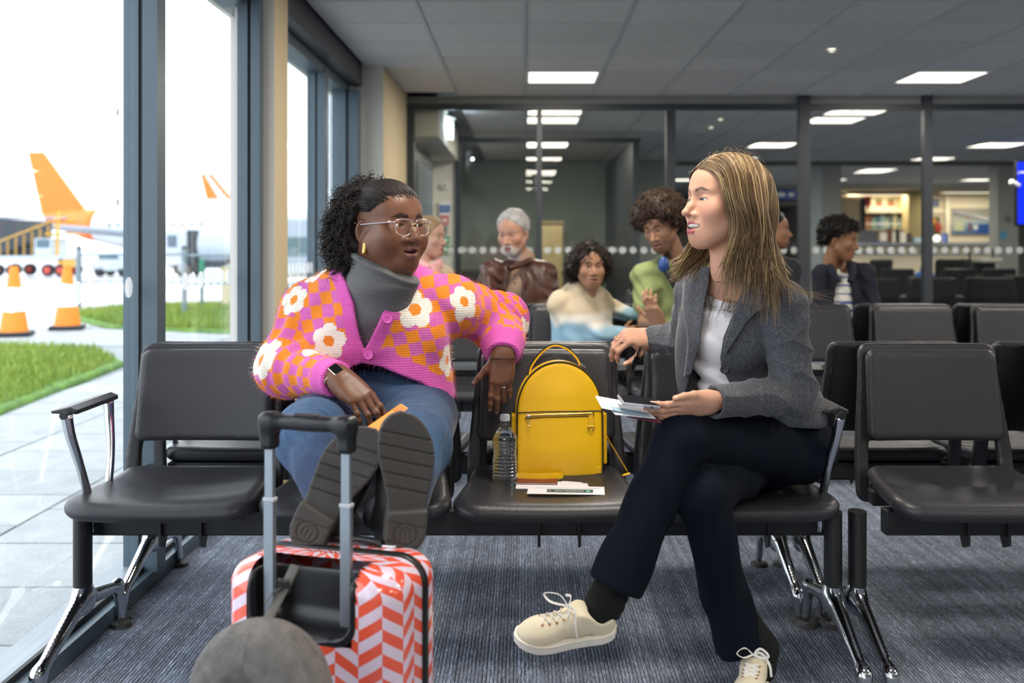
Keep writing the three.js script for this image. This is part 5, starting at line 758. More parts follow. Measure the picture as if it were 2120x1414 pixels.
  const wave = []; { const r = rng(21), g3 = (x, y, z) => { const e = .001; return V(capF(x + e, y, z) - capF(x - e, y, z), capF(x, y + e, z) - capF(x, y - e, z), capF(x, y, z + e) - capF(x, y, z - e)).normalize(); };
    for (const [p0, n0] of surfacePoints(hairG, 1700, 33, (p) => p.z > -.04 && capF(p.x, p.y, p.z) > -.004)) { const pts = [], p = p0.clone(), ph = r() * 6; if (hairline(p.x, p.y, p.z) > -.012) { p.z += .004 + .006 * r(); pts.push(p.clone().addScaledVector(n0, -.004)); } for (let i = 0; i < 12; i++) { const n = g3(p.x, p.y, p.z), dir = V(p.x * -1.5 + .35 * Math.sin(ph + i * .9) , .25 - (.09 - p.y) * 3.0, -1); dir.addScaledVector(n, -dir.dot(n)).normalize(); p.addScaledVector(dir, .0075); p.addScaledVector(g3(p.x, p.y, p.z), .0016 - capF(p.x, p.y, p.z)); pts.push(p.clone()); } const k = .5 + r() * 1.1; wave.push({ pts, r: .0011, c: [.017 * k, .011 * k, .010 * k] }); } }
  part(pink, 'hair', mergeColored([hairG, cg, strands(wave, 4)]).applyMatrix4(HM), hairMat(.52)).userData.label = 'dark curly hair pulled back from the face';
  // ---- glasses
  const clear = new THREE.MeshPhysicalMaterial({ color: lin(0xf4f0f6), roughness: .08, transmission: .86, thickness: 0, ior: 1.5 }), pearl = new THREE.MeshPhysicalMaterial({ color: lin(0xd9d3de), roughness: .2, transmission: .35, thickness: 0, ior: 1.5 }), gold = mat(lin(0xd9b36a), .25, { metalness: 1 }), lens = new THREE.MeshPhysicalMaterial({ color: 0xffffff, transmission: 1, thickness: 0, roughness: 0, ior: 1.5, side: THREE.DoubleSide });
  const gl = new THREE.Group(); gl.name = 'glasses'; HM.decompose(gl.position, gl.quaternion, gl.scale); pink.add(gl); gl.userData.label = 'clear acetate glasses with gold trim';
  const rimPts = (s) => [[-.024, .017], [-.008, .021], [.012, .0205], [.025, .016], [.0255, .002], [.019, -.016], [.004, -.0215], [-.013, -.020], [-.0225, -.010], [-.0265, .006]].map(([x, y]) => V(s * (.0335 + x * s * s), y - .008, .0985 - ((.0335 + x) ** 2) * 2.2));
  for (const s of [1, -1]) {
    const rp = rimPts(s).map((p) => V(Math.abs(p.x) * s, p.y, p.z)); part(gl, 'rim', tube(rp, .0021, 60, 8, true), clear); part(gl, 'rim_trim', tube(rp.map((p) => p.clone().add(V(0, 0, .0014))), .0006, 60, 6, true), gold);
    const ls = new THREE.Shape(rp.map((p) => new THREE.Vector2(p.x, p.y))); const lg = new THREE.ShapeGeometry(ls, 8); const lp = lg.attributes.position; for (let i = 0; i < lp.count; i++) lp.setZ(i, .0985 - lp.getX(i) ** 2 * 2.2); part(gl, 'lens', lg, lens);
    part(gl, 'temple', bar(V(s * .062, .006, .092), V(s * .086, .002, -.012), .0025, .009, V(1, 0, 0)), pearl); part(gl, 'hinge_stud', sph(.0018, 10), mat(0xffffff, .2, { metalness: .6 }), [s * .0665, .0075, .074]); part(gl, 'hinge_stud', sph(.0018, 10), mat(0xffffff, .2, { metalness: .6 }), [s * .0655, .0075, .079]);
    part(gl, 'corner_stud', sph(.0022, 10), gold, [s * .0555, -.022, .0925]);
  }
  part(gl, 'bridge', tube([V(-.0075, -.003, .0985), V(0, .0005, .1005), V(.0075, -.003, .0985)], .0021, 16, 8), gold);
  // ---- earring, studs, watch, ring, bracelet
  const er = part(pink, 'earring', new THREE.CapsuleGeometry(.0046, .016, 6, 14).rotateZ(-.18).translate(0, -.008, .001), gold); HM.clone().multiply(new THREE.Matrix4().makeTranslation(-(h.ex + .016), -.050, .006).scale(V(1.35, 1.35, 1.35))).decompose(er.position, er.quaternion, er.scale);
  for (const [x, y, z] of [[.006, -.040, .008], [.007, -.030, .009], [.012, -.042, -.006], [.018, .006, -.028]]) { const e = part(pink, 'ear_stud', sph(.0019, 10), gold); e.position.set(-h.ex - x, y, z).applyMatrix4(HM); }
  const wq = handM(at(698, 783, 2.77), V(.72, -.55, .42), V(.28, .62, .73)); const wt = new THREE.Group(); wt.name = 'watch'; wq.decompose(wt.position, wt.quaternion, wt.scale); pink.add(wt);
  part(wt, 'watch_strap', new THREE.TorusGeometry(.031, .0035, 8, 32).rotateX(Math.PI / 2).scale(1.1, 1, .8), mat(lin(0xb9a390), .4, { metalness: .5 }), [0, -.008, -.001]); part(wt, 'watch_case', rbox(.03, .034, .009, .004), mat(lin(0xcdb8a2), .2, { metalness: .9 }), [0, -.008, .026]); part(wt, 'watch_glass', rbox(.025, .029, .003, .0014), mat(0x0b0c0e, .1), [0, -.008, .0305]);
  const rg = part(pink, 'ring', new THREE.TorusGeometry(.0098, .0016, 8, 28).rotateX(Math.PI / 2), mat(lin(0xd8d4cc), .15, { metalness: 1 })); { const p = lh.at(-.0095, .098, -.004); rg.position.copy(p); rg.quaternion.setFromUnitVectors(V(0, 1, 0), V(-.06, -.9, -.25).normalize()); part(rg, 'stone', sph(.0028, 10), mat(0xf2f2f2, .05), [0, 0, .0105]); }
  const br = part(pink, 'bracelet', (() => { const o = []; for (let i = 0; i < 26; i++) { const a = i / 26 * 6.283; o.push(sph(.0032, 8).translate(Math.cos(a) * .038, 0, Math.sin(a) * .03)); } return merge(o); })(), mat(lin(0x3b1d20), .25)); br.position.copy(at(1041, 741, 3.188));
}
{ // the phone under her hand
  const t = thing('phone', 'phone in a bright orange case lying on the jeans under the woman\'s hand', 'phone', at(812, 882, 2.60)); t.rotation.set(-1.0, .35, -.9, 'YXZ');
  part(t, 'case', rbox(.078, .155, .012, .006, 3), mat(lin(0xf58f2e), .45)); part(t, 'screen', rbox(.066, .142, .004, .002), mat(0x0a0a0c, .08), [0, 0, -.0055]); part(t, 'camera_bump', rbox(.026, .028, .003, .0014), mat(lin(0xd9772a), .4), [-.02, .055, .0065]);
}
// ---------------------------------------------------------------- the laughing woman in the grey blazer
const blond = person('laughing blond woman in a grey wool blazer and navy trousers, legs crossed');
{
  const skin = [.56, .305, .205], ho = { width: .98, full: .3, jaw: 1.0, nose: 1.12, noseW: .92, lips: .95, gape: .0050, smile: 1.75, lid: .58, skin, lipC: [.48, .11, .13], browC: [.07, .04, .026], blush: [.60, .27, .18], iris: 0x456577, neck: .049, lash: .75 };
  const HM = frameM(at(1497, 420, 2.86), -1.17, -.10, .02, 1.07), { g: headG, h } = headMesh(ho, HM, .0024);
  const N = at(1512, 572, 2.95), Ls = at(1622, 628, 2.88), Rs = at(1438, 608, 3.1), Le = at(1643, 815, 2.9), Lw = at(1478, 832, 2.74), Re = at(1428, 706, 3.2), Rw = at(1345, 700, 3.3);
  const hipL = at(1648, 925, 3.1), hipR = at(1560, 950, 3.14), kL = at(1408, 905, 2.74), aL = at(1272, 1215, 2.68), kR = at(1452, 1022, 2.74), aR = at(1527, 1335, 2.88);
  const rh = handMesh(false, { fingers: [[.95, .8, .35, .02], [.95, .75, .35, 0], [1.0, .75, .35, -.02], [1.05, .75, .35, -.06]], thumb: { dir: [[.5, .6, -.65], [.3, .75, -.6], [.1, .9, -.45]] } }, handM(at(1343, 699, 3.29), V(-.86, .05, .42), V(-.45, .62, .66), .98), skin);
  const lh = handMesh(true, { fingers: [[.12, .18, .12, .03], [.10, .22, .15, 0], [.08, .25, .15, -.02], [.10, .25, .15, -.06]], thumb: { dir: [[.5, .85, .02], [.14, .98, 0], [-.04, 1, -.05]], nail: [.8, 0, .5] } }, handM(at(1470, 834, 2.735), V(-.93, -.16, .3), V(.12, -.66, .74), .96), skin);
  const core = surface(joined([cone3(N, at(1525, 690, 3.05), .05, .11), cone3(at(1530, 700, 3.05), at(1600, 900, 3.15), .11, .13), cone3(Rs, Re, .042, .034), cone3(Re, Rw, .034, .024), cone3(Ls, Le, .042, .036), cone3(Le, Lw, .036, .024), cone3(N, Rs, .05), cone3(N, Ls, .05), cone3(hipL, kL, .07, .045), cone3(kL, aL.clone().lerp(kL, .22), .042, .03), cone3(hipR, kR, .07, .045), cone3(kR, aR.clone().lerp(kR, .22), .042, .03)], .04), boundsOf([N, Rs, Ls, Le, Lw, Re, Rw, hipL, hipR, kL, aL, kR, aR], .16), .014, () => skin);
  part(blond, 'body', mergeColored([headG, rh.g, lh.g, core]), skinMat({ roughness: .55 })).userData.label = 'fair skin of face, neck and hands';
  eyesOn(blond, ho, h, HM, [-.1, 0]);
  { const tf = (x, y, z) => { const a = ell3(V(0, -.0655, .0660), .0300, .0090, .0236)(x, y, z); return a + .0010 * Math.max(0, Math.cos(x * 800)) ** 6; }; part(blond, 'teeth', surface(tf, new THREE.Box3(V(-.03, -.085, .04), V(.03, -.055, .095)), .0013).applyMatrix4(HM), mat(lin(0xf2ece2), .25)); }
  // ---- white tee
  const chest = [ell3(at(1518, 690, 3.06), .150, .20, .125), ell3(at(1560, 830, 3.1), .165, .16, .13), ell3(at(1490, 690, 2.98), .08, .085, .075), ell3(at(1552, 690, 2.95), .075, .085, .07), cone3(at(1475, 595, 3.05), at(1575, 600, 2.97), .05, .05), cone3(N, at(1520, 650, 3.02), .06, .11)];
  const torso0 = joined(chest, .06), yaw = -.55, fx = Math.sin(yaw), fz = Math.cos(yaw);           // the chest faces left and towards the camera
  const neckHole = cone3(at(1505, 545, 2.9), at(1500, 590, 2.88), .075, .045);
  const tee = (x, y, z) => smax(torso0(x, y, z) + .014 + .007 * Math.sin((y * 1.3 + x * .8) * 60 + 5 * noise3(x * 8, y * 8, z * 8)) * sstep(1.1, .98, y), -neckHole(x, y, z), .006);
  const tb = boundsOf([at(1400, 570, 3.1), at(1680, 900, 3.1), at(1500, 700, 2.75), at(1500, 700, 3.25)], .06);
  part(blond, 'tee_shirt', surface(tee, tb, .005, () => rgb(0xf3f0f2)), clothMat(.85)).userData.label = 'white tee shirt';
  // ---- blazer
  const open = pxPoly([[1472, 540], [1466, 600], [1455, 660], [1447, 740], [1436, 812], [1428, 862], [1440, 900], [1545, 900], [1540, 850], [1535, 822], [1518, 795], [1500, 765], [1494, 740], [1497, 700], [1512, 662], [1532, 612], [1545, 575], [1540, 540]], 2.9);
  const sl = [[Rs, Re], [Re, Rw], [Ls, Le], [Le, Lw]].map(([a, b]) => ({ a, u: b.clone().sub(a).normalize(), l: a.distanceTo(b) }));
  const arms = [cone3(Rs, Re, .062, .058), cone3(Re, Rw, .058, .044), cone3(Ls, Le, .066, .060), cone3(Le, Lw, .060, .042)], armsF = joined(arms, .03);
  const shoulders = joined([cone3(N, Rs, .055, .06), cone3(N, Ls, .055, .063)], .03), skirt = joined([ell3(at(1625, 860, 3.08), .135, .10, .12), ell3(at(1440, 760, 3.06), .055, .15, .07)], .05);
  const trunk = (x, y, z) => smin(smin(torso0(x, y, z), shoulders(x, y, z), .04), skirt(x, y, z), .05);
  const ridge = (q) => Math.pow(Math.abs(Math.sin(q)), .55) - .62, along = (s, x, y, z) => ((x - s.a.x) * s.u.x + (y - s.a.y) * s.u.y + (z - s.a.z) * s.u.z) / s.l;
  const fold = (x, y, z) => { const t = along(sl[2], x, y, z), t2 = along(sl[3], x, y, z), t3 = along(sl[1], x, y, z), w = 2.6 * noise3(x * 6, y * 6, z * 6); return .010 * ridge((y + x * .5) * 33 + w) * sstep(.05, .35, t) * sstep(1.4, 1.0, t) * (.4 + noise3(x * 9, y * 9, z * 9)) + .007 * ridge(t2 * 9 + y * 20 + w) * sstep(-.3, .1, t2) * sstep(.95, .5, t2) + .006 * ridge(t3 * 8 + w) * sstep(-.6, 0, t3) * sstep(.95, .6, t3); };
  const wr = [[Rw, Re], [Lw, Le]].map(([w, e]) => { const u = w.clone().sub(e).normalize(); return { w, f: (x, y, z) => (x - w.x) * u.x + (y - w.y) * u.y + (z - w.z) * u.z }; }), cuffIn = [cone3(Rw.clone().lerp(Re, .3), Rw.clone().lerp(Re, -.3), .034), cone3(Lw.clone().lerp(Le, .2), Lw.clone().lerp(Le, -.3), .033)];
  const hemY = pxLine([[1380, 838], [1440, 838], [1470, 870], [1600, 880], [1690, 888]], 2.98);
  const blazerF = (x, y, z) => {
    let a = armsF(x, y, z) + fold(x, y, z); for (let i = 0; i < 2; i++) { const q = wr[i].f(x, y, z), p = wr[i].w; if (q > 0 && Math.hypot(x - p.x, y - p.y, z - p.z) < .11) a = Math.max(a, q); a = Math.max(a, -cuffIn[i](x, y, z)); }
    let t = trunk(x, y, z) + .003 * (noise3(x * 9, y * 9, z * 9) - .5); t = smax(t, hemY(x) - y, .006); t = smax(t, -(torso0(x, y, z) + .012), .003);
    if (z > -3.08) t = smax(t, -open(x, y), .006);
    if (y > at(0, 578, 2.95).y) t = smax(t, y - at(0, 560, 2.95).y, .01);
    return smin(t, a, .007);
  };
  const wool = dataTex(256, 256, (x, y) => { const v = .62 + .5 * (hash3(x, y, 3) - .5) + .34 * (noise3(x * .4, y * .25, 1) - .5) + (hash3(x >> 1, y >> 1, 9) > .9 ? .3 : 0); return [255 * v, 255 * v, 255 * v * 1.02]; });
  const woolMat = clothMat(.92, { map: wool, sheen: .4, bumpMap: weaveTex, bumpScale: .0006 }), GR = rgb(0x787b80);
  const bb = boundsOf([Rs, Ls, Le, Lw, Re, Rw, at(1560, 890, 3.1), at(1500, 560, 3.2), at(1400, 838, 3.05)], .12);
  part(blond, 'blazer', boxUV(surface(blazerF, bb, .004, (x, y, z) => { const k = .94 + .12 * noise3(x * 20, y * 20, z * 20); return [GR[0] * k, GR[1] * k, GR[2] * k]; }), 7), woolMat).userData.label = 'grey wool blazer, open at the front';
  const patch = (poly, lift, depthMin = -3.12) => { const pf = pxPoly(poly, 2.9); const f = (x, y, z) => smax(smax(trunk(x, y, z) - lift, pf(x, y), .002), Math.max(-(trunk(x, y, z) + .004), depthMin - z), .003); const b = boundsOf(poly.map(([a, c]) => at(a, c, 2.9)), .03); b.min.z = depthMin; b.max.z = -2.7; return boxUV(surface(f, b, .003, () => GR), 7); };
  part(blond, 'lapel', patch([[1497, 712], [1512, 664], [1534, 606], [1552, 585], [1572, 612], [1586, 626], [1562, 640], [1540, 668], [1516, 705], [1500, 735]], .015), woolMat);
  part(blond, 'lapel', patch([[1470, 552], [1467, 600], [1457, 660], [1449, 730], [1441, 780], [1428, 790], [1432, 720], [1426, 650], [1430, 590], [1452, 556]], .013), woolMat);
  part(blond, 'collar', patch([[1538, 600], [1552, 560], [1590, 568], [1612, 590], [1600, 606], [1576, 610]], .018), woolMat);
  { const b = part(blond, 'button', new THREE.LatheGeometry([[0, .002], [.008, .002], [.0105, .0035], [.012, .002], [.012, 0], [0, 0]].map((q) => new THREE.Vector2(...q)), 24).rotateX(Math.PI / 2), mat(0x1c1d20, .35)); const p = at(1524, 780, 2.78); let t = 0; while (blazerF(p.x, p.y, p.z) > .001 && t++ < 200) p.z -= .002; b.position.copy(p); b.rotation.set(0, -.25, 0); for (const [x, y] of [[-.0025, 0], [.0025, 0]]) part(b, 'button_hole', cyl(.001, .001, .001, 8).rotateX(Math.PI / 2), mat(0x55575c, .6), [x, y, .0022]); }
  // ---- trousers
  const navy = [.0032, .0058, .0125], leg = (h0, k, a, r0, r1, r2) => [cone3(h0, k, r0, r1), cone3(k, a, r1 * .96, r2)];
  const trF0 = joined([ell3(at(1620, 925, 3.14), .16, .11, .15), ...leg(hipL, kL, aL, .095, .066, .070)], .03), trR = joined([ell3(at(1600, 940, 3.16), .13, .10, .13), ...leg(hipR, kR, aR, .09, .066, .066)], .03);
  const cutL = (() => { const u = aL.clone().sub(kL).normalize(); return (x, y, z) => (x - aL.x) * u.x + (y - aL.y) * u.y + (z - aL.z) * u.z; })(), cutR = (() => { const u = aR.clone().sub(kR).normalize(); return (x, y, z) => (x - aR.x) * u.x + (y - aR.y) * u.y + (z - aR.z) * u.z; })();
  const hollow = [cone3(aL.clone().lerp(kL, .12), aL.clone().lerp(kL, -.2), .054), cone3(aR.clone().lerp(kR, .1), aR.clone().lerp(kR, -.2), .052)];
  const pleat = (x, y, z) => .0035 * Math.sin(x * 70 + 8 * noise3(x * 5, y * 3, z * 5)) * sstep(.75, .5, y) + .004 * (noise3(x * 10, y * 8, z * 10) - .5);
  const trF = (x, y, z) => { let l = trF0(x, y, z) + pleat(x, y, z), r = trR(x, y, z) + pleat(x, y, z) * 1.3; if (y < .45) { const q = cutL(x, y, z); if (x < .45) l = Math.max(l, q, -hollow[0](x, y, z)); const w = cutR(x, y, z); r = Math.max(r, w, -hollow[1](x, y, z)); } return Math.min(l, r); };
  const trB = boundsOf([hipL, hipR, kL, kR, aL, aR, at(1640, 880, 3.2)], .14);
  part(blond, 'trousers', boxUV(surface(trF, trB, .0052, () => navy), 8), clothMat(.9, { bumpMap: weaveTex, bumpScale: .0006, sheen: 0, specularIntensity: .3 })).userData.label = 'dark navy trousers';
  // ---- socks and canvas shoes
  const sockM = mat(lin(0x0c0c0d), .95);
  const sockGeo = (a, b, c) => { const f = joined([cone3(a, b, .048, .047), cone3(b, c, .043, .040)], .02), u = b.clone().sub(a).normalize(), e1 = V(0, 0, 1); return surface((x, y, z) => f(x, y, z) + .0013 * Math.sin(((x - a.x) * u.x + (y - a.y) * u.y + (z - a.z) * u.z) * 260), boundsOf([a, b, c], .06), .005); };
  const cream = clothMat(.9, {}), soleW = mat(lin(0xeee9dc), .6), laceM = mat(lin(0xf3f1ec), .85), eyeM = mat(lin(0xb07a48), .35, { metalness: .8 });
  // shoe axes: heel at 0, y to the toe, z up
  const hwS = (y) => { const P = [[-.002, 0], [.004, .016], [.016, .027], [.04, .033], [.08, .033], [.12, .036], [.17, .044], [.205, .043], [.232, .034], [.248, .02], [.256, 0]]; for (let i = 0; i < P.length - 1; i++) if (y <= P[i + 1][0]) return lerp(P[i][1], P[i + 1][1], clamp((y - P[i][0]) / (P[i + 1][0] - P[i][0]), 0, 1)); return 0; };
  const shoeO = poly2([...Array(33)].map((_, i) => { const y = -.002 + i / 32 * .258; return [hwS(y), y]; }).concat([...Array(33)].map((_, i) => { const y = .256 - i / 32 * .258; return [-hwS(y), y]; })));
  const spring = (y) => .012 * sstep(.17, .26, y) ** 2 + .003 * sstep(.05, 0, y);
  const soleG = surface((x, y, z) => { const zz = z - spring(y), o = shoeO(x, y); return Math.min(smax(o - .003, Math.abs(zz - .012) - .012, .004), smax(o - .0045, Math.abs(zz - .0245) - .0016, .001)); }, new THREE.Box3(V(-.06, -.015, -.012), V(.06, .275, .06)), .0024);
  const uppF = (() => { const j = joined([ell3(V(0, .195, .036), .041, .057, .028), cone3(V(0, .19, .036), V(0, .10, .062), .033, .032), cone3(V(0, .035, .05), V(0, .10, .056), .029, .032), ell3(V(0, .035, .05), .031, .036, .04), cone3(V(0, .10, .06), V(0, .085, .088), .027, .03)], .025), top = (x, y, z) => z - (.064 + .034 * sstep(.035, .095, y) + .012 * sstep(.03, .0, y)), hole = cone3(V(0, .045, .06), V(0, .04, .13), .026, .034); return (x, y, z) => smax(smax(smax(j(x, y, z), top(x, y, z), .004), -hole(x, y, z), .004), Math.max(.020 + spring(y) - z, shoeO(x, y) - .001), .004); })();
  const uppG = surface(uppF, new THREE.Box3(V(-.06, -.015, .0), V(.06, .275, .13)), .003, (x, y, z) => { const k = .95 + .1 * noise3(x * 300, y * 300, z * 300), c = rgb(0xe4d9bd); return [c[0] * k, c[1] * k, c[2] * k]; });
  function shoe(heel, toe, up) {
    const y = toe.clone().sub(heel).normalize(), z = up.clone().sub(y.clone().multiplyScalar(up.dot(y))).normalize(), x = y.clone().cross(z), M = new THREE.Matrix4().makeBasis(x, y, z).setPosition(heel), b = part(blond, 'shoe', uppG, cream); M.decompose(b.position, b.quaternion, b.scale); b.userData.label = 'cream canvas shoe with white laces'; part(b, 'shoe_sole', soleG, soleW);
    const on = (x0, y0, lift) => { let q = V(x0, y0, .13), t = 0; while (uppF(q.x, q.y, q.z) > lift && t++ < 300) q.z -= .0006; return q; };
    const E = [[.19, .017], [.172, .018], [.154, .019], [.136, .019]];
    E.forEach(([ey, ex], i) => { for (const s of [-1, 1]) { part(b, 'eyelet', new THREE.TorusGeometry(.0027, .0011, 6, 14), eyeM, on(s * ex, ey, .0008)); if (i < 3) part(b, 'lace', sweep([0, .25, .5, .75, 1].map((t) => on(lerp(s * ex, -s * E[i + 1][1], t), lerp(ey, E[i + 1][0], t), .0022)), () => .0034, 6, .35), laceM); } });
    const k = on(0, .122, .008), bow = (pts) => part(b, 'lace', sweep(new THREE.CatmullRomCurve3(pts).getPoints(18), () => .0040, 6, .4), laceM);
    bow([k, k.clone().add(V(.02, .02, .022)), k.clone().add(V(.034, .055, .018)), k.clone().add(V(.02, .045, .006)), k]); bow([k, k.clone().add(V(-.02, .0, .018)), k.clone().add(V(-.042, .01, .005)), k.clone().add(V(-.03, .005, -.005)), k]);
    bow([k, k.clone().add(V(-.02, -.012, .002)), k.clone().add(V(-.042, -.010, -.025)), k.clone().add(V(-.047, -.014, -.058))]); bow([k, k.clone().add(V(.02, -.01, .012)), k.clone().add(V(.034, .0, .006))]);
  }
  const heelL = at(1272, 1312, 2.70), toeL = at(1064, 1336, 2.66); shoe(heelL, toeL, V(.08, .92, .38));
  part(blond, 'sock', sockGeo(aL.clone().lerp(kL, .3), at(1252, 1248, 2.69), at(1228, 1288, 2.69)), sockM);
  const heelR = at(1570, 1440, 2.94); heelR.y = .004; const toeR = at(1545, 1500, 2.70); toeR.y = .004; shoe(heelR, toeR, V(0, 1, 0));
  part(blond, 'sock', sockGeo(aR.clone().lerp(kR, .3), V(heelR.x - .004, .10, heelR.z + .045), V(heelR.x - .006, .05, heelR.z + .06)), sockM);
  // ---- hair in locks from a parting
  const capF = joined([ell3(V(0, .040, -.016), .082, .085, .103), ell3(V(0, -.01, -.06), .078, .085, .07)], .03), face = (x, y, z) => z - (.058 - 6.5 * Math.max(0, Math.abs(x) - .035) ** 1.4 - Math.max(0, .07 - y) * .55);
  const capG = surface((x, y, z) => smax(smax(capF(x, y, z), face(x, y, z), .006), -y - .10, .01), new THREE.Box3(V(-.12, -.13, -.15), V(.12, .14, .11)), .005, () => [.13, .08, .038]);
  const list = [], r = rng(77), push = (p, f, off) => { for (let i = 0; i < 6; i++) { const d = f(p.x, p.y, p.z) - off; if (d >= 0) return; const e = .002; p.add(V(f(p.x + e, p.y, p.z) - f(p.x - e, p.y, p.z), f(p.x, p.y + e, p.z) - f(p.x, p.y - e, p.z), f(p.x, p.y, p.z + e) - f(p.x, p.y, p.z - e)).normalize().multiplyScalar(-d)); } };
  const toneOf = () => { const u = r(), k = .72 + .5 * r(); return (u < .36 ? [.095, .054, .024] : u < .76 ? [.20, .122, .054] : [.40, .28, .148]).map((c) => c * k); };
  const root = (x, z) => { const p = V(x, .15, z); for (let i = 0; i < 80 && capF(p.x, p.y, p.z) > .002; i++) p.y -= .0012; return p; };
  const lock = (ctrl, rad, n = 22, tone) => { const c = new THREE.CatmullRomCurve3(ctrl, false, 'centripetal'); const raw = c.getPoints(n); const jx = (r() - .5) * .008, jz = (r() - .5) * .008, ph = r() * 6; const pts = raw.map((p, i) => { const w = Math.sin(ph + i * .35) * .0012; const q = p.clone().add(V(jx * i / n + w, 0, jz * i / n + w)); if (i > 0) push(q, capF, .002 + rad); q.applyMatrix4(HM); if (i > 8) { push(q, blazerF, .003 + rad); push(q, tee, .003 + rad); } return q; }); list.push({ pts, r: rad, c: tone ?? toneOf(), flat: .6 }); };
  for (let i = 0; i < 1150; i++) {                                       // near side (her left)
    const u = Math.pow(r(), .95), z0 = lerp(.079, -.095, u), out = .002 + .020 * r() * r(), len = -.15 - .13 * r() * r() - .02 * r(), back = u > .7 ? (u - .7) / .3 : 0, fw = u < .12 ? (1 - u / .12) : 0;
    const zs = lerp(.058, -.09, u) + (r() - .5) * .012, zj = lerp(.030, -.095, u) + (r() - .5) * .018, ze = lerp(.045, -.12, Math.pow(u, 1.2)) + (r() - .5) * .045, R0 = root(.002, z0);
    lock([R0, V(.030, R0.y - .004 + out * .2, z0 - .004), V((.068 + out * .5) * (1 - .2 * back), Math.min(.07, R0.y - .03) + out * .3, lerp(z0, zs, .6)), V((.086 + out) * (1 - .25 * back), .004, zs), V((.092 + out - fw * .006) * (1 - .25 * back), -.07, zj), V(.090 + out * .9 + .008 * back, -.14, lerp(zj, ze, .6)), V(.084 + out + .03 * (r() - .5) + .03 * back, len, ze)], .0008 + .0011 * r());
  }
  for (let i = 0; i < 420; i++) {                                        // far side (her right), brought forward over the shoulder
    const u = r(), z0 = lerp(.078, -.085, u), out = .002 + .016 * r(), len = -.15 - .06 * r(), ze = lerp(.07, -.03, u * u) + (r() - .5) * .02, R0 = root(-.002, z0);
    lock([R0, V(-.032, R0.y - .004, z0 - .004), V(-.074 - out * .4, .060, z0 * .85 - .012), V(-.088 - out, -.01, lerp(.012, -.07, u)), V(-.090 - out, -.08, lerp(.018, -.07, u)), V(-.094 - out, -.13, lerp(.04, -.05, u)), V(-.094 - out, len, ze)], .0008 + .001 * r());
  }
  for (let i = 0; i < 420; i++) { const a = (r() - .5) * 3.1, out = .002 + .018 * r(), R0 = root(a * .015, -.085 + r() * .03); lock([R0, V(Math.sin(a) * .05, .085, -.100), V(Math.sin(a) * .086, .0, -.07 - .05 * Math.cos(a) - out), V(Math.sin(a) * .092, -.09, -.065 - .045 * Math.cos(a) - out), V(Math.sin(a) * .10, -.16, -.075 - .02 * Math.cos(a) - out), V(Math.sin(a) * .12, -.20 - .10 * r(), -.09 - out)], .0009 + .0011 * r()); }
  for (let i = 0; i < 30; i++) { const z0 = lerp(.07, -.06, r()), a = (r() - .3) * 1.6, R0 = root(.01 * a, z0); lock([R0, V(.03 * a, R0.y + .008 + .012 * r(), z0 - .01), V(.07 * a, .105, z0 - .03), V(.098 * a, .03, z0 - .05)], .0003, 14, [.30, .2, .1]); }
  for (let i = 0; i < 26; i++) lock([V(.10, -.10, -.06), V(.11, -.16, -.08), V(.12 + .03 * r(), -.19 - .02 * r(), -.11 - .05 * r()), V(.13 + .05 * r(), -.20 - .06 * r(), -.15 - .10 * r())], .0004 + .0004 * r(), 16);
  part(blond, 'hair', mergeColored([capG.applyMatrix4(HM), strands(list, 4)]), hairMat(.38, { specularIntensity: .8 })).userData.label = 'long straight blond hair with lighter streaks';
  // rings
  const rg = part(blond, 'ring', new THREE.TorusGeometry(.0092, .0012, 8, 26).rotateX(Math.PI / 2), mat(lin(0xd9b36a), .2, { metalness: 1 })); { const p = rh.at(-.010, .104, -.016), q = rh.at(-.010, .116, -.034); rg.position.copy(p); rg.quaternion.setFromUnitVectors(V(0, 1, 0), q.sub(p).normalize()); part(rg, 'stone', sph(.0022, 10), mat(0xf6f6f6, .05), [0, 0, .0098]); }
}
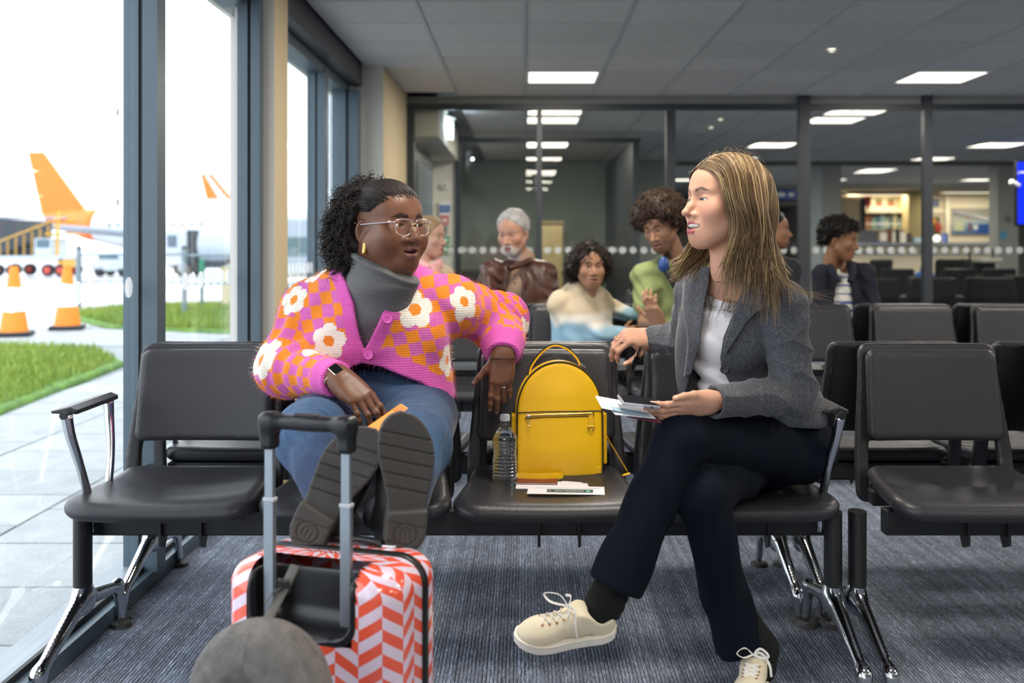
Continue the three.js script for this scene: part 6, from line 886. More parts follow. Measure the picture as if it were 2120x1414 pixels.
{ // things in her hands
  const t = thing('phone', 'slim grey phone held flat in the blond woman\'s left hand', 'phone', at(1322, 832, 2.68)); t.rotation.set(.16, .12, -.13, 'YXZ');
  part(t, 'body', rbox(.098, .0095, .072, .004, 3), mat(lin(0x9d9aa6), .35, { metalness: .4 })); part(t, 'screen', rbox(.092, .001, .066, .0004), mat(0x0b0c10, .1), [0, .0049, 0]); part(t, 'charge_port', rbox(.008, .003, .003, .001), mat(0x15161a, .4), [.026, 0, .0355]); part(t, 'case_edge', rbox(.05, .008, .0015, .0005), mat(lin(0xcfcad6), .4), [-.02, .0004, .0355]);
  const p = thing('travel_papers', 'white folded travel papers held under the grey phone', 'papers', at(1300, 840, 2.70)); p.rotation.set(.17, .1, -.2, 'YXZ');
  part(p, 'sheet', rbox(.13, .0012, .10, .0004), mat(lin(0xf2f1f4), .8), [-.012, -.004, .0]); part(p, 'sheet', rbox(.11, .0012, .09, .0004), mat(lin(0xdfe6ec), .8), [.004, -.008, .012], [0, .15, .03]); part(p, 'passport', rbox(.088, .004, .085, .001), mat(lin(0x5d1f33), .6), [.035, -.013, .01]); part(p, 'card', rbox(.1, .0008, .03, .0003), mat(lin(0x8fb0c2), .5), [.0, -.0032, .036]);
  const g = thing('sunglasses', 'dark sunglasses dangling from the blond woman\'s right hand', 'sunglasses', at(1318, 742, 3.22)); g.rotation.set(.5, 1.15, .2);
  const fm = mat(0x0c0c0d, .2); part(g, 'lens', new THREE.CircleGeometry(.02, 24), mat(0x0a0a0b, .1), [-.022, 0, 0]); part(g, 'lens', new THREE.CircleGeometry(.02, 24), mat(0x0a0a0b, .1), [.022, 0, 0]); part(g, 'rim', new THREE.TorusGeometry(.02, .0022, 8, 28), fm, [-.022, 0, 0]); part(g, 'rim', new THREE.TorusGeometry(.02, .0022, 8, 28), fm, [.022, 0, 0]); part(g, 'temple', tube([[.042, .004, 0], [.03, .02, -.03], [.02, .03, -.06]], .0016, 12, 6), fm); part(g, 'temple', tube([[-.042, .004, 0], [-.04, -.02, -.02], [-.04, -.06, -.03]], .0016, 12, 6), fm);
}
// ---------------------------------------------------------------- people in the rows behind
function seated(label, o) {                                              // joints in frame pixels with a depth
  const P = person(label), A = (k) => at(...o[k]), skin = o.skin, HM = frameM(A('head'), o.yaw, o.pitch ?? 0, o.roll ?? 0, o.size ?? 1), cell = o.cell ?? .0038;
  const ho = { skin, ...o.face }, { g, h } = headMesh(ho, HM, cell), N = A('neck'), Ls = A('ls'), Rs = A('rs'), W = A('waist');
  const pieces = [g], prims = [cone3(N, N.clone().lerp(W, .4), .05, .075), cone3(N.clone().lerp(W, .4), W, .075, .08), cone3(N, Ls, .045), cone3(N, Rs, .045)], pts = [N, Ls, Rs, W], arms = [];
  for (const [sh, el, wr, left] of [[Ls, 'le', 'lw', true], [Rs, 're', 'rw', false]]) if (o[el]) { const E = A(el), Wr = o[wr] ? A(wr) : E; prims.push(cone3(sh, E, .04, .035), cone3(E, Wr, .034, .024)); pts.push(E, Wr); arms.push([sh, E, Wr]); if (o[wr + 'hand']) { const [d, b] = o[wr + 'hand']; pieces.push(handMesh(left, o.handPose ?? { fingers: [[.3, .4, .3], [.35, .45, .3], [.4, .5, .3], [.45, .5, .3]] }, handM(Wr, V(...d), V(...b), o.handSize ?? 1), skin, .004).g); } }
  pieces.push(surface(joined(prims, .04), boundsOf(pts, .16), .012, () => skin)); part(P, 'body', mergeColored(pieces), skinMat()); eyesOn(P, ho, h, HM, o.look);
  const K = o.k ?? 1, chest = joined([ell3(N.clone().lerp(W, .42), o.cw ?? .17, .19 * K, o.cd ?? .115, new THREE.Quaternion().setFromEuler(new THREE.Euler(0, o.bodyYaw ?? 0, 0))), ell3(N.clone().lerp(W, .85), (o.cw ?? .17) * .95, .15 * K, (o.cd ?? .115), new THREE.Quaternion().setFromEuler(new THREE.Euler(0, o.bodyYaw ?? 0, 0))), cone3(N.clone().lerp(W, .06), Ls, .055 * K, .062 * K), cone3(N.clone().lerp(W, .06), Rs, .055 * K, .062 * K)], .06);
  return { P, HM, h, chest, arms, N, W, Ls, Rs, bounds: boundsOf(pts, .2) };
}
const sleeveOf = (arms, r0, r1, stop = 1, wob = .004) => { const f = joined(arms.flatMap(([s, e, w]) => stop < 1 ? [cone3(s, s.clone().lerp(e, stop), r0, r1)] : [cone3(s, e, r0, r1), ...(e.distanceTo(w) > .02 ? [cone3(e, w, r1, r1 * .72)] : [])]), .03); return (x, y, z) => f(x, y, z) + wob * Math.sin((x + y * 1.4 + z) * 60 + 5 * noise3(x * 8, y * 8, z * 8)); };
const shagMass = (P, f, b, cell, col, curl, HM, seed, keep) => { const g = surface(f, b, cell, (x, y, z) => { const k = .6 + .8 * noise3(x * 130, y * 130, z * 130); return col.map((c) => c * k); }); const c = curl.n ? curls(g, curl.n, seed, { ...curl, c: col.map((v) => v * 1.5), keep }) : null; part(P, 'hair', (c ? mergeColored([g, c]) : g).applyMatrix4(HM), hairMat(.5)); };
const hairBox = new THREE.Box3(V(-.2, -.2, -.2), V(.2, .22, .16));
{ // bearded man in brown leather
  const beard = (x, y, z) => { const side = sstep(.03, .055, Math.abs(x)), mouth = Math.hypot(x / 1.7, y + .072) < .009 && z > .07, chin = sstep(-.052 - .012 * side, -.074 - .012 * side, y) * sstep(-.01, .02, z) * (1 - .45 * side), tache = sstep(.003, 0, Math.abs(y + .0575 + Math.abs(x) * .12) - .0055) * sstep(.030, .022, Math.abs(x)) * (z > .065 ? 1 : 0); return mouth ? 0 : Math.min(1, .92 * Math.max(chin, tache)); };
  const q = seated('grey-haired bearded man in a brown leather jacket beyond the second row', { head: [1062, 482, 6.2], yaw: -.42, pitch: .22, size: 1.06, skin: [.50, .27, .19], face: { lipC: [.36, .16, .13], browC: [.32, .30, .29], beard, beardC: [.60, .59, .58], lid: .5, nose: 1.05, jaw: 1.08, neck: .056, iris: 0x4a5a66, width: 1.02, blush: [.52, .24, .17] }, neck: [1085, 548, 6.28], ls: [1128, 566, 6.26], rs: [1018, 562, 6.22], waist: [1072, 690, 6.25], le: [1138, 640, 6.2], lw: [1120, 690, 6.05], re: [1000, 630, 6.15], rw: [1020, 690, 6.0], cw: .2, cd: .13, bodyYaw: -.15 });
  const cut = pxPoly([[1068, 545], [1062, 560], [1050, 590], [1035, 640], [1040, 720], [1078, 720], [1076, 640], [1078, 590], [1090, 560], [1084, 545]], 6.1), sl = sleeveOf(q.arms, .066, .058, 1, .006);
  part(q.P, 'shirt', surface((x, y, z) => smin(q.chest(x, y, z) + .016, cone3(q.N, q.N.clone().add(V(0, .03, .01)), .066)(x, y, z), .02), q.bounds, .009, () => rgb(0xa28571)), clothMat(.9));
  const jk = (x, y, z) => { let t = smax(q.chest(x, y, z), -(q.chest(x, y, z) + .015), .004); if (z > -6.3) t = smax(t, -cut(x, y), .008); return smin(t, sl(x, y, z), .03) + .004 * Math.sin(x * 55 + y * 14 + 6 * noise3(x * 8, y * 8, z * 8)); };
  part(q.P, 'leather_jacket', surface(jk, q.bounds, .007, (x, y, z) => { const k = .8 + .4 * noise3(x * 16, y * 16, z * 16); return [.078 * k, .030 * k, .020 * k]; }), clothMat(.4, { sheen: 0 })); part(q.P, 'collar', tube([[1052, 556, 6.1], [1078, 548, 6.14], [1094, 540, 6.2], [1104, 534, 6.32]].map((p) => at(...p)), .018, 20, 8), mat(lin(0x4a2a20), .45)); part(q.P, 'collar_tab', tube([[1080, 566, 6.07], [1086, 582, 6.06], [1084, 600, 6.06]].map((p) => at(...p)), .016, 12, 8), mat(lin(0x4a2a20), .45));
  for (const py of [570, 586]) part(q.P, 'shirt_button', sph(.006, 10), mat(0x2a2420, .4), at(1066, py, 6.09));
  const cap = ell3(V(0, .045, -.014), .082, .088, .104); shagMass(q.P, (x, y, z) => smax(cap(x, y, z) + .004 * (fbm(x * 60, y * 60, z * 60) - .5), z - (.066 - Math.max(0, .062 - y) * 1.3), .008), hairBox, .005, [.40, .39, .385], { n: 900, len: .010, R: .0018, r: .0012, turns: .8 }, q.HM, 1);
}
{ // woman mostly hidden behind the cardigan woman
  const q = seated('woman in a pink scarf and beige coat half hidden behind the cardigan woman', { head: [890, 492, 6.4], yaw: 1.15, size: .98, skin: [.55, .33, .25], face: { browC: [.2, .13, .08], lipC: [.5, .17, .15], neck: .046 }, neck: [888, 545, 6.45], ls: [862, 575, 6.55], rs: [918, 572, 6.35], waist: [890, 690, 6.45], re: [926, 640, 6.3], le: [858, 640, 6.5], cw: .15, bodyYaw: .8 });
  part(q.P, 'coat', surface((x, y, z) => smin(q.chest(x, y, z), sleeveOf(q.arms, .058, .05)(x, y, z), .03), q.bounds, .01, () => rgb(0xcdb8a0)), clothMat(.9)); part(q.P, 'scarf', merge([tube([[872, 545, 6.4], [888, 556, 6.3], [904, 552, 6.3], [908, 545, 6.4]].map((p) => at(...p)), .03, 24, 10), tube([[900, 556, 6.28], [904, 590, 6.24], [902, 630, 6.22]].map((p) => at(...p)), .032, 20, 10), tube([[886, 556, 6.28], [884, 590, 6.24], [880, 630, 6.22]].map((p) => at(...p)), .03, 20, 10)]), mat(lin(0xe2a9a6), .9));
  const cap = joined([ell3(V(0, .045, -.014), .086, .092, .106), ell3(V(0, -.02, -.07), .08, .08, .06)], .03); shagMass(q.P, (x, y, z) => smax(cap(x, y, z), z - (.074 - Math.max(0, .07 - y) * .8), .008), hairBox, .006, [.32, .22, .12], { n: 0 }, q.HM, 2);
}
{ // curly-haired boy in the dip-dyed hoodie
  const q = seated('curly-haired boy in a cream and pale blue hoodie turning round on his seat', { head: [1222, 554, 5.42], yaw: .16, pitch: -.06, size: .92, skin: [.33, .17, .10], face: { browC: [.02, .013, .01], lipC: [.36, .14, .11], width: 1.0, full: .25, jaw: .95, nose: .85, neck: .04, iris: 0x24140b, browK: .75, lid: .85, smile: .3 }, neck: [1206, 602, 5.5], rs: [1174, 628, 5.52], ls: [1236, 622, 5.58], waist: [1200, 735, 5.55], re: [1232, 690, 5.42], rw: [1290, 692, 5.5], le: [1268, 640, 5.68], lw: [1318, 652, 5.7], rwhand: [[.9, .25, -.2], [.1, .5, .85]], lwhand: [[.9, -.1, -.1], [0, .8, .6]], handSize: .82, cw: .155, cd: .14, k: .9, bodyYaw: .9 });
  const sl = sleeveOf(q.arms, .054, .050, 1, .004), hood = joined([ell3(at(1164, 622, 5.46), .062, .062, .075), cone3(at(1152, 636, 5.44), at(1166, 668, 5.42), .05, .03), cone3(at(1172, 640, 5.5), at(1200, 606, 5.44), .055, .04), cone3(at(1200, 606, 5.46), at(1240, 612, 5.46), .04, .03)], .025), y0 = at(0, 672, 5.5).y;
  part(q.P, 'hoodie', surface((x, y, z) => smin(smin(q.chest(x, y, z) - .012, sl(x, y, z), .035), hood(x, y, z), .02) + .004 * Math.sin(x * 40 + y * 25 + 5 * noise3(x * 9, y * 9, z * 9)), q.bounds, .0065, (x, y, z) => { const b = noise3(x * 14, y * 14, z * 14), d = Math.max(0, (x - at(1262, 0, 5.5).x)) * 1.1; return mix3(mix3(rgb(0xc9b79b), rgb(0xefe9dd), sstep(y0 + .085, y0 + .04, y + (b - .5) * .03 - d * .3)), rgb(0x9fc6dc), sstep(y0 + .028, y0 - .02, y + (b - .5) * .05 - d * .6)); }), clothMat(.92)).userData.label = 'hoodie fading from beige to pale blue';
  const m = joined([ell3(V(0, .045, -.02), .1, .098, .112), ell3(V(.075, -.01, -.01), .045, .075, .055), ell3(V(-.078, -.015, -.02), .05, .08, .06), ell3(V(0, -.04, -.08), .09, .08, .05)], .03); shagMass(q.P, (x, y, z) => smax(m(x, y, z) + .012 * (fbm(x * 40, y * 40, z * 40) - .5), z - (.072 - Math.max(0, .052 - y) * 1.1), .01), hairBox, .006, [.016, .010, .007], { n: 620, len: .03, R: .009, r: .0024, turns: 1.8 }, q.HM, 3);
}
{ // man with the big curls in green
  const beard = (x, y, z) => .55 * sstep(-.05, -.07, y) * sstep(.0, .03, z) + .4 * sstep(.004, 0, Math.abs(y + .056) - .004) * (z > .07 ? 1 : 0);
  const q = seated('young man with big brown curls and headphones in a sage green tee, looking down', { head: [1368, 468, 5.5], yaw: -.62, pitch: .34, roll: .12, size: 1.06, skin: [.36, .19, .115], face: { browC: [.03, .018, .012], lipC: [.36, .14, .12], beard, beardC: [.05, .03, .02], lid: .5, smile: .6, gape: .002, neck: .054, nose: 1.08, iris: 0x24140b, browK: 1.25 }, neck: [1394, 538, 5.6], ls: [1450, 566, 5.5], rs: [1336, 574, 5.52], waist: [1385, 720, 5.6], le: [1460, 690, 5.45], lw: [1390, 730, 5.2], re: [1338, 668, 5.44], rw: [1362, 668, 5.12], rwhand: [[-.35, .75, .3], [-.5, .1, .85]], cw: .185, cd: .13, bodyYaw: -.3 });
  part(q.P, 'tee_shirt', surface((x, y, z) => smax(smin(q.chest(x, y, z), sleeveOf(q.arms, .072, .062, .62)(x, y, z), .04) + .004 * Math.sin(x * 30 - y * 50 + 5 * noise3(x * 8, y * 8, z * 8)), -cone3(at(1388, 525, 5.4), at(1394, 548, 5.45), .07, .05)(x, y, z), .01), q.bounds, .0065, (x, y, z) => { const k = .94 + .12 * noise3(x * 20, y * 20, z * 20), c = rgb(0x8f9c66); return c.map((v) => v * k); }), clothMat(.9)).userData.label = 'sage green tee shirt';
  const m = joined([ell3(V(0, .07, -.02), .128, .108, .125), ell3(V(.085, .03, -.03), .06, .07, .07), ell3(V(-.085, .03, -.03), .06, .07, .07), ell3(V(0, .0, -.09), .1, .09, .06)], .04); shagMass(q.P, (x, y, z) => smax(m(x, y, z) + .022 * (fbm(x * 26, y * 26, z * 26) - .5), z - (.088 - Math.max(0, .062 - y) * 1.5), .012), hairBox, .006, [.034, .019, .011], { n: 800, len: .022, R: .007, r: .0022, turns: 1.7 }, q.HM, 4);
  const hp = new THREE.Group(); hp.name = 'headphones'; q.P.add(hp); part(hp, 'headband', tube([[1366, 545, 5.42], [1382, 530, 5.5], [1410, 525, 5.62], [1432, 540, 5.5]].map((p) => at(...p)), .014, 30, 8), mat(0x15171c, .4)); part(hp, 'ear_cup', sph(.036, 18).scale(.8, 1.1, .5), mat(lin(0x2c4a86), .3), at(1374, 548, 5.38)); part(hp, 'ear_cup', sph(.036, 18).scale(.8, 1.1, .5), mat(0x15171c, .3), at(1424, 550, 5.4)); part(q.P, 'bag_strap', tube([[1368, 540, 5.46], [1384, 566, 5.38], [1410, 610, 5.37], [1440, 670, 5.38]].map((p) => at(...p)), .022, 30, 8).scale(1, 1, 1), mat(0x14161c, .7));
}
{ // boy in navy on the right
  const q = seated('dark-haired boy in a navy overshirt and blue striped tee, facing right', { head: [1738, 497, 6.2], yaw: 1.12, pitch: .12, size: 1.0, skin: [.24, .115, .06], face: { browC: [.01, .007, .006], lipC: [.26, .1, .08], neck: .044, lid: .45, iris: 0x1e120b, noseW: 1.15, nose: .95, lips: 1.15 }, neck: [1742, 552, 6.3], rs: [1704, 570, 6.22], ls: [1790, 568, 6.25], waist: [1750, 700, 6.3], re: [1702, 650, 6.15], rw: [1725, 700, 6.05], le: [1806, 650, 6.2], lw: [1780, 700, 6.05], cw: .165, cd: .12, bodyYaw: .1 });
  const cut = pxPoly([[1738, 540], [1736, 570], [1732, 620], [1726, 700], [1776, 700], [1768, 620], [1762, 570], [1760, 540]], 6.15), y1 = at(0, 560, 6.2).y;
  part(q.P, 'striped_tee', surface((x, y, z) => smax(q.chest(x, y, z) + .015, -cone3(q.N.clone().add(V(0, .01, .03)), q.N.clone().add(V(0, .08, .03)), .062, .06)(x, y, z), .01), q.bounds, .008, (x, y) => (((y1 - y) / .048 + .5 * noise3(x * 14, y * 5, 1)) % 1 + 1) % 1 < .24 ? rgb(0x27459a) : rgb(0xe9e6de)), clothMat(.9));
  part(q.P, 'overshirt', surface((x, y, z) => { let t = smax(q.chest(x, y, z), -(q.chest(x, y, z) + .014), .004); if (z > -6.3) t = smax(t, -cut(x, y), .008); return smin(t, sleeveOf(q.arms, .062, .055, 1, .004)(x, y, z), .03); }, q.bounds, .008, () => [.0075, .0105, .021]), clothMat(.9, { sheen: .1 })); part(q.P, 'collar', merge([tube([[1718, 548, 6.2], [1726, 566, 6.12], [1736, 584, 6.1]].map((p) => at(...p)), .02, 14, 8), tube([[1764, 548, 6.2], [1766, 566, 6.12], [1760, 584, 6.1]].map((p) => at(...p)), .02, 14, 8)]), mat(0x141a28, .9)); part(q.P, 'shirt_button', sph(.007, 10), mat(0xd8d2c4, .4), at(1730, 622, 6.1)); part(q.P, 'shirt_button', sph(.007, 10), mat(0xd8d2c4, .4), at(1736, 560, 6.1));
  const m = joined([ell3(V(0, .055, -.016), .088, .09, .11), ell3(V(0, .092, .052), .058, .034, .040), ell3(V(0, -.02, -.075), .075, .06, .04)], .02); shagMass(q.P, (x, y, z) => smax(m(x, y, z) + .012 * (fbm(x * 45, y * 45, z * 45) - .5), z - (.098 - Math.max(0, .074 - y) * 1.9), .01), hairBox, .006, [.008, .006, .005], { n: 600, len: .018, R: .007, r: .0024, turns: 1.5 }, q.HM, 5);
}
{ // man behind the blond hair
  const q = seated('man with a short beard glimpsed just right of the blond hair', { head: [1602, 478, 7.2], yaw: 1.25, pitch: -.05, size: 1.05, skin: [.36, .17, .10], face: { browC: [.01, .008, .007], lipC: [.33, .12, .1], beard: (x, y, z) => .6 * sstep(-.06, -.085, y) * sstep(0, .03, z), beardC: [.03, .02, .015], neck: .052 }, neck: [1594, 535, 7.3], rs: [1640, 556, 7.25], ls: [1550, 556, 7.3], waist: [1596, 660, 7.3], re: [1640, 620, 7.2], le: [1545, 620, 7.2], cw: .18 });
  part(q.P, 'jacket', surface((x, y, z) => smin(q.chest(x, y, z), sleeveOf(q.arms, .06, .055)(x, y, z), .03), q.bounds, .011, () => rgb(0x2c2f35)), clothMat(.9)); const m = joined([ell3(V(0, .048, -.016), .084, .09, .106), ell3(V(0, -.01, -.07), .075, .06, .04)], .03); shagMass(q.P, (x, y, z) => smax(m(x, y, z), z - (.07 - Math.max(0, .065 - y) * 1.3), .008), hairBox, .007, [.01, .008, .007], { n: 0 }, q.HM, 6);
}
bench('black seats under the half-hidden man, beyond the second row', 2, .95, -7.55, 1, [1.2], []);
// ---------------------------------------------------------------- yellow backpack
{
  const yl = mat(lin(0xf2bd0c), .42, { clearcoat: .12, bumpMap: leatherBump, bumpScale: .0007 }), bk = mat(0x17150f, .5), gd = mat(lin(0xc9a75c), .25, { metalness: 1 }), sv = mat(lin(0xcfcfd2), .15, { metalness: 1 });
  const t = thing('backpack', 'bright yellow leather backpack with black piping standing on the seat', 'backpack', [.108, .466, -3.345], .04); t.rotation.x = -.06;
  const arch = (k) => { const o = [], w = .137 - k, y1 = .20; o.push([-w + .012, k], [w - .012, k], [w, .02 + k], [w, y1]); for (let i = 1; i < 24; i++) { const a = i / 24 * Math.PI; o.push([Math.cos(a) * w, y1 + Math.pow(Math.sin(a), .92) * (.168 - k)]); } o.push([-w, y1], [-w, .02 + k]); return o; };
  const bodyF = (() => { const p = poly2(arch(0)); return (x, y, z) => { const bulge = .010 * (1 - (x / .14) ** 2) * sstep(0, .1, y) * sstep(.37, .25, y); return smax(p(x, y), Math.abs(z) - .048 - bulge, .018); }; })();
  part(t, 'body', boxUV(surface(bodyF, new THREE.Box3(V(-.16, -.02, -.08), V(.16, .39, .08)), .004), 5), yl);
  const loop = arch(.004).map(([x, y]) => V(x, y + .001, .047)); part(t, 'piping', tube(loop, .0028, 160, 6, true), bk); part(t, 'piping', tube(loop.map((p) => V(p.x, p.y, -.047)), .0028, 160, 6, true), bk);
  part(t, 'pocket_seam', tube([[-.134, .208, .050], [-.06, .211, .0565], [0, .212, .0585], [.06, .212, .0565], [.134, .213, .050]], .0018, 40, 6), bk);
  part(t, 'zip_tape', tube([[-.105, .199, .0545], [-.05, .202, .0575], [0, .203, .059], [.05, .204, .0575], [.10, .205, .0545]], .0042, 40, 8), gd); part(t, 'pocket_seam', tube([[-.11, .190, .054], [-.05, .194, .0572], [0, .195, .0585], [.05, .196, .057], [.104, .197, .0535]], .0013, 40, 6), bk);
  part(t, 'pocket_seam', tube([[.104, .213, .0535], [.105, .20, .0538], [.104, .197, .0538]], .0014, 8, 6), bk);
  const pull = part(t, 'zip_pull', rbox(.011, .009, .006, .002), sv, [-.098, .198, .060]); part(pull, 'pull_tab', extrude((() => { const s = new THREE.Shape(); s.absellipse(0, 0, .0085, .017, 0, 6.2832); const h = new THREE.Path(); h.absellipse(0, -.006, .004, .0055, 0, 6.2832, true); s.holes.push(h); return s; })(), .003, .0006), sv, [.002, -.018, .002]);
  part(t, 'tab', rbox(.013, .036, .004, .001), yl, [.096, .183, .0575]); part(t, 'd_ring', new THREE.TorusGeometry(.0095, .0016, 8, 24, Math.PI * 1.25).rotateZ(Math.PI * .88), gd, [.096, .162, .0585]); part(t, 'd_ring_bar', rod(V(.086, .166, .0585), V(.106, .166, .0585), .0016), gd);
  part(t, 'zip_slider', rbox(.02, .005, .008, .002), sv, [.075, .352, .04], [0, 0, -.6]);
  const strapGeo = (pts, w, th, n = 40) => { const c = new THREE.CatmullRomCurve3(pts.map((p) => V(...p))); return sweep(c.getPoints(n), () => w / 2, 8, th / w); };
  part(t, 'top_handle', strapGeo([[-.098, .305, .01], [-.092, .345, .005], [-.055, .395, 0], [-.015, .418, 0], [.03, .405, 0], [.062, .372, .003], [.07, .352, .01]], .016, .006), bk); part(t, 'handle_face', strapGeo([[-.0945, .315, .012], [-.089, .343, .008], [-.0535, .391, .004], [-.015, .4135, .004], [.0285, .401, .004], [.0595, .370, .006], [.067, .352, .012]], .012, .006), yl);
  part(t, 'side_pocket', rbox(.014, .16, .075, .006), yl, [.142, .125, -.002]); part(t, 'side_pocket', rbox(.014, .16, .075, .006), yl, [-.142, .12, -.002]);
  const ribbon = (pts, w) => { const c = new THREE.CatmullRomCurve3(pts.map((p) => V(...p))), P = c.getPoints(40), g = sweep(P, () => w / 2, 8, .16); return g; };
  part(t, 'shoulder_strap', ribbon([[.14, .20, -.04], [.15, .135, -.02], [.185, .07, .0], [.215, .02, .01]], .02), yl); part(t, 'shoulder_strap', ribbon([[.118, .018, .03], [.135, .012, .045], [.16, .016, .05], [.19, .010, .035], [.22, .016, .02]], .02), yl); part(t, 'strap_ring', new THREE.TorusGeometry(.009, .0016, 8, 20), gd, [.118, .02, .046]); part(t, 'strap_tab', rbox(.017, .022, .006, .002), yl, [.12, .03, .047]);
  part(t, 'shoulder_strap', (() => { const c = new THREE.CatmullRomCurve3([[-.15, .014, .0], [-.145, .014, .05], [-.09, .014, .075], [-.03, .014, .075], [.01, .014, .06], [-.01, .014, .035]].map((p) => V(...p))); const P = c.getPoints(50), pos = [], idx = []; P.forEach((p, i) => { pos.push(p.x, p.y - .012, p.z, p.x, p.y + .012, p.z, p.x * .985, p.y - .012, p.z - .003, p.x * .985, p.y + .012, p.z - .003); if (i) { const a = (i - 1) * 4, b = i * 4; idx.push(a, b, a + 1, b, b + 1, a + 1, a + 2, a + 3, b + 2, b + 2, a + 3, b + 3, a + 1, b + 1, a + 3, b + 1, b + 3, a + 3); } }); const g = new THREE.BufferGeometry(); g.setAttribute('position', new THREE.Float32BufferAttribute(pos, 3)); g.setIndex(idx); g.computeVertexNormals(); return boxUV(g, 5); })(), yl);
}
// ---------------------------------------------------------------- water bottle
{
  const t = thing('water_bottle', 'clear ribbed plastic water bottle with a white cap beside the backpack', 'bottle', [-.060, .4705, -3.235]);
  const prof = []; const R = (y) => { const body = y < .012 ? lerp(.030, .0375, Math.sqrt(y / .012)) : y < .135 ? .0375 - .0028 * Math.exp(-(((y - .095) / .016) ** 2)) : y < .185 ? lerp(.0375, .0135, sstep(.135, .19, y)) : .0125; const rib = y > .022 && y < .132 ? .0011 * Math.sin((y - .022) / .0105 * 6.2832) : 0; return body + rib; };
  for (let i = 0; i <= 150; i++) { const y = i / 150 * .197; prof.push(new THREE.Vector2(R(y), y)); }
  const lvl = .172, wat = [new THREE.Vector2(0, .002), ...prof.filter((p) => p.y > .002 && p.y < lvl).map((p) => new THREE.Vector2(p.x - .0006, p.y)), new THREE.Vector2(0, lvl)];
  part(t, 'bottle_wall', new THREE.LatheGeometry([new THREE.Vector2(0, .0008), ...prof], 48), new THREE.MeshPhysicalMaterial({ color: 0xfbfdff, transmission: 1, thickness: 0, roughness: .02, ior: 1.5 }));
  part(t, 'water', new THREE.LatheGeometry(wat, 48), new THREE.MeshPhysicalMaterial({ color: 0xffffff, transmission: 1, thickness: .05, roughness: 0, ior: 1.33, attenuationColor: lin(0xeaf4f4), attenuationDistance: .6 }));
  const cap = new THREE.MeshPhysicalMaterial({ color: lin(0xe9eef0), roughness: .4, transmission: .25, thickness: 0 }); const c = part(t, 'cap', new THREE.LatheGeometry([[0, .017], [.0125, .017], [.0145, .0155], [.0148, .002], [.0155, .0015], [.0155, -.002], [.013, -.002]].map((p) => new THREE.Vector2(...p)), 36), cap, [0, .195, 0]);
  for (let i = 0; i < 36; i++) { const a = i / 36 * 6.2832; part(c, 'grip_rib', box(.0008, .011, .0008), cap, [Math.cos(a) * .0149, .008, Math.sin(a) * .0149]); }
}
// ---------------------------------------------------------------- documents on the seat
{
  const Y = .4705, on = (px, py) => { const Z = (EYE - Y) * F / (py - CY); return [(px - CX) * Z / F, Y, -Z]; };
  const white = mat(lin(0xf0eff4), .8), bp = canvasTex(1024, 320, (c, w, h) => { c.fillStyle = '#f1f0f5'; c.fillRect(0, 0, w, h); c.fillStyle = '#3c4f47'; c.fillRect(150, 60, 620, 130); c.fillStyle = '#7fc9b6'; c.beginPath(); c.arc(215, 125, 36, 0, 7); c.fill(); c.fillStyle = '#e6efe9'; c.font = 'bold 50px sans-serif'; c.fillText('BOARDING PASS', 275, 146); c.strokeStyle = '#e6efe9'; c.lineWidth = 5; c.beginPath(); c.arc(735, 125, 20, 0, 7); c.stroke(); c.beginPath(); c.moveTo(735, 112); c.lineTo(735, 138); c.stroke(); c.fillStyle = '#8fa7b5'; c.fillRect(60, 230, 880, 14); });
  const [x, , z] = on(1172, 1021), t = thing('boarding_pass', 'white boarding pass with a dark green banner, nearest on the seat', 'boarding pass', [x, Y + .0075, z], Math.PI - .06);
  part(t, 'sheet', rbox(.225, .0012, .10, .0004), white, [0, .0008, .0]); part(t, 'printed_face', new THREE.PlaneGeometry(.222, .097).rotateX(-Math.PI / 2), new THREE.MeshStandardMaterial({ map: bp, roughness: .75 }), [0, .0017, 0]);
  const [x2, , z2] = on(1113, 999), pz = thing('passport', 'closed brown passport lying on the papers', 'passport', [x2, Y + .0055, z2], -.05);
  const pm = mat(lin(0x7a3a22), .55, { bumpMap: leatherBump, bumpScale: .0004 }); part(pz, 'cover', rbox(.122, .0016, .085, .0006), pm, [0, .0024, 0]); part(pz, 'pages', rbox(.117, .0028, .081, .0005), white, [0, .0004, 0]); part(pz, 'cover', rbox(.122, .0012, .085, .0005), pm, [0, -.0016, 0]);
  const tk = canvasTex(512, 320, (c, w, h) => { c.fillStyle = '#efeff3'; c.fillRect(0, 0, w, h); c.fillStyle = '#3b3d44'; c.fillRect(40, 30, 190, 26); c.fillStyle = '#9aa0aa'; for (let i = 0; i < 8; i++) c.fillRect(40 + (i % 2) * 210, 86 + (i >> 1) * 52, 130 + (i * 37) % 60, 9); });
  const [x3, , z3] = on(1202, 998), tt = thing('ticket_stub', 'small printed white ticket stub behind the boarding pass', 'ticket', [x3, Y + .0025, z3], Math.PI - .1); part(tt, 'card', rbox(.115, .001, .075, .0004), white); part(tt, 'printed_face', new THREE.PlaneGeometry(.112, .072).rotateX(-Math.PI / 2), new THREE.MeshStandardMaterial({ map: tk, roughness: .75 }), [0, .0008, 0]);
  const [x4, , z4] = on(1150, 1008), fo = thing('paper_folder', 'pale blue-grey folded sheets under the passport', 'papers', [x4, Y, z4], -.06); part(fo, 'sheet', rbox(.235, .0016, .10, .0005), mat(lin(0xb9c4cf), .8), [0, .0008, -.012]); part(fo, 'sheet', rbox(.23, .001, .095, .0004), white, [-.004, .0022, -.012], [0, .03, 0]);
}
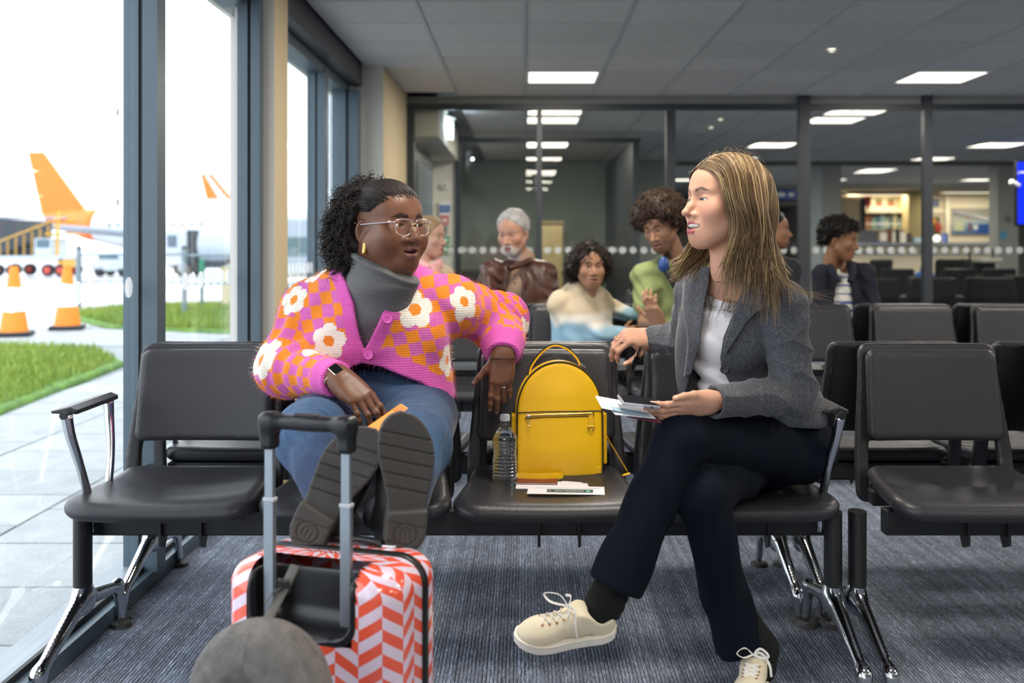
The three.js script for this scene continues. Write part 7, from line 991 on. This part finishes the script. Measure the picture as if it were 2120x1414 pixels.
// ---------------------------------------------------------------- suitcase with chevron print
{
  const t = thing('suitcase', 'glossy coral and white chevron suitcase with raised grey handle in front of the boots', 'suitcase', [-.386, 0, -2.145], -.3); t.scale.set(1.05, 1, 1.02);
  const chev = dataTex(256, 128, (x, y) => { const u = x / 256 * 2, c = Math.floor(u), f = u - c, o = (c ? 1 - f + .81 : f) * .62, b = ((y / 128 + o) % 1 + 1) % 1; const k = sstep(.0, .02, Math.min(b, Math.abs(b - .5), 1 - b)); return b < .5 ? [238, 92, 66] : [226, 208, 226]; });
  const shellMat = new THREE.MeshPhysicalMaterial({ map: chev, roughness: .22, clearcoat: .7, clearcoatRoughness: .08 });
  const W = .18, D = .118, RC = .062, H0 = .045, H1 = .578, N = 112, rows = [];
  const rr = (e) => { const r = Math.max(RC - e, .012), w = W - e - r, d = D - e - r, out = []; const per = 4 * (w + d) + 2 * Math.PI * r; for (let i = 0; i < N; i++) { let s = i / N * per; const seg = [[2 * w, (q) => [-w + q, d + r]], [Math.PI / 2 * r, (q) => [w + Math.sin(q / r) * r, d + Math.cos(q / r) * r]], [2 * d, (q) => [w + r, d - q]], [Math.PI / 2 * r, (q) => [w + Math.cos(q / r) * r, -d - Math.sin(q / r) * r]], [2 * w, (q) => [w - q, -d - r]], [Math.PI / 2 * r, (q) => [-w - Math.sin(q / r) * r, -d - Math.cos(q / r) * r]], [2 * d, (q) => [-w - r, -d + q]], [Math.PI / 2 * r, (q) => [-w - Math.cos(q / r) * r, d + Math.sin(q / r) * r]]]; for (const [l, f] of seg) { if (s <= l) { out.push(f(s)); break; } s -= l; } if (out.length <= i) out.push(seg[0][1](0)); } return out; };
  const prof = []; const rt = .052; for (let i = 0; i <= 8; i++) prof.push([.115 - i / 8 * .07, H0]); for (let i = 1; i <= 8; i++) { const a = i / 8 * Math.PI / 2; prof.push([.045 * (1 - Math.sin(a)), H0 + .045 * (1 - Math.cos(a))]); } for (let i = 1; i <= 60; i++) prof.push([0, lerp(H0 + .045, H1 - rt, i / 60)]); for (let i = 1; i <= 12; i++) { const a = i / 12 * Math.PI / 2; prof.push([rt * (1 - Math.cos(a)), H1 - rt + rt * Math.sin(a)]); } for (let i = 1; i <= 8; i++) prof.push([lerp(rt, .116, i / 8), H1]);
  const pos = [], uv = [], idx = []; let v = 0; const PER = 2 * (2 * (W + D) - 4 * RC) + 2 * Math.PI * RC;
  prof.forEach(([e, y], j) => { if (j) v += Math.hypot(e - prof[j - 1][0], y - prof[j - 1][1]); const ring = rr(Math.min(e, D - .002)); for (let i = 0; i <= N; i++) { const [x, z] = ring[i % N]; const fl = .0018 * Math.sin(x * 42) * (z > 0 && e === 0 ? 1 : 0); pos.push(x, y, z + fl); uv.push(i / N * Math.round(PER / .094), v / .046); } });
  const S = N + 1; for (let j = 0; j < prof.length - 1; j++) for (let i = 0; i < N; i++) { const a = j * S + i, c = (a + S + 1) * 3, mx = (pos[a * 3] + pos[c]) / 2, my = (pos[a * 3 + 1] + pos[c + 1]) / 2, mz = (pos[a * 3 + 2] + pos[c + 2]) / 2; if (Math.abs(mx + .008) < .108 && my > .442 && mz > .03) continue; idx.push(a, a + 1, a + S, a + 1, a + S + 1, a + S); }
  const g = new THREE.BufferGeometry(); g.setAttribute('position', new THREE.Float32BufferAttribute(pos, 3)); g.setAttribute('uv', new THREE.Float32BufferAttribute(uv, 2)); g.setIndex(idx); g.computeVertexNormals(); shellMat.side = THREE.DoubleSide; part(t, 'shell', g, shellMat).userData.label = 'coral and white chevron printed shell';
  const bk = mat(0x131316, .35), al = mat(lin(0x9aa2ab), .35, { metalness: .75 });
  const trayF = (() => { const o = rbox3(V(-.008, .505, .085), .118, .078, .055, .05), inn = rbox3(V(-.008, .55, .10), .098, .098, .055, .035), sc = ell3(V(-.008, .462, .128), .062, .020, .03), shellTop = (x, y, z) => Math.max(z - .124, y - .585, -(z - .028)); return (x, y, z) => smax(smax(smax(o(x, y, z), shellTop(x, y, z), .008), -inn(x, y, z), .012), -sc(x, y, z), .006); })();
  part(t, 'handle_tray', surface(trayF, new THREE.Box3(V(-.15, .41, .01), V(.14, .61, .15)), .0036), bk);
  for (const s of [-1, 1]) { const x = -.008 + s * .079; part(t, 'handle_tube', rbox(.021, .235, .013, .002), al, [x, .585, .088]); part(t, 'handle_tube', rbox(.018, .13, .011, .002), al, [x, .755, .088]); part(t, 'tube_collar', rbox(.024, .008, .016, .002), mat(lin(0xb9bcc0), .3), [x, .70, .088]); }
  const gripF = joined([rbox3(V(-.008, .853, .088), .092, .0145, .017, .011), rbox3(V(-.087, .833, .088), .015, .034, .0165, .008), rbox3(V(.071, .833, .088), .015, .034, .0165, .008)], .018); part(t, 'handle_grip', surface((x, y, z) => gripF(x, y, z) - .0008 * Math.cos(x * 60), new THREE.Box3(V(-.13, .77, .05), V(.12, .90, .13)), .0034), bk); part(t, 'release_button', rbox(.045, .006, .018, .003), mat(0x1c1c20, .4), [-.012, .8685, .088]);
  const zipLoop = (() => { const o = [], w = W + .0015, r = .058; const add = (cx, cy, a0) => { for (let i = 0; i <= 8; i++) { const a = a0 - i / 8 * Math.PI / 2; o.push(V(cx + Math.cos(a) * r, cy + Math.sin(a) * r, -.022)); } }; add(-w + r, H1 + .0015 - r, Math.PI); add(w - r, H1 + .0015 - r, Math.PI / 2); add(w - r, H0 + r, 0); add(-w + r, H0 + r, -Math.PI / 2); return o; })();
  part(t, 'zip_band', (() => { const pts = zipLoop, pos2 = [], id = []; pts.forEach((p, i) => { const c = V(0, .31, -.022), n = V(p.x - clamp(p.x, -.12, .12), p.y - clamp(p.y, .11, .515), 0).normalize(); for (const [o, z] of [[-.004, .011], [.0025, .011], [.0035, .004], [.0035, -.004], [.0025, -.011], [-.004, -.011]]) pos2.push(p.x + n.x * o, p.y + n.y * o, p.z + z); const a = i * 6, b = ((i + 1) % pts.length) * 6; for (let k = 0; k < 5; k++) id.push(a + k, b + k, a + k + 1, b + k, b + k + 1, a + k + 1); }); const q = new THREE.BufferGeometry(); q.setAttribute('position', new THREE.Float32BufferAttribute(pos2, 3)); q.setIndex(id); q.computeVertexNormals(); return q; })(), mat(0x0e0e10, .4, { side: THREE.DoubleSide }));
  part(t, 'carry_handle', tube([[-.075, H1 + .001, -.062], [-.06, H1 + .010, -.062], [0, H1 + .013, -.062], [.06, H1 + .010, -.062], [.075, H1 + .001, -.062]], .008, 24, 8), bk); part(t, 'handle_bracket', rbox(.04, .008, .012, .003), mat(lin(0xd2d2d4), .2, { metalness: .9 }), [.085, H1 + .003, -.062]); part(t, 'handle_bracket', rbox(.02, .008, .012, .003), mat(lin(0xd2d2d4), .2, { metalness: .9 }), [-.085, H1 + .003, -.062]);
  for (const x of [-.14, .14]) for (const z of [-.085, .085]) { const w = part(t, 'caster', rbox(.03, .03, .03, .008), bk, [x, .038, z]); part(w, 'wheel', cyl(.022, .022, .018, 20).rotateZ(Math.PI / 2), mat(0x1d1d20, .6), [0, -.015, 0]); }
}
// ---------------------------------------------------------------- neck pillow hung on the handle
{
  const t = thing('neck_pillow', 'grey velour neck pillow hanging in front of the suitcase', 'neck pillow', at(540, 1441, 1.865)); t.rotation.set(-.12, -.25, .05);
  const f = (x, y, z) => { const a = Math.atan2(y, x), lo = -.75; let d; if (a > lo || a < -Math.PI - lo) { d = Math.hypot(Math.hypot(x, y) - .074, z) ; } else { const s = x > 0 ? 1 : -1, ex = Math.cos(lo) * .074 * s, ey = Math.sin(lo) * .074; d = Math.hypot(x - ex, y - ey, z); } return (d - .0595) * .9 + .0025 * (noise3(x * 22, y * 22, z * 22) - .5); };
  const seam = (z) => .002 * Math.exp(-(((z + .012) / .003) ** 2)), velour = dataTex(256, 256, (x, y) => { const v = .62 + .2 * (fbm(x * .05, y * .05, 3) - .5) + .16 * (hash3(x, y, 5) - .5); return [255 * v, 255 * v * .985, 255 * v * .97]; });
  part(t, 'cushion', boxUV(surface((x, y, z) => f(x, y, z) + seam(z), new THREE.Box3(V(-.15, -.15, -.08), V(.15, .15, .08)), .0042), 4), new THREE.MeshPhysicalMaterial({ map: velour, color: lin(0xa6a2a0), roughness: .95, sheen: .35, sheenColor: lin(0xb9b4b0), sheenRoughness: .4 }));
  part(t, 'hang_strap', sweep([V(.012, .128, -.005), V(.016, .15, -.03), V(.026, .185, -.06), V(.034, .21, -.075)], () => .012, 8, .2), mat(lin(0x55514e), .8)); part(t, 'strap_clip', rbox(.022, .03, .008, .003), mat(0x2a2829, .5), [.024, .178, -.048], [.5, 0, -.2]); part(t, 'strap_tail', sweep([V(.022, .175, -.045), V(.006, .17, -.04), V(-.004, .150, -.03)], () => .007, 6, .2), mat(lin(0x4a4744), .8));
}
shadows(scene);
renderer.render(scene, camera);
